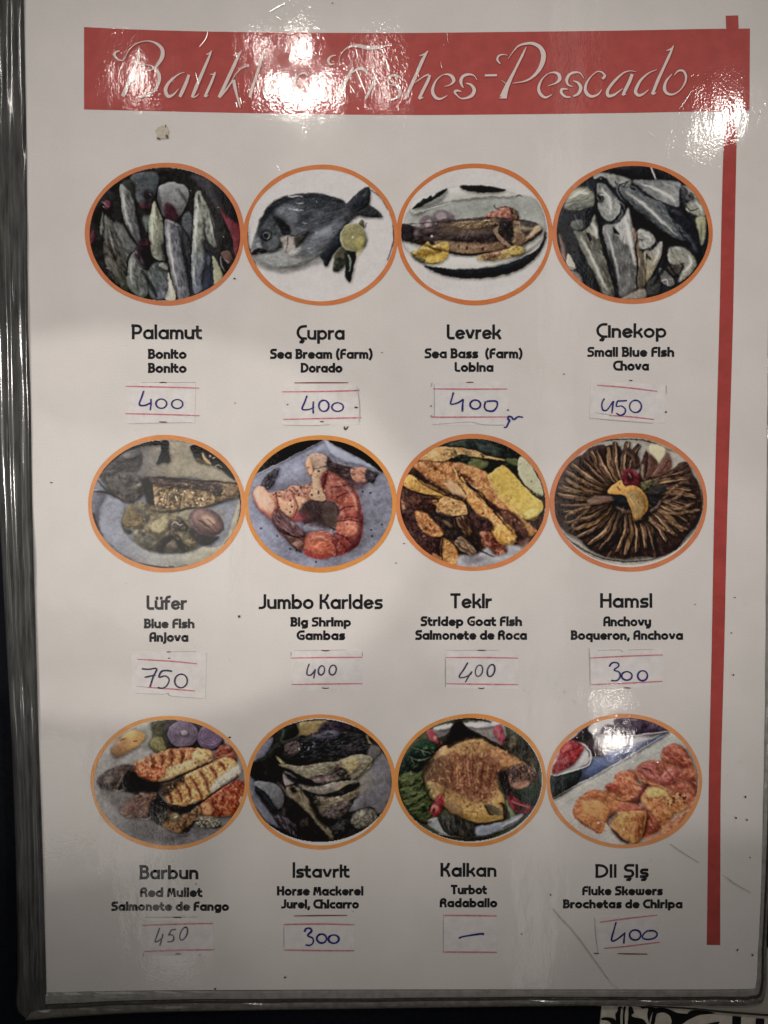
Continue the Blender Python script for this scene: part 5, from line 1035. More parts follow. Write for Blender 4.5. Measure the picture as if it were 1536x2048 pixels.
def paper_material():
    m = mat("page_paper", PAGE, vary=0.0)
    nt = m.node_tree; b = nt.nodes["Principled BSDF"]
    geo = nt.nodes.new('ShaderNodeNewGeometry')

    def noise(s, d, r=.6):
        n = nt.nodes.new('ShaderNodeTexNoise'); n.inputs['Scale'].default_value = s; n.inputs['Detail'].default_value = d; n.inputs['Roughness'].default_value = r
        nt.links.new(geo.outputs['Position'], n.inputs['Vector']); return n.outputs['Fac']

    def mixc(fac, lo, hi, a, colb):
        r = nt.nodes.new('ShaderNodeMapRange'); r.inputs[1].default_value = lo; r.inputs[2].default_value = hi
        nt.links.new(fac, r.inputs[0])
        mx = nt.nodes.new('ShaderNodeMix'); mx.data_type = 'RGBA'
        nt.links.new(r.outputs[0], mx.inputs[0])
        if isinstance(a, tuple):
            mx.inputs[6].default_value = (*a, 1)
        else:
            nt.links.new(a, mx.inputs[6])
        mx.inputs[7].default_value = (*colb, 1)
        return mx.outputs[2]
    o = mixc(noise(45, 3), .35, .75, PAGE, (.755, .745, .72))
    m2 = nt.nodes.new('ShaderNodeMix'); m2.data_type = 'RGBA'; m2.blend_type = 'MULTIPLY'; m2.inputs[0].default_value = 1.0
    nt.links.new(o, m2.inputs[6])
    g = mixc(noise(2600, 2, .7), .3, .7, (1.0, 1.0, 1.0), (.905, .90, .90))
    nt.links.new(g, m2.inputs[7])
    # grime: sparse small grey flecks and faint yellow blotches
    v = mixc(noise(900, 2), .74, .80, m2.outputs[2], (.50, .48, .44))
    w = mixc(noise(70, 2), .70, .82, v, (.70, .68, .58))
    nt.links.new(w, b.inputs['Base Color'])
    return m


# ---------------------------------------------------------------------------
# mesh helpers
# ---------------------------------------------------------------------------
def link(name, verts, faces, material, parent=None, smooth=False, mats=None, face_mats=None):
    me = bpy.data.meshes.new(name)
    me.from_pydata([tuple(v) for v in verts], [], faces)
    for mm in (mats or [material]):
        me.materials.append(mm)
    if face_mats is not None:
        me.polygons.foreach_set('material_index', face_mats)
    if smooth:
        me.polygons.foreach_set('use_smooth', [True] * len(me.polygons))
    me.update()
    o = bpy.data.objects.new(name, me)
    C.objects.link(o)
    if parent:
        o.parent = parent
    return o


class MB:
    """collects ribbons and flat shapes in photograph pixels, lays them at a height above the page"""
    def __init__(self, z):
        self.v = []; self.f = []; self.z = z; self.k = 0

    def ribbon(self, pts_, w, closed=False, round_=False):
        Pp = np.asarray(pts_, float)
        if len(Pp) < 2:
            return
        n = len(Pp)
        if closed:
            d = np.roll(Pp, -1, 0) - np.roll(Pp, 1, 0)
        else:
            d = np.gradient(Pp, axis=0)
        L = np.hypot(d[:, 0], d[:, 1]); L[L == 0] = 1
        N = np.stack([-d[:, 1] / L, d[:, 0] / L], 1)
        w = np.atleast_1d(np.asarray(w, float))
        W = (np.interp(np.linspace(0, 1, n), np.linspace(0, 1, len(w)), w) if len(w) > 1 else np.full(n, w[0])) / 2
        z = self.z + self.k * 4e-6; self.k = (self.k + 1) % 6
        b = len(self.v)
        for i in range(n):
            self.v.append(P(*(Pp[i] + N[i] * W[i]), z)); self.v.append(P(*(Pp[i] - N[i] * W[i]), z))
        m = n if closed else n - 1
        for i in range(m):
            j = (i + 1) % n
            self.f.append((b + 2 * i, b + 2 * i + 1, b + 2 * j + 1, b + 2 * j))

    def poly(self, pts_):
        z = self.z + self.k * 4e-6; self.k = (self.k + 1) % 6
        b = len(self.v)
        q = [P(x, y, z) for x, y in pts_]
        self.v += q
        self.f.append(tuple(range(b, b + len(q))))

    def ell(self, cx, cy, rx, ry, rot=0, n=20):
        t = np.linspace(0, 2 * np.pi, n, endpoint=False)
        c, s = math.cos(R(rot)), math.sin(R(rot))
        x = rx * np.cos(t); y = ry * np.sin(t)
        self.poly(np.stack([cx + x * c - y * s, cy + x * s + y * c], 1))

    def build(self, name, material, parent):
        # keep every face looking up
        fs = []
        for f in self.f:
            a, b_, c_ = (Vector(self.v[i]) for i in f[:3])
            nz = 0.0
            for i in range(len(f)):
                p, q = self.v[f[i]], self.v[f[(i + 1) % len(f)]]
                nz += p[0] * q[1] - q[0] * p[1]
            fs.append(f if nz > 0 else tuple(reversed(f)))
        return link(name, self.v, fs, material, parent)


def slab(name, outline, z0, z1, material, parent=None):
    """flat sheet with thickness from an outline in photograph pixels (top at z1)"""
    q = [P(x, y, z1) for x, y in outline]
    area = sum(q[i][0] * q[(i + 1) % len(q)][1] - q[(i + 1) % len(q)][0] * q[i][1] for i in range(len(q)))
    if area < 0:
        q.reverse()
    n = len(q)
    v = q + [(x, y, z0) for x, y, _ in q]
    f = [tuple(range(n)), tuple(reversed(range(n, 2 * n)))]
    f += [(i, i + n, (i + 1) % n + n, (i + 1) % n) for i in range(n)]
    return link(name, v, f, material, parent)


# heights of the layers, metres
Z_BANNER, Z_STRIPE, Z_LETTER = 3e-5, 7e-5, 1.1e-4
Z_RING, Z_PHOTO, Z_RING2 = 3e-5, 6e-5, 9e-5
Z_TEXT = 4e-5
Z_TAG, Z_RULE, Z_PEN = 0.9e-4, 2.0e-4, 2.4e-4
Z_FLECK = 2.8e-4

# ---------------------------------------------------------------------------
# the table and the patterned cloth under the menu
# ---------------------------------------------------------------------------
m_table = mat("table_cloth_navy", (.010, .012, .018), rough=.8, coat=0, vary=.5, vscale=900)
t = slab("table", [(-900, -700), (2500, -700), (2500, 2900), (-900, 2900)], -.030, -.0062, m_table)
t['kind'] = 'structure'

m_cream = mat("printed_cloth_cream", (.80, .75, .66), rough=.8, coat=0, vary=.25, vscale=500)
m_black = mat("printed_cloth_black", (.014, .013, .013), rough=.8, coat=0)
cloth = bpy.data.objects.new("placemat", None)
C.objects.link(cloth)
cloth.location = P(1400, 2070, -.006)
cloth['label'] = "cream placemat with black scroll ornament showing below the menu's bottom right corner"
cloth['category'] = "placemat"


def child(o, par):
    o.parent = par
    o.matrix_parent_inverse = Matrix.Translation(par.location).inverted()
    return o


def zq(s, ox, oy, k):
    a = pts(s)
    return np.stack([ox + a[:, 0] / k, oy + a[:, 1] / k], 1)


child(slab("sheet", [(1199, 2060), (1203, 2020), (1206, 1990), (1600, 1990), (1700, 2000), (1700, 2250), (1215, 2250)], -.0060, -.0054, m_cream), cloth)
orn = [
    ("120,235 150,232 240,232 245,250 225,268 228,300 205,315 160,322 110,325 140,345 215,345 240,380 200,380 150,352 95,345 100,330 130,320 215,290", 0),
]
mb = MB(-.0052)
for q in ("218,300 222,290 240,262 240,235 280,235 262,300 262,420 236,420", "290,235 310,235 300,300 300,420 282,420 284,300",
          "335,235 362,235 372,260 380,285 360,300 372,320 420,330 470,350 510,440 340,440 332,300",
          "385,232 500,232 570,246 540,280 520,330 512,372 498,330 495,290 500,245 455,248 430,235",
          "560,250 640,243 700,262 760,285 840,292 846,282 900,262 1000,268 1078,290 960,300 900,320 840,350 790,385 700,440 690,360 688,330 660,290 600,283 570,310 548,440 520,440 530,340",
          "100,330 150,322 215,340 238,400 200,400 160,355 100,345",
          "1000,385 1060,368 1120,362 1080,400 1000,440 950,420",
          "1230,312 1305,318 1300,440 1225,440", "1432,330 1506,336 1500,440 1425,440", "1448,218 1540,232 1540,274 1444,264"):
    mb.poly(crom(zq(q, 1180, 1960, 4.315), True, 4) if len(q.split()) > 4 else zq(q, 1180, 1960, 4.315))
child(mb.build("scroll_ornament", m_black, None), cloth)
mb = MB(-.0050)
mb.ribbon(crom(zq("600,440 585,360 600,300 640,295 680,320 690,370 650,385 610,360", 1180, 1960, 4.315), False), [3, 5, 6, 4])
mb.ribbon(zq("270,240 268,430", 1180, 1960, 4.315), 1.2)
child(mb.build("scroll_cream_line", m_cream, None), cloth)  # cream lines of the print, laid over the black scrolls

# ---------------------------------------------------------------------------
# the menu
# ---------------------------------------------------------------------------
menu = bpy.data.objects.new("menu", None)
C.objects.link(menu)
menu['label'] = "laminated fish menu page with red banner, twelve round dish pictures and handwritten prices"
menu['category'] = "menu"

m_page = paper_material()
left_edge = crom([(47, -60), (48, 0), (50, 150), (53, 300), (56, 650), (61, 800), (64, 1000), (71, 1250), (78, 1500), (85, 1700), (93, 1985)], False, 4)
bottom_edge = crom([(93, 1985), (300, 1981), (768, 1979), (1180, 1979), (1420, 1979), (1500, 1978)], False, 4)
right_edge = crom([(1500, 1978), (1514, 1965), (1519, 1850), (1525, 1700), (1530, 1400), (1533, 1000), (1536, 700), (1541, 300), (1546, -60)], False, 4)
outline = list(left_edge) + list(bottom_edge[1:]) + list(right_edge[1:])
slab("page", outline, -.0008, 0.0, m_page, menu)

# other leaves of the menu under this page
m_leaf = mat("lower_leaf_plastic", (.42, .40, .36), rough=.5, coat=.6)
m_leafdark = mat("lower_leaf_edge", (.05, .045, .04), rough=.4, coat=.6)
slab("lower_leaf", [(40, 1900), (60, 2020), (1250, 2006), (1365, 2012), (1450, 2018), (1560, 2026), (1560, 1900)], -.0042, -.0030, m_leaf, menu)
mb = MB(-.0028)
mb.ribbon(crom([(1180, 2007), (1365, 2016), (1450, 2024), (1560, 2032)], False), [2, 4, 5, 5])
mb.build("lower_leaf_edge", m_leafdark, menu)

# ---- dark vinyl binding down the left side
m_bind = mat("binding_vinyl", (.105, .11, .108), rough=.30, coat=1.0, coat_rough=.12, vary=.5, vscale=110, vec=(7, .6, 1), second=(.030, .032, .033))
ye = np.linspace(-60, 2038, 420)
inner_x = np.interp(ye, [-60, 0, 150, 300, 650, 800, 1000, 1250, 1500, 1700, 1985, 2040], [47, 48, 50, 53, 56, 61, 64, 71, 78, 85, 93, 92])
outer_x = np.interp(ye, [-60, 400, 900, 1200, 1500, 1700, 1950, 2005, 2025, 2038], [-30, -20, -8, 8, 24, 31, 35, 31, 36, 52])
prof = [(0.0, -5.0), (.0, -1.0), (.05, .1), (.12, .75), (.2, 1.0), (.3, .95), (.36, .55), (.42, .9), (.48, 1.3), (.56, 1.35), (.63, .95), (.70, .75), (.78, .95), (.88, 1.0), (.95, .7), (1.0, .22)]
pf_t = np.array([p[0] for p in prof]); pf_z = np.array([p[1] for p in prof])
g_ = np.random.default_rng(11)
wob = [(g_.uniform(.002, .06), g_.uniform(0, 6.28), g_.uniform(.3, 1)) for _ in range(22)]
verts = []
for i, y in enumerate(ye):
    for j, (tt, zz) in enumerate(prof):
        tw = tt + (.018 * math.sin(y * .011 + j) + .012 * math.sin(y * .027 + 2 * j) if 2 < j < 15 else 0)
        x = outer_x[i] + (inner_x[i] - outer_x[i]) * tw
        a = sum(k * math.sin(f * y + ph + j * 1.7) for f, ph, k in wob) / 22
        dz = zz * 1e-3 + (a * .00042 if j > 2 else 0)
        if y > 1960 and zz > 0:
            dz *= max(.15, 1 - (y - 1960) / 90)
        verts.append(P(x, y, dz))
nf = len(prof)
faces = [(i * nf + j, (i + 1) * nf + j, (i + 1) * nf + j + 1, i * nf + j + 1) for i in range(len(ye) - 1) for j in range(nf - 1)]
link("binding", verts, faces, m_bind, menu, smooth=True)

# ---- welded plastic border along the foot and the right side
m_b1 = mat("border_film_grey", (.34, .335, .315), rough=.4, coat=1, coat_rough=.15, vary=.35, vscale=350)
m_b2 = mat("border_weld_dark", (.095, .09, .082), rough=.4, coat=1, coat_rough=.15, vary=.5, vscale=500)
m_b3 = mat("border_rim_grey", (.21, .20, .18), rough=.35, coat=1, coat_rough=.12, vary=.5, vscale=450)
inn = np.array(list(crom([(93, 1985), (300, 1982), (768, 1980), (1180, 1980), (1420, 1980), (1498, 1978), (1512, 1968), (1516, 1900), (1520, 1840), (1524, 1700), (1530, 1400), (1533, 1000), (1537, 600), (1546, -60)], False, 12)))
outp = np.array(list(crom([(50, 2041), (300, 2025), (768, 2017), (1180, 2012), (1420, 2012), (1508, 2010), (1531, 1990), (1534, 1900), (1536, 1840), (1545, 1700), (1552, 1400), (1556, 1000), (1560, 600), (1568, -60)], False, 12)))
bprof = [(0.0, .05, 0), (.12, .25, 0), (.30, .28, 0), (.42, .22, 0), (.47, -.25, 1), (.60, -.28, 1), (.64, .25, 2), (.74, .55, 2), (.86, .55, 2), (.95, .2, 2), (1.0, -.6, 2), (1.0, -5, 2)]
verts = []; fm = []
for i in range(len(inn)):
    w_ = .014 * math.sin(i * .35) + .008 * math.sin(i * 1.1 + 1)
    for j, (tt, zz, mi) in enumerate(bprof):
        tq = tt + (w_ if 1 < j < 9 else 0)
        q = inn[i] * (1 - tq) + outp[i] * tq
        verts.append(P(q[0], q[1], zz * 1e-3 + .00006 * math.sin(i * 1.3 + j)))
nf = len(bprof)
faces = []
for i in range(len(inn) - 1):
    for j in range(nf - 1):
        faces.append((i * nf + j + 1, (i + 1) * nf + j + 1, (i + 1) * nf + j, i * nf + j)[::-1])
        fm.append(bprof[j + 1][2])
link("welded_border", verts, faces, None, menu, smooth=False, mats=[m_b1, m_b2, m_b3], face_mats=fm)

# ---- red banner with its tab, and the red stripe down the right side
RED_REF = (200, 192, 180)
m_red = mat("banner_red", ink((164, 77, 70), RED_REF), vary=.18, vscale=220)
m_reddark = mat("letter_shade_red", ink((140, 58, 53), RED_REF), vary=.1, vscale=500)
top = crom([(168, 54), (300, 60), (480, 64), (768, 66), (1000, 64), (1250, 61), (1400, 58), (1500, 57)], False, 4)
bot = crom([(1499, 221), (1400, 223), (1250, 226), (1000, 229), (768, 230), (480, 226), (300, 222), (168, 219)], False, 4)
mb = MB(Z_BANNER)
n_ = len(top)
b2 = bot[::-1]
for i in range(n_ - 1):
    mb.k = 0
    mb.poly([top[i], top[i + 1], b2[i + 1], b2[i]])
banner = mb.build("red_banner", m_red, menu)
mb = MB(Z_STRIPE)
mb.k = 0; mb.ribbon(np.array([(1464, 31), (1465, 60)]), 25)
mb.build("banner_tab", m_red, menu)
mb = MB(Z_STRIPE)
mb.k = 0
mb.ribbon(crom([(1463, 215), (1460, 300), (1457, 420), (1453, 620), (1448, 800), (1441, 1050), (1436, 1300), (1431, 1500), (1429, 1620), (1427, 1890)], False, 4), [24, 26, 27, 27, 27, 26, 25, 24, 24, 27])
m_stripe = mat("stripe_red", ink((156, 66, 59), RED_REF), vary=.22, vscale=220)
mb.build("red_stripe", m_stripe, menu)

# banner lettering, in strokes that swell and thin
LET = []


def L_(ox, s_, w):
    a = pts(s_)
    LET.append((crom(np.stack([ox + a[:, 0] / 5.12, 60 + a[:, 1] / 5.12], 1), False, 6), [v / 5.12 for v in w]))


# B a l i k l a r  (the last letters lie under the glare)
L_(220, "150,270 130,310 80,300 48,260 60,225 100,215", [6, 10, 18, 26, 20, 10])
L_(220, "150,300 190,210 270,140 370,112 460,130 530,190 535,270 490,350 440,400 370,415 330,412", [6, 8, 8, 8, 20, 36, 42, 30, 14, 12, 5])
L_(220, "300,180 290,300 240,420 180,560 130,680", [10, 24, 36, 42, 40])
L_(220, "310,365 360,355 430,370 490,430 505,500 480,580 430,640 360,670 300,690", [5, 6, 14, 32, 36, 30, 22, 26, 28])
L_(220, "765,432 700,455 610,530 570,600 575,650 600,680 650,660 705,600", [5, 12, 26, 36, 36, 34, 18, 4])
L_(220, "808,458 780,540 740,630 715,685", [26, 34, 36, 30])
L_(220, "1045,212 1015,240 985,250", [6, 14, 8]); L_(220, "1035,225 1000,310 940,450 880,590 840,690", [12, 26, 32, 36, 28]); L_(220, "850,690 880,680 915,650", [10, 12, 4])
L_(220, "1025,455 1060,450 1080,430", [6, 12, 14]); L_(220, "1075,440 1040,530 1000,620 970,685", [20, 26, 28, 24]); L_(220, "980,685 1010,665", [14, 6])
L_(220, "1350,210 1320,240 1280,245", [6, 14, 8]); L_(220, "1335,225 1290,320 1220,470 1160,600 1115,690", [14, 30, 34, 34, 28]); L_(220, "1130,690 1190,610 1250,530", [10, 20, 8])
L_(220, "1190,600 1240,530 1290,450 1350,390 1425,360", [4, 6, 8, 12, 24]); L_(220, "1265,510 1280,590 1300,670 1325,760 1335,800", [34, 32, 22, 16, 6])
L_(500, "150,200 100,360 40,540 10,640 -5,690", [14, 24, 28, 30, 24])
L_(500, "330,430 260,450 190,530 150,620 170,690 230,660 290,590", [5, 12, 28, 34, 30, 16, 5]); L_(500, "390,450 350,560 320,640 290,690", [24, 30, 32, 24])
L_(500, "470,440 460,520 430,600 400,690", [14, 26, 28, 24]); L_(500, "450,540 500,460 560,440 590,470", [4, 10, 22, 20])
L_(500, "640,500 720,498", [22, 22])
# F i s h e s
L_(500, "880,258 830,270 800,310 820,350 870,345", [8, 16, 26, 20, 8])
L_(500, "910,330 930,250 1000,180 1100,160 1200,180 1310,180 1390,160", [4, 6, 14, 34, 42, 34, 6])
L_(500, "1060,380 1020,450 960,560 900,690", [16, 30, 40, 50]); L_(500, "870,705 940,705", [14, 14]); L_(500, "1040,440 1090,405 1150,395 1200,440 1180,465", [8, 22, 34, 24, 6])
L_(500, "1285,490 1250,570 1210,650 1185,705", [26, 28, 26, 20]); L_(500, "1240,505 1280,490", [6, 18])
L_(760, "230,525 200,480 140,462 90,490 85,540 110,560 170,570 205,620 190,680 120,712 80,715", [5, 16, 22, 28, 18, 10, 28, 36, 28, 12, 6])
L_(760, "490,215 460,245 405,265", [14, 18, 6]); L_(760, "478,230 430,320 370,460 310,590 255,710", [16, 34, 32, 34, 26])
L_(760, "355,540 400,510 450,475 500,455", [5, 8, 12, 18]); L_(760, "512,462 490,520 440,620 400,705", [22, 30, 30, 30]); L_(760, "400,705 445,690", [18, 8])
L_(760, "660,578 720,560 755,520 740,480 700,455 640,462 580,510 545,580 540,640 570,690 620,705 690,670", [4, 12, 34, 34, 20, 6, 14, 26, 34, 32, 20, 5])
L_(760, "995,515 960,465 900,455 850,475 828,520 840,570 860,590", [4, 12, 24, 28, 34, 18, 6]); L_(760, "880,545 930,560 965,610 945,665 890,695 830,700 790,670 765,635 790,620 835,630", [6, 24, 36, 34, 22, 12, 14, 24, 22, 5])
L_(760, "1072,465 1198,462", [20, 22])
# P e s c a d o
L_(980, "180,258 130,250 90,265 75,305 105,345", [5, 10, 18, 22, 10])
L_(980, "185,300 230,230 290,165 360,140 440,138 510,175 545,240 540,320 500,410 430,485 350,525 230,545", [3, 8, 16, 22, 30, 40, 50, 48, 36, 22, 14, 4])
L_(980, "372,172 330,260 270,380 210,500 165,600 135,690", [5, 24, 22, 34, 50, 74]); L_(980, "120,515 165,550", [4, 8]); L_(980, "98,695 172,695", [12, 12])
L_(980, "595,572 670,545 712,505 705,460 665,435 600,445 540,495 505,560 500,620 530,670 575,690 635,660", [4, 14, 34, 36, 20, 6, 12, 24, 32, 32, 20, 5])
L_(980, "965,500 920,440 860,435 810,460 785,510 800,560 850,580", [4, 12, 22, 26, 32, 18, 5]); L_(980, "850,520 900,540 930,590 905,650 850,680", [6, 24, 34, 28, 8]); L_(980, "825,688 770,680 730,640 740,605 800,605", [10, 22, 28, 24, 6])
L_(980, "1150,500 1175,470 1150,435 1100,425 1040,470 990,540 975,610 1000,660 1050,680 1110,655 1145,608", [26, 24, 16, 10, 10, 20, 30, 34, 26, 16, 5])
L_(1200, "370,428 310,418 240,440 160,510 95,590 75,640 90,675 150,660 230,600", [5, 8, 14, 26, 28, 32, 32, 22, 5]); L_(1200, "330,452 300,530 260,610 232,670", [30, 34, 34, 26]); L_(1200, "240,665 268,655", [12, 6])
L_(1200, "585,405 500,440 420,510 375,590 365,640 400,670 450,650 500,610", [4, 12, 24, 32, 34, 28, 16, 5])
L_(1200, "755,158 725,195 680,210", [8, 16, 6]); L_(1200, "748,170 710,260 650,390 590,520 535,660", [14, 26, 26, 32, 28]); L_(1200, "545,660 575,640", [18, 8])
L_(1200, "760,465 800,420 850,418 880,470 870,540 820,615 750,658 690,650 660,600 680,520 740,450", [4, 18, 22, 24, 18, 10, 16, 28, 34, 22, 6])
m_cream_ink = mat("letter_cream", ink((203, 186, 172), RED_REF), vary=.08, vscale=700)
mb1 = MB(Z_LETTER); mb2 = MB(Z_LETTER + 5e-5)
for a_, w_ in LET:
    mb1.ribbon(a_ + np.array([1.0, .6]), [v + 2.2 for v in w_])
    mb2.ribbon(a_, w_)
mb1.build("lettering_outline", m_reddark, banner)
o = mb2.build("lettering", m_cream_ink, banner)
o['label'] = "cream script words on the red banner"

# ---------------------------------------------------------------------------
# dish pictures
# ---------------------------------------------------------------------------
m_photo = mat("picture_print", (.5, .5, .5), attr="ink", coat_rough=.07)


def picture(i, canvas_fn, org, el, ref, ring, name):
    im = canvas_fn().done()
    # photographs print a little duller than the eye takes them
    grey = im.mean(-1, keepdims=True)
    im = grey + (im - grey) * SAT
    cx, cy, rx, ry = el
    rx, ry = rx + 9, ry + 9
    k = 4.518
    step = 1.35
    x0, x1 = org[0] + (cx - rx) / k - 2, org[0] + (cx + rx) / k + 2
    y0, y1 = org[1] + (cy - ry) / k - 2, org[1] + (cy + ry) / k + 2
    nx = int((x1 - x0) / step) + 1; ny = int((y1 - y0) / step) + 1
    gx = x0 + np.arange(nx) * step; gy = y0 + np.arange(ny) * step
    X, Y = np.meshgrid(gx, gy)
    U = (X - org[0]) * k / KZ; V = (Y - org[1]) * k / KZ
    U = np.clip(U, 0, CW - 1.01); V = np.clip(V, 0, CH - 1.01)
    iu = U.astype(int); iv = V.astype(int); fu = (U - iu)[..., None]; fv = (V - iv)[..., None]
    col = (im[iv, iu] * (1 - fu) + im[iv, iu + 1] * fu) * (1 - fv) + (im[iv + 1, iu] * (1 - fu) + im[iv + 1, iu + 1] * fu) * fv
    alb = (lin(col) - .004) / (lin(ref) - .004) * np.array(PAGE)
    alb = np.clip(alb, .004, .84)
    # plane points
    x = (X - 768.0) / FPX; y = -(Y - 1024.0) / FPX
    c_, s_ = math.cos(-TILT), math.sin(-TILT)
    dz = y * s_ - c_
    tt = (Z_PHOTO - H) / dz
    V3 = np.stack([x * tt, (y * c_ + s_) * tt, np.full_like(x, Z_PHOTO)], -1).reshape(-1, 3)
    QX = X[:-1, :-1] + step / 2; QY = Y[:-1, :-1] + step / 2
    ex = org[0] + cx / k; ey = org[1] + cy / k
    ins = ((QX - ex) / (rx / k + .5)) ** 2 + ((QY - ey) / (ry / k + .5)) ** 2 < 1
    I, J = np.nonzero(ins)
    a = I * nx + J
    F = np.stack([a + nx, a + nx + 1, a + 1, a], 1)
    used, inv = np.unique(F.ravel(), return_inverse=True)
    F = inv.reshape(-1, 4)
    V3 = V3[used]; A = alb.reshape(-1, 3)[used]
    me = bpy.data.meshes.new("dish_picture")
    me.vertices.add(len(V3)); me.vertices.foreach_set('co', V3.astype(np.float32).ravel())
    me.loops.add(F.size); me.loops.foreach_set('vertex_index', F.astype(np.int32).ravel())
    me.polygons.add(len(F)); me.polygons.foreach_set('loop_start', np.arange(0, F.size, 4, dtype=np.int32))
    me.update(calc_edges=True)
    at = me.color_attributes.new("ink", 'FLOAT_COLOR', 'POINT')
    at.data.foreach_set('color', np.concatenate([A, np.ones((len(A), 1))], 1).astype(np.float32).ravel())
    me.materials.append(m_photo)
    me.validate()
    o = bpy.data.objects.new("dish_picture", me)
    C.objects.link(o); o.parent = menu
    o['label'] = "round picture of " + name
    # printed ring: outer oval minus the picture's oval
    t = np.linspace(0, 2 * np.pi, 120, endpoint=False)
    g = np.random.default_rng(40 + i)
    wob = 1 + .004 * np.sin(3 * t + g.uniform(0, 6)) + .003 * np.sin(7 * t + g.uniform(0, 6))
    rcx, rcy, rrx, rry = ring
    ox = org[0] + (rcx + rrx * wob * np.cos(t)) / k; oy = org[1] + (rcy + rry * wob * np.sin(t)) / k
    tk = (38, 42) if i < 8 else (33, 36)
    wob2 = 1 + .003 * np.sin(4 * t + g.uniform(0, 6)) + .002 * np.sin(9 * t)
    jx = org[0] + (rcx + (rrx - tk[0]) * wob2 * np.cos(t)) / k; jy = org[1] + (rcy + (rry - tk[1]) * wob2 * np.sin(t)) / k
    # the ring never gets thinner than a hair
    v = []; f = []
    for q in range(120):
        v.append(P(ox[q], oy[q], Z_RING2 + (i % 2) * 1e-5)); v.append(P(jx[q], jy[q], Z_RING2 + (i % 2) * 1e-5))
    for q in range(120):
        r = (q + 1) % 120
        f.append((2 * q, 2 * q + 1, 2 * r + 1, 2 * r))
    f = [tuple(reversed(q)) for q in f]
    link("printed_ring", v, f, RINGS[i // 4][i % 4], o)


SAT = .76
row_ref = [(198, 190, 178), (194, 188, 176), (164, 158, 148)]
ring_cols = [[(190, 116, 76), (192, 116, 68), (190, 112, 64), (190, 112, 68)],
             [(194, 128, 74), (192, 128, 66), (188, 118, 72), (184, 114, 76)],
             [(172, 118, 72), (170, 112, 62), (170, 110, 58), (166, 112, 70)]]
RINGS = [[mat("ring_orange", ink(ring_cols[r][c_], row_ref[r]), vary=.16, vscale=260) for c_ in range(4)] for r in range(3)]
DISH = ["dark whole bonito laid side by side", "one grey sea bream with a lemon slice", "a grilled sea bass on a white oval dish", "small silver bluefish in a heap",
        "a grilled bluefish on a plate with onion", "a curled orange shrimp on a square plate", "golden fried striped goat fish", "fried anchovies laid out like a wheel",
        "three grilled red mullet beside onion rings", "dark fried horse mackerel", "a whole fried turbot among leaves and chillies", "golden fluke skewers on a white plate"]
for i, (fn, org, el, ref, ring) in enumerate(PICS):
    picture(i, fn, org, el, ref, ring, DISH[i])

# ---------------------------------------------------------------------------
# printed names: a rounded geometric alphabet drawn as strokes
# ---------------------------------------------------------------------------
XH = .60


def arc(cx, cy, rx, ry, a0, a1, n=14):
    t = np.radians(np.linspace(a0, a1, n))
    return [(cx + rx * math.cos(q), cy + ry * math.sin(q)) for q in t]


def ringg(w=.52):
    return arc(w / 2, XH / 2, w / 2, XH / 2, 90, 452, 26)


def arch(x, w, y=XH):
    return [(x, 0), (x, y)], [(x, y - .26)] + arc(x + w / 2, y - .22, w / 2, .22, 180, 0, 12) + [(x + w, 0)]


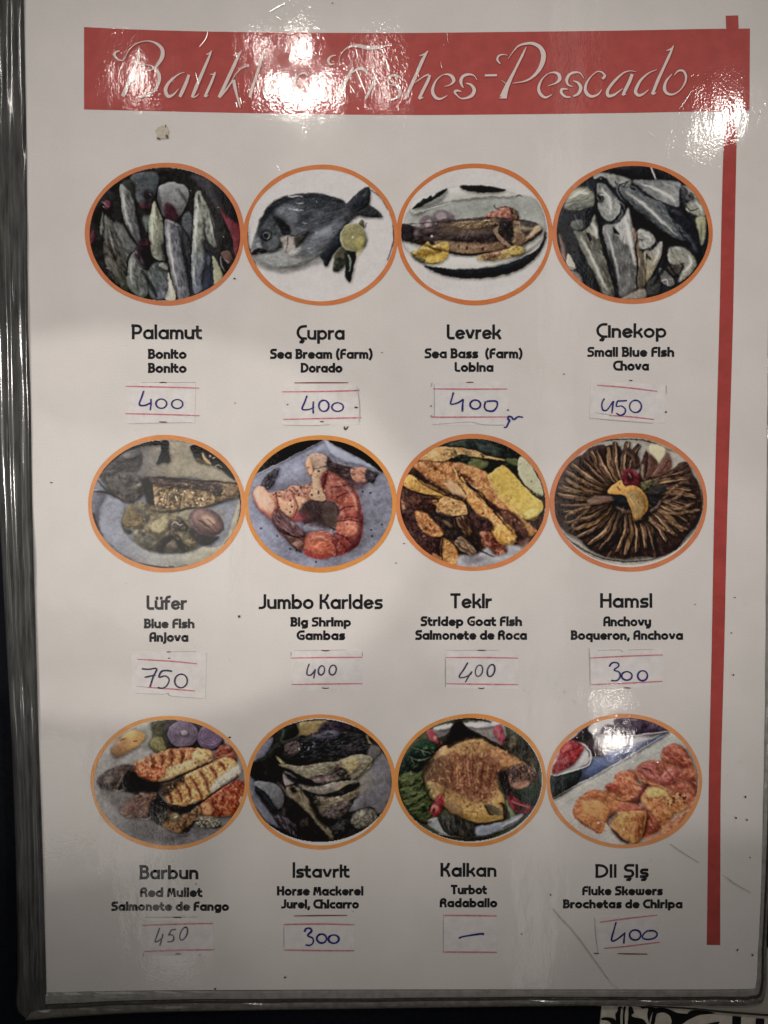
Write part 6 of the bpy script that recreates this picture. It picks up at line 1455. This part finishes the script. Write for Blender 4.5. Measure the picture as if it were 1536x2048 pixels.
def G(ch):
    r = .26
    if ch == 'a': return .52, [ringg(), [(.52, XH), (.52, 0)]]
    if ch == 'b': return .52, [[(0, 1), (0, 0)], ringg()]
    if ch == 'c': return .40, [[(.42, XH)] + arc(.26, XH / 2, .26, XH / 2, 90, 270) + [(.42, 0)]]
    if ch == 'd': return .52, [ringg(), [(.52, 1), (.52, 0)]]
    if ch == 'e': return .50, [arc(.26, XH / 2, .26, XH / 2, 15, 318, 22), [(.02, .25), (.50, .37)]]
    if ch == 'f': return .26, [[(.06, 0), (.06, .72)] + arc(.26, .72, .20, .26, 180, 90, 7) + [(.30, .98)], [(-.04, XH), (.26, XH)]]
    if ch == 'g': return .52, [ringg(), [(.52, XH), (.52, -.08)] + arc(.30, -.08, .22, .20, 0, -90, 8) + [(.12, -.28)]]
    if ch == 'h': return .46, [[(0, 1), (0, 0)], arch(0, .46)[1]]
    if ch == 'i': return .0, [[(0, .84), (0, 0)]]
    if ch == 'I': return .0, [[(0, 1), (0, 0)]]
    if ch == 'İ': return .0, [[(0, 1.2), (0, 0)]]
    if ch == 'j': return .08, [[(.08, 1), (.08, -.10)] + arc(-.06, -.10, .14, .16, 0, -90, 6)]
    if ch == 'k': return .42, [[(0, 1), (0, 0)], [(.40, XH), (.22, .36), (.02, .29)], [(.16, .32), (.32, .24), (.44, 0)]]
    if ch == 'l': return .0, [[(0, 1), (0, 0)]]
    if ch == 'm': return .72, [arch(0, .36)[0], arch(0, .36)[1], arch(.36, .36)[1]]
    if ch == 'n': return .44, list(arch(0, .44))
    if ch == 'o': return .54, [ringg(.54)]
    if ch == 'p': return .52, [[(0, XH), (0, -.32)], ringg()]
    if ch == 'q': return .52, [[(.52, XH), (.52, -.32)], ringg()]
    if ch == 'r': return .24, [[(0, XH), (0, 0)], [(0, .28)] + arc(.26, .32, .26, .28, 180, 90, 8)]
    if ch == 's': return .36, [[(.36, XH), (.14, XH)] + arc(.14, .45, .13, .15, 90, 250, 8) + arc(.24, .155, .14, .15, 70, -90, 8) + [(0, .005)]]
    if ch == 't': return .26, [[(.05, .90), (.05, .20)] + arc(.24, .20, .19, .20, 180, 270, 7) + [(.28, 0)], [(-.06, XH), (.26, XH)]]
    if ch == 'u': return .46, [[(0, XH), (0, .22)] + arc(.23, .22, .23, .22, 180, 360, 12) + [(.46, XH)], [(.46, XH), (.46, 0)]]
    if ch == 'ü': return .46, G('u')[1] + [[(.07, .84), (.07, .90)], [(.39, .84), (.39, .90)]]
    if ch == 'v': return .46, [[(0, XH), (.20, .02), (.26, .02), (.46, XH)]]
    if ch == 'w': return .72, [[(0, XH), (0, .2)] + arc(.18, .2, .18, .2, 180, 360, 9) + [(.36, XH)], [(.36, .2)] + arc(.54, .2, .18, .2, 180, 360, 9) + [(.72, XH)]]
    if ch == 'y': return .44, [G('u')[1][0], [(.46, XH), (.46, -.06), (.36, -.26), (.16, -.28)]]
    if ch == 'A': return .52, [[(0, 0), (0, .62)] + arc(.26, .62, .26, .38, 180, 90, 8) + [(.50, 1), (.52, .9), (.52, 0)], [(0, .40), (.52, .40)]]
    if ch == 'B': return .48, [[(.02, 0), (.02, 1)], [(-.02, 1), (.26, 1)] + arc(.26, .77, .19, .23, 90, -90, 10) + [(.02, .54)], [(.24, .54)] + arc(.26, .27, .24, .27, 90, -90, 10) + [(-.02, 0)]]
    if ch == 'C': return .52, [[(.56, 1), (.42, 1)] + arc(.40, .5, .40, .5, 90, 270, 16) + [(.56, 0)]]
    if ch == 'Ç': return .52, G('C')[1] + [[(.32, 0), (.30, -.14), (.42, -.20), (.34, -.30), (.20, -.28)]]
    if ch == 'D': return .60, [[(0, 0), (0, 1)], [(-.02, 1), (.16, 1)] + arc(.16, .5, .46, .5, 90, -90, 16) + [(-.02, 0)]]
    if ch == 'F': return .40, [[(.02, 0), (.02, .66)] + arc(.30, .66, .28, .34, 180, 90, 8) + [(.42, 1)], [(.02, .5), (.38, .5)]]
    if ch == 'G': return .60, [[(.60, 1), (.42, 1)] + arc(.42, .5, .42, .5, 90, 270, 16) + [(.56, 0), (.62, .06), (.62, .46), (.36, .46)]]
    if ch == 'H': return .54, [[(0, 1), (0, 0)], [(.54, 1), (.54, 0)], [(0, .52), (.54, .52)]]
    if ch == 'J': return .34, [[(.34, 1), (.34, .24)] + arc(.12, .24, .22, .24, 0, -90, 8) + [(0, 0)]]
    if ch == 'K': return .50, [[(0, 1), (0, 0)], [(.46, 1), (.36, .74), (.22, .58), (.02, .50)], [(.16, .54), (.36, .40), (.50, 0)]]
    if ch == 'L': return .36, [[(0, 1), (0, .18)] + arc(.18, .18, .18, .18, 180, 270, 7) + [(.38, 0)]]
    if ch == 'M': return .68, [[(0, 0), (.10, 1), (.16, 1), (.34, .22), (.52, 1), (.58, 1), (.68, 0)]]
    if ch == 'P': return .50, [[(.02, 0), (.02, 1)], [(-.02, 1), (.26, 1)] + arc(.26, .70, .26, .30, 90, -90, 12) + [(.04, .40)]]
    if ch == 'R': return .52, [[(0, 0), (0, .62)] + arc(.26, .62, .26, .38, 180, 90, 8) + arc(.28, .76, .22, .24, 90, -90, 8) + [(.02, .50)], [(.28, .50), (.46, .34), (.52, 0)]]
    if ch == 'S': return .46, [[(.48, 1), (.20, 1)] + arc(.20, .77, .19, .23, 90, 250, 9) + arc(.28, .27, .19, .27, 75, -90, 10) + [(0, 0)]]
    if ch == 'Ş': return .46, G('S')[1] + [[(.26, 0), (.24, -.14), (.36, -.20), (.28, -.30), (.14, -.28)]]
    if ch == 'ş': return .36, G('s')[1] + [[(.20, 0), (.18, -.14), (.30, -.20), (.22, -.30), (.08, -.28)]]
    if ch == 'T': return .52, [[(0, 1), (.52, 1)], [(.26, 1), (.26, 0)]]
    if ch == '(': return .14, [[(.16, 1.06), (.04, .8), (0, .45), (.04, .1), (.16, -.16)]]
    if ch == ')': return .14, [[(0, 1.06), (.12, .8), (.16, .45), (.12, .1), (0, -.16)]]
    if ch == ',': return .04, [[(.04, .04), (.04, -.06), (-.02, -.20)]]
    return .26, []


def text(mb, s, x0, x1, base, cap, stroke):
    h = stroke / 2
    u = 1.0 / cap                        # strokes are laid in cap units
    runs = []; x = 0.0
    gap = stroke * u + .055
    for ch in s:
        w, st = G(ch)
        if ch == ' ':
            x += .34
            continue
        runs.append((x, st)); x += w + gap
    total = x - gap
    wpx = (x1 - x0) - stroke
    sx = wpx / total
    sy = cap - stroke
    g = np.random.default_rng(len(s) * 7 + int(x0))
    for ox, st in runs:
        for a in st:
            q = np.array([(x0 + h + (ox + p[0]) * sx, base - h - p[1] * sy) for p in a])
            # square ends reach half a stroke further
            for e_, nb in ((0, 1), (-1, -2)):
                d = q[e_] - q[nb]; Ld = math.hypot(*d) or 1
                q[e_] = q[e_] + d / Ld * h * .9
            q = q + g.normal(0, .10, q.shape)
            mb.ribbon(q, stroke * g.uniform(.94, 1.06))


m_type = mat("type_black", ink((27, 26, 28)), coat_rough=.07, vary=.3, vscale=2500, second=ink((40, 39, 40)))
NAMES = [("Palamut", 263, 404, 679, 30.5), ("Çupra", 593, 689.5, 680, 30), ("Levrek", 893.5, 1002, 679, 30.5), ("Çinekop", 1192.5, 1333, 676, 30),
         ("Lüfer", 293, 373.5, 1220, 29.5), ("Jumbo KarIdes", 517, 765, 1218.5, 30.5), ("TekIr", 900.5, 983.5, 1217, 30.5), ("HamsI", 1200.5, 1304.5, 1216, 30),
         ("Barbun", 279, 396.5, 1759, 29), ("İstavrIt", 585, 699, 1756, 27.5), ("Kalkan", 881, 993, 1754, 28.5), ("DIl ŞIş", 1191, 1297, 1756, 28)]
SUBS = [[("BonIto", 296, 373, 718, 20.5), ("BonIto", 296, 373, 746, 20.5)], [("Sea Bream (Farm)", 540, 745, 718, 20.5), ("Dorado", 601.5, 685, 745.5, 20)],
        [("Sea Bass  (Farm)", 849, 1045, 717, 20.5), ("LobIna", 909, 987, 744, 20)], [("Small Blue FIsh", 1174.5, 1348.5, 714, 20.5), ("Chova", 1226, 1298, 741.5, 20.5)],
        [("Blue FIsh", 288, 389, 1257, 20), ("Anjova", 298.5, 376.5, 1284, 20)], [("BIg ShrImp", 581, 702, 1253.5, 19.5), ("Gambas", 593, 690, 1280.5, 20)],
        [("StrIdep Goat FIsh", 841, 1044, 1252.5, 20), ("Salmonete de Roca", 830.5, 1054, 1280, 20)], [("Anchovy", 1206.5, 1302, 1253, 20.5), ("Boqueron, Anchova", 1141.5, 1366, 1280, 19.5)],
        [("Red Mullet", 280, 404.5, 1794.5, 20), ("Salmonete de Fango", 222.5, 458, 1822, 19)], [("Horse Mackerel", 554, 727, 1791.5, 19.5), ("Jurel, ChIcarro", 562, 718, 1817.5, 19)],
        [("Turbot", 901.5, 974, 1789, 19.5), ("Radaballo", 879.5, 994.5, 1815, 19)], [("Fluke Skewers", 1164, 1325.5, 1791, 19), ("Brochetas de ChIrIpa", 1126, 1365, 1817, 18.5)]]
for i in range(12):
    s, x0, x1, yb, cap = NAMES[i]
    mb = MB(Z_TEXT)
    text(mb, s, x0, x1, yb, cap, 5.5)
    o = mb.build("dish_name", m_type, menu)
    o['label'] = "large printed dish name " + s.replace('I', 'i')
    for s, x0, x1, yb, cap in SUBS[i]:
        mb = MB(Z_TEXT)
        text(mb, s, x0, x1, yb, cap, 4.85)
        o = mb.build("dish_subtitle", m_type, menu)
        o['label'] = "small printed line " + s.replace('I', 'i').replace('  ', ' ')

# ---------------------------------------------------------------------------
# price tags: small taped papers with ruled red lines and pen figures
# ---------------------------------------------------------------------------
REFC = (196, 189, 177)
m_tag = mat("tag_paper", (.835, .815, .815), vary=.2, vscale=330, coat_rough=.16, second=(.70, .685, .69))
m_tagedge = mat("tape_edge_grey", ink((158, 152, 144), REFC), vary=.3, vscale=800)
m_rule = mat("ruled_red", ink((158, 78, 84), REFC), vary=.4, vscale=900, second=ink((184, 128, 128), REFC))
m_ruled = mat("ruled_darkred", ink((112, 48, 46), REFC), vary=.3, vscale=900)
m_pen = mat("pen_blue", ink((30, 32, 88), REFC), vary=.4, vscale=1300, second=ink((50, 50, 104), REFC))
m_pend = mat("pen_dark", ink((42, 42, 62), REFC), vary=.4, vscale=1300, second=ink((70, 68, 88), REFC))
m_dot = mat("speck_dark", ink((52, 46, 42), REFC))


def E(cx, cy, rx, ry, rot=0, a0=-110, a1=265):
    t = np.radians(np.linspace(a0, a1, 22)); c, s = math.cos(R(rot)), math.sin(R(rot))
    return [(cx + rx * math.cos(q) * c - ry * math.sin(q) * s, cy + rx * math.cos(q) * s + ry * math.sin(q) * c) for q in t]


A1, A2, A3, A4, A5, A6 = (230, 630, 2.7927), (830, 630, 2.7927), (230, 1170, 2.7927), (820, 1170, 2.6947), (200, 1710, 2.7927), (850, 1710, 2.7927)
# frame, tag corners, red rules, dark red dashes, grey tape edges, pen strokes, pen width, price
TAGS = [
    (A1, "68,372 450,376 446,606 72,610", ["60,398 250,402 470,408", "57,551 250,555 470,562"], ["248,379 268,376 290,379", "246,597 290,598"], ["140,376 450,376", "70,606 430,600"],
     ["160,423 148,460 135,500 165,505 203,488", "200,468 200,500 196,532", E(258, 495, 30, 26), E(347, 497, 31, 25, 0, -130, 235)], 7, "400", 0),
    (A1, "930,390 1362,388 1366,612 932,618", ["932,429 1150,427 1340,422 1362,418", "937,583 1150,578 1345,574 1375,573"], ["1002,379 1150,378 1303,378", "1145,596 1166,595"], ["940,614 1090,617 1200,612", "1350,395 1366,500 1364,600"],
     ["1072,450 1060,485 1045,525 1080,528 1112,515", "1108,482 1106,515 1107,550", E(1166, 507, 28, 31), E(1243, 514, 32, 24, 0, -150, 225)], 7, "400", 0),
    (A2, "96,376 518,372 520,612 98,616", ["100,412 300,414 515,413", "92,560 108,570 300,570 540,569"], ["285,376 327,376"], ["108,385 108,570", "100,612 300,598 380,612 500,615", "98,376 90,400"],
     ["215,432 206,465 200,497 240,490 270,470", "270,470 266,505 265,540", E(337, 500, 29, 25, 0, -140, 235), "395,482 388,510 400,532 435,536 456,515 460,490 445,480 400,482", "603,571 575,568 552,584 540,570 524,566 520,580 528,590 520,605 512,624 497,628"], 8, "400", 0),
    (A2, "982,372 1402,392 1396,605 975,575", ["1018,392 1180,405 1352,426", "1085,561 1200,568 1335,583"], ["1197,365 1215,366"], ["1005,545 1095,558", "975,575 1130,590 1330,605", "1402,392 1404,440"],
     ["1058,466 1044,495 1050,530 1075,528 1106,482", "1110,480 1104,515 1100,550", "1184,478 1150,480 1132,482 1126,510 1155,508 1176,528 1168,552 1145,560 1125,548", E(1232, 510, 33, 34, 0, -100, 270)], 7, "450", 0),
    (A3, "92,372 512,376 505,640 95,612", ["123,415 300,425 458,440", "180,572 300,580 445,592"], ["288,374 310,374", "295,409 308,409"], ["300,373 452,371", "115,565 182,572", "112,606 270,610 296,604 310,620 400,628 490,635"],
     ["150,468 190,471 232,468 212,515 195,570", "165,516 225,503", "318,482 285,478 258,484 246,515 280,508 302,528 290,560 265,577 238,573", E(368, 536, 35, 38, 10, -100, 275)], 7, "750", 1),
    (A3, "983,366 1380,362 1384,592 985,596", ["982,408 1180,405 1380,404", "985,556 1180,553 1382,551"], ["1153,365 1175,368 1198,366", "1155,574 1175,577 1196,575"], ["1000,366 1290,363", "983,372 983,400", "1380,372 1382,400"],
     ["1085,440 1074,470 1073,500 1095,502 1115,478", "1118,470 1110,522", E(1153, 477, 17, 26, 12, -100, 275), E(1216, 475, 19, 28, 14, -100, 275)], 6, "400", 1),
    (A4, "193,350 583,352 584,560 190,556", ["195,391 390,391 583,394", "195,532 390,535 583,537"], ["363,352 408,352", "368,554 385,558 402,554"], ["195,352 480,352", "192,395 192,550"],
     ["312,418 290,455 265,495 295,497 332,478", "335,466 315,495 298,525", E(372, 462, 19, 31, 14, -90, 285), E(437, 461, 19, 33, 16, -90, 285)], 6, "400", 1),
    (A4, "968,345 1360,345 1362,552 972,556", ["968,394 1160,384 1362,377", "975,538 1160,530 1362,519"], ["1155,553 1190,556"], ["1010,353 1135,350 1140,365", "1175,350 1310,347", "966,340 969,395 972,535"],
     ["1074,440 1090,420 1118,420 1125,438 1100,458 1128,470 1132,498 1112,516 1084,514", E(1169, 490, 28, 23, 0, -150, 225), E(1254, 489, 26, 27, 20, -110, 265)], 7, "300", 0),
    (A5, "238,372 632,368 637,560 243,565", ["235,394 430,387 630,383", "245,540 430,533 637,530"], ["408,349 455,349", "420,555 435,552 452,555"], ["250,350 545,347", "548,562 565,557", "243,548 243,570"],
     ["333,408 320,445 308,484 330,478 352,458", "352,440 343,475 334,508", "424,416 400,420 392,432 384,448 402,446 412,462 404,482 376,486", E(467, 440, 18, 38, 22, -100, 280)], 6, "450", 1),
    (A5, "1027,388 1420,386 1420,536 1027,536", ["1025,389 1220,386 1420,390", "1027,531 1220,534 1420,535"], ["1083,341 1230,339 1382,338"], ["1027,400 1027,520"],
     ["1143,430 1150,412 1172,410 1182,425 1160,450 1188,465 1190,490 1172,505 1148,502", E(1238, 467, 27, 25, 0, -130, 250), E(1305, 470, 29, 23, 0, -150, 230)], 9, "300", 0),
    (A6, "103,338 400,340 402,545 102,543", ["103,338 250,339 400,341", "100,542 250,543 402,544"], [], ["103,345 103,540"],
     ["190,466 205,458 260,448 322,440 322,447"], 9, "a dash", 0),
    (A6, "948,345 1298,330 1320,505 968,552", ["975,376 1130,355 1298,336", "1000,522 1130,510 1310,487"], ["943,549 972,551", "1075,551 1160,553 1243,554"], ["948,345 953,450 968,548"],
     ["1068,375 1055,420 1042,476 1068,474 1112,440", "1116,432 1110,495", E(1174, 447, 31, 28, 0, -130, 240), "1245,422 1222,440 1215,462 1245,472 1285,462 1297,440 1280,424 1248,424"], 8, "400", 0),
]
for i, (fr, corners, rules, dashes, greys, pens, pw, price, dark) in enumerate(TAGS):
    cn = zq(corners, *fr)
    tag_o = slab("price_tag", [tuple(q) for q in cn], 0.0, Z_TAG, m_tag, menu)
    tag_o['label'] = "taped paper price tag reading " + price + " under " + NAMES[i][0].replace('I', 'i')
    mb = MB(Z_RULE)
    for q in greys:
        mb.ribbon(crom(zq(q, *fr), False), [.7, 1.3, .8])
    mb.build("tape_edge", m_tagedge, tag_o)
    for q in rules:
        mb = MB(Z_RULE)
        mb.ribbon(crom(zq(q, *fr), False), [1.8, 2.6, 2.9, 2.6, 2.0])
        mb.build("ruled_line", m_rule, tag_o)
    for q in dashes:
        mb = MB(Z_RULE)
        mb.ribbon(crom(zq(q, *fr), False), [1.4, 2.3, 2.2, 1.4])
        mb.build("ruled_dash", m_ruled, tag_o)
    mb = MB(Z_PEN)
    g = np.random.default_rng(i + 70)
    for q in pens:
        a = crom(zq(q, *fr) if isinstance(q, str) else np.array(q) / fr[2] + np.array(fr[:2]), False, 4)
        w = pw * 1.22 / fr[2]
        mb.ribbon(a, [w * g.uniform(.75, 1.2) for _ in range(6)])
    mb.build("handwritten_price", m_pend if dark else m_pen, tag_o)

# pen and print specks, the little check mark, the brown food stain
mb = MB(Z_FLECK)
g = np.random.default_rng(2)
for x, y, r in ((665, 6, 1.6), (1128, 748, 1.5), (1332, 824, 2.2), (764, 705, 1.6), (470, 806, 1.4), (711, 815, 2.2), (575, 809, 1.6), (862, 812, 1.8), (1016, 820, 1.8), (102, 965, 2.0), (478, 1233, 3.0), (459, 1475, 2.2), (792, 1126, 1.5), (808, 1087, 1.6), (469, 557, 2.6), (1470, 1195, 1.6), (1463, 1266, 1.6), (1467, 1350, 2.0),
                (1491, 1594, 2.6), (1472, 1636, 2.2), (1494, 1640, 2.0), (1390, 1209, 1.2), (1101, 1790, 2.0), (1500, 1715, 1.6), (1043, 1868, 2.0), (392, 1768, 1.4), (430, 1978, 2.2), (570, 1955, 2.5), (1475, 1900, 2.4), (1505, 1910, 2.6), (706, 1823, 1.2)):
    mb.ell(x, y, r, r * g.uniform(.5, .9), g.uniform(0, 180), 9)
mb.ribbon(crom(zq("1280,622 1286,640 1302,622", *A1), False), [2, 2.6, 1.6])
mb.ribbon(zq("1343,513 1357,517", *A1), 2)
o = mb.build("dark_specks", m_dot, menu)
o['kind'] = 'stuff'
m_stain = mat("food_stain", ink((176, 165, 142)), vary=.3, vscale=1500, coat_rough=.2)
m_stain2 = mat("food_stain_dark", ink((96, 66, 40)), coat_rough=.2)
mb = MB(Z_FLECK)
t = np.linspace(0, 2 * np.pi, 26, endpoint=False)
mb.poly([(325 + (13 + g.uniform(-2, 2)) * math.cos(q), 264 + (14 + g.uniform(-2, 2)) * math.sin(q)) for q in t])
stain = mb.build("food_stain", m_stain, menu)
mb = MB(Z_FLECK + 4e-5)
for x, y, rx, ry, a in ((317, 277, 4, 2.0, 20), (334, 273, 2.6, 4.5, -30), (331, 252, 1.2, 3.4, 10)):
    mb.ell(x, y, rx, ry, a, 9)
mb.build("crumb", m_stain2, stain)

# creases in the film: shade and glints drawn as flat coloured strips
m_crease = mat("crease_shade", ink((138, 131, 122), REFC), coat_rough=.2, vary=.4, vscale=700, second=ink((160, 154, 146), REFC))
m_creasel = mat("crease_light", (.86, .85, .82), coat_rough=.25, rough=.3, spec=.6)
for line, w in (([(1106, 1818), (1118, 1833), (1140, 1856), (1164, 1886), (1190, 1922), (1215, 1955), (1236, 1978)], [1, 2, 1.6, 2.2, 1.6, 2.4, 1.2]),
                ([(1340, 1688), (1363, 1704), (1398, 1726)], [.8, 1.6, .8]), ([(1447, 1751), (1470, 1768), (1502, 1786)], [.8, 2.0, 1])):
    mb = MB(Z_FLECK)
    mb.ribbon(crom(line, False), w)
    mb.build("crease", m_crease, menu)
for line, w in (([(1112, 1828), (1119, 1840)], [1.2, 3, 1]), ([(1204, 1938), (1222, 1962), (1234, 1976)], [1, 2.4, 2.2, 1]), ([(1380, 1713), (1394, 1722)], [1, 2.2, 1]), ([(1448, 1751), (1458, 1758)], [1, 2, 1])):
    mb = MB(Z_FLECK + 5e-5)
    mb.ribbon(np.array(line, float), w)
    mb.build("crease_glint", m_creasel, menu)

# scratches in the film, raised like fine threads so that they catch the lamps
m_scr = mat("scratched_film", (.9, .89, .86), rough=.28, spec=1.0, coat=0, metallic=.9)
mb = MB(Z_FLECK + 6e-5)
SCR = [(220, "1000,10 985,80 950,130 915,170", 6), (220, "870,430 890,490 910,560", 8), (220, "1290,740 1305,795", 9), (220, "1330,690 1345,755", 6),
       (500, "1085,200 1105,290", 7), (500, "1350,200 1370,240", 8), (500, "1370,180 1410,270", 5), (500, "1080,400 1130,510 1185,650", 7), (500, "1250,400 1290,490 1330,560", 8),
       (500, "1020,560 1070,640", 5), (500, "130,610 170,710", 5), (500, "1390,300 1430,430", 12), (1200, "945,615 870,730 815,805", 8), (1200, "1035,605 990,675", 6), (760, "620,320 630,390", 4), (760, "685,20 700,130", 4)]
for ox, q, w in SCR:
    a = pts(q)
    mb.ribbon(crom(np.stack([ox + a[:, 0] / 5.12, 60 + a[:, 1] / 5.12], 1), False), [w / 10, w / 5, w / 5, w / 12])
for q, w in (("1145,372 1150,377", 2), ("540,22 570,6", 3), ("553,32 562,40", 1.5), ("553,330 560,340", 2), ("1295,262 1312,275", 1.6)):
    mb.ribbon(pts(q), [w / 2, w, w / 2])
g = np.random.default_rng(9)
for bx, by, sx, sy, n, lo, hi, ang in ((600, 150, 75, 75, 60, 3, 11, 65), (770, 150, 40, 70, 40, 4, 14, 62), (1430, 250, 75, 60, 60, 3, 10, -55), (1225, 1470, 95, 60, 55, 3, 10, 75), (1150, 1385, 90, 24, 30, 3, 9, 60), (265, 150, 40, 70, 24, 3, 9, 80), (390, 440, 180, 110, 10, 2, 5, 40), (900, 400, 600, 300, 16, 2, 6, 50), (1470, 1420, 30, 300, 16, 2, 6, 80), (1300, 1700, 200, 150, 8, 2, 6, 40)):
    for _ in range(n):
        x = g.normal(bx, sx * .55); y = g.normal(by, sy * .55); a = R(ang + g.normal(0, 22)); L = g.uniform(lo, hi)
        mb.ribbon([(x, y), (x + L * .5 * math.cos(a) + .4, y + L * .5 * math.sin(a)), (x + L * math.cos(a), y + L * math.sin(a))], [.2, g.uniform(.5, 1.0), .2])
o = mb.build("film_scratches", m_scr, menu)
o['kind'] = 'stuff'
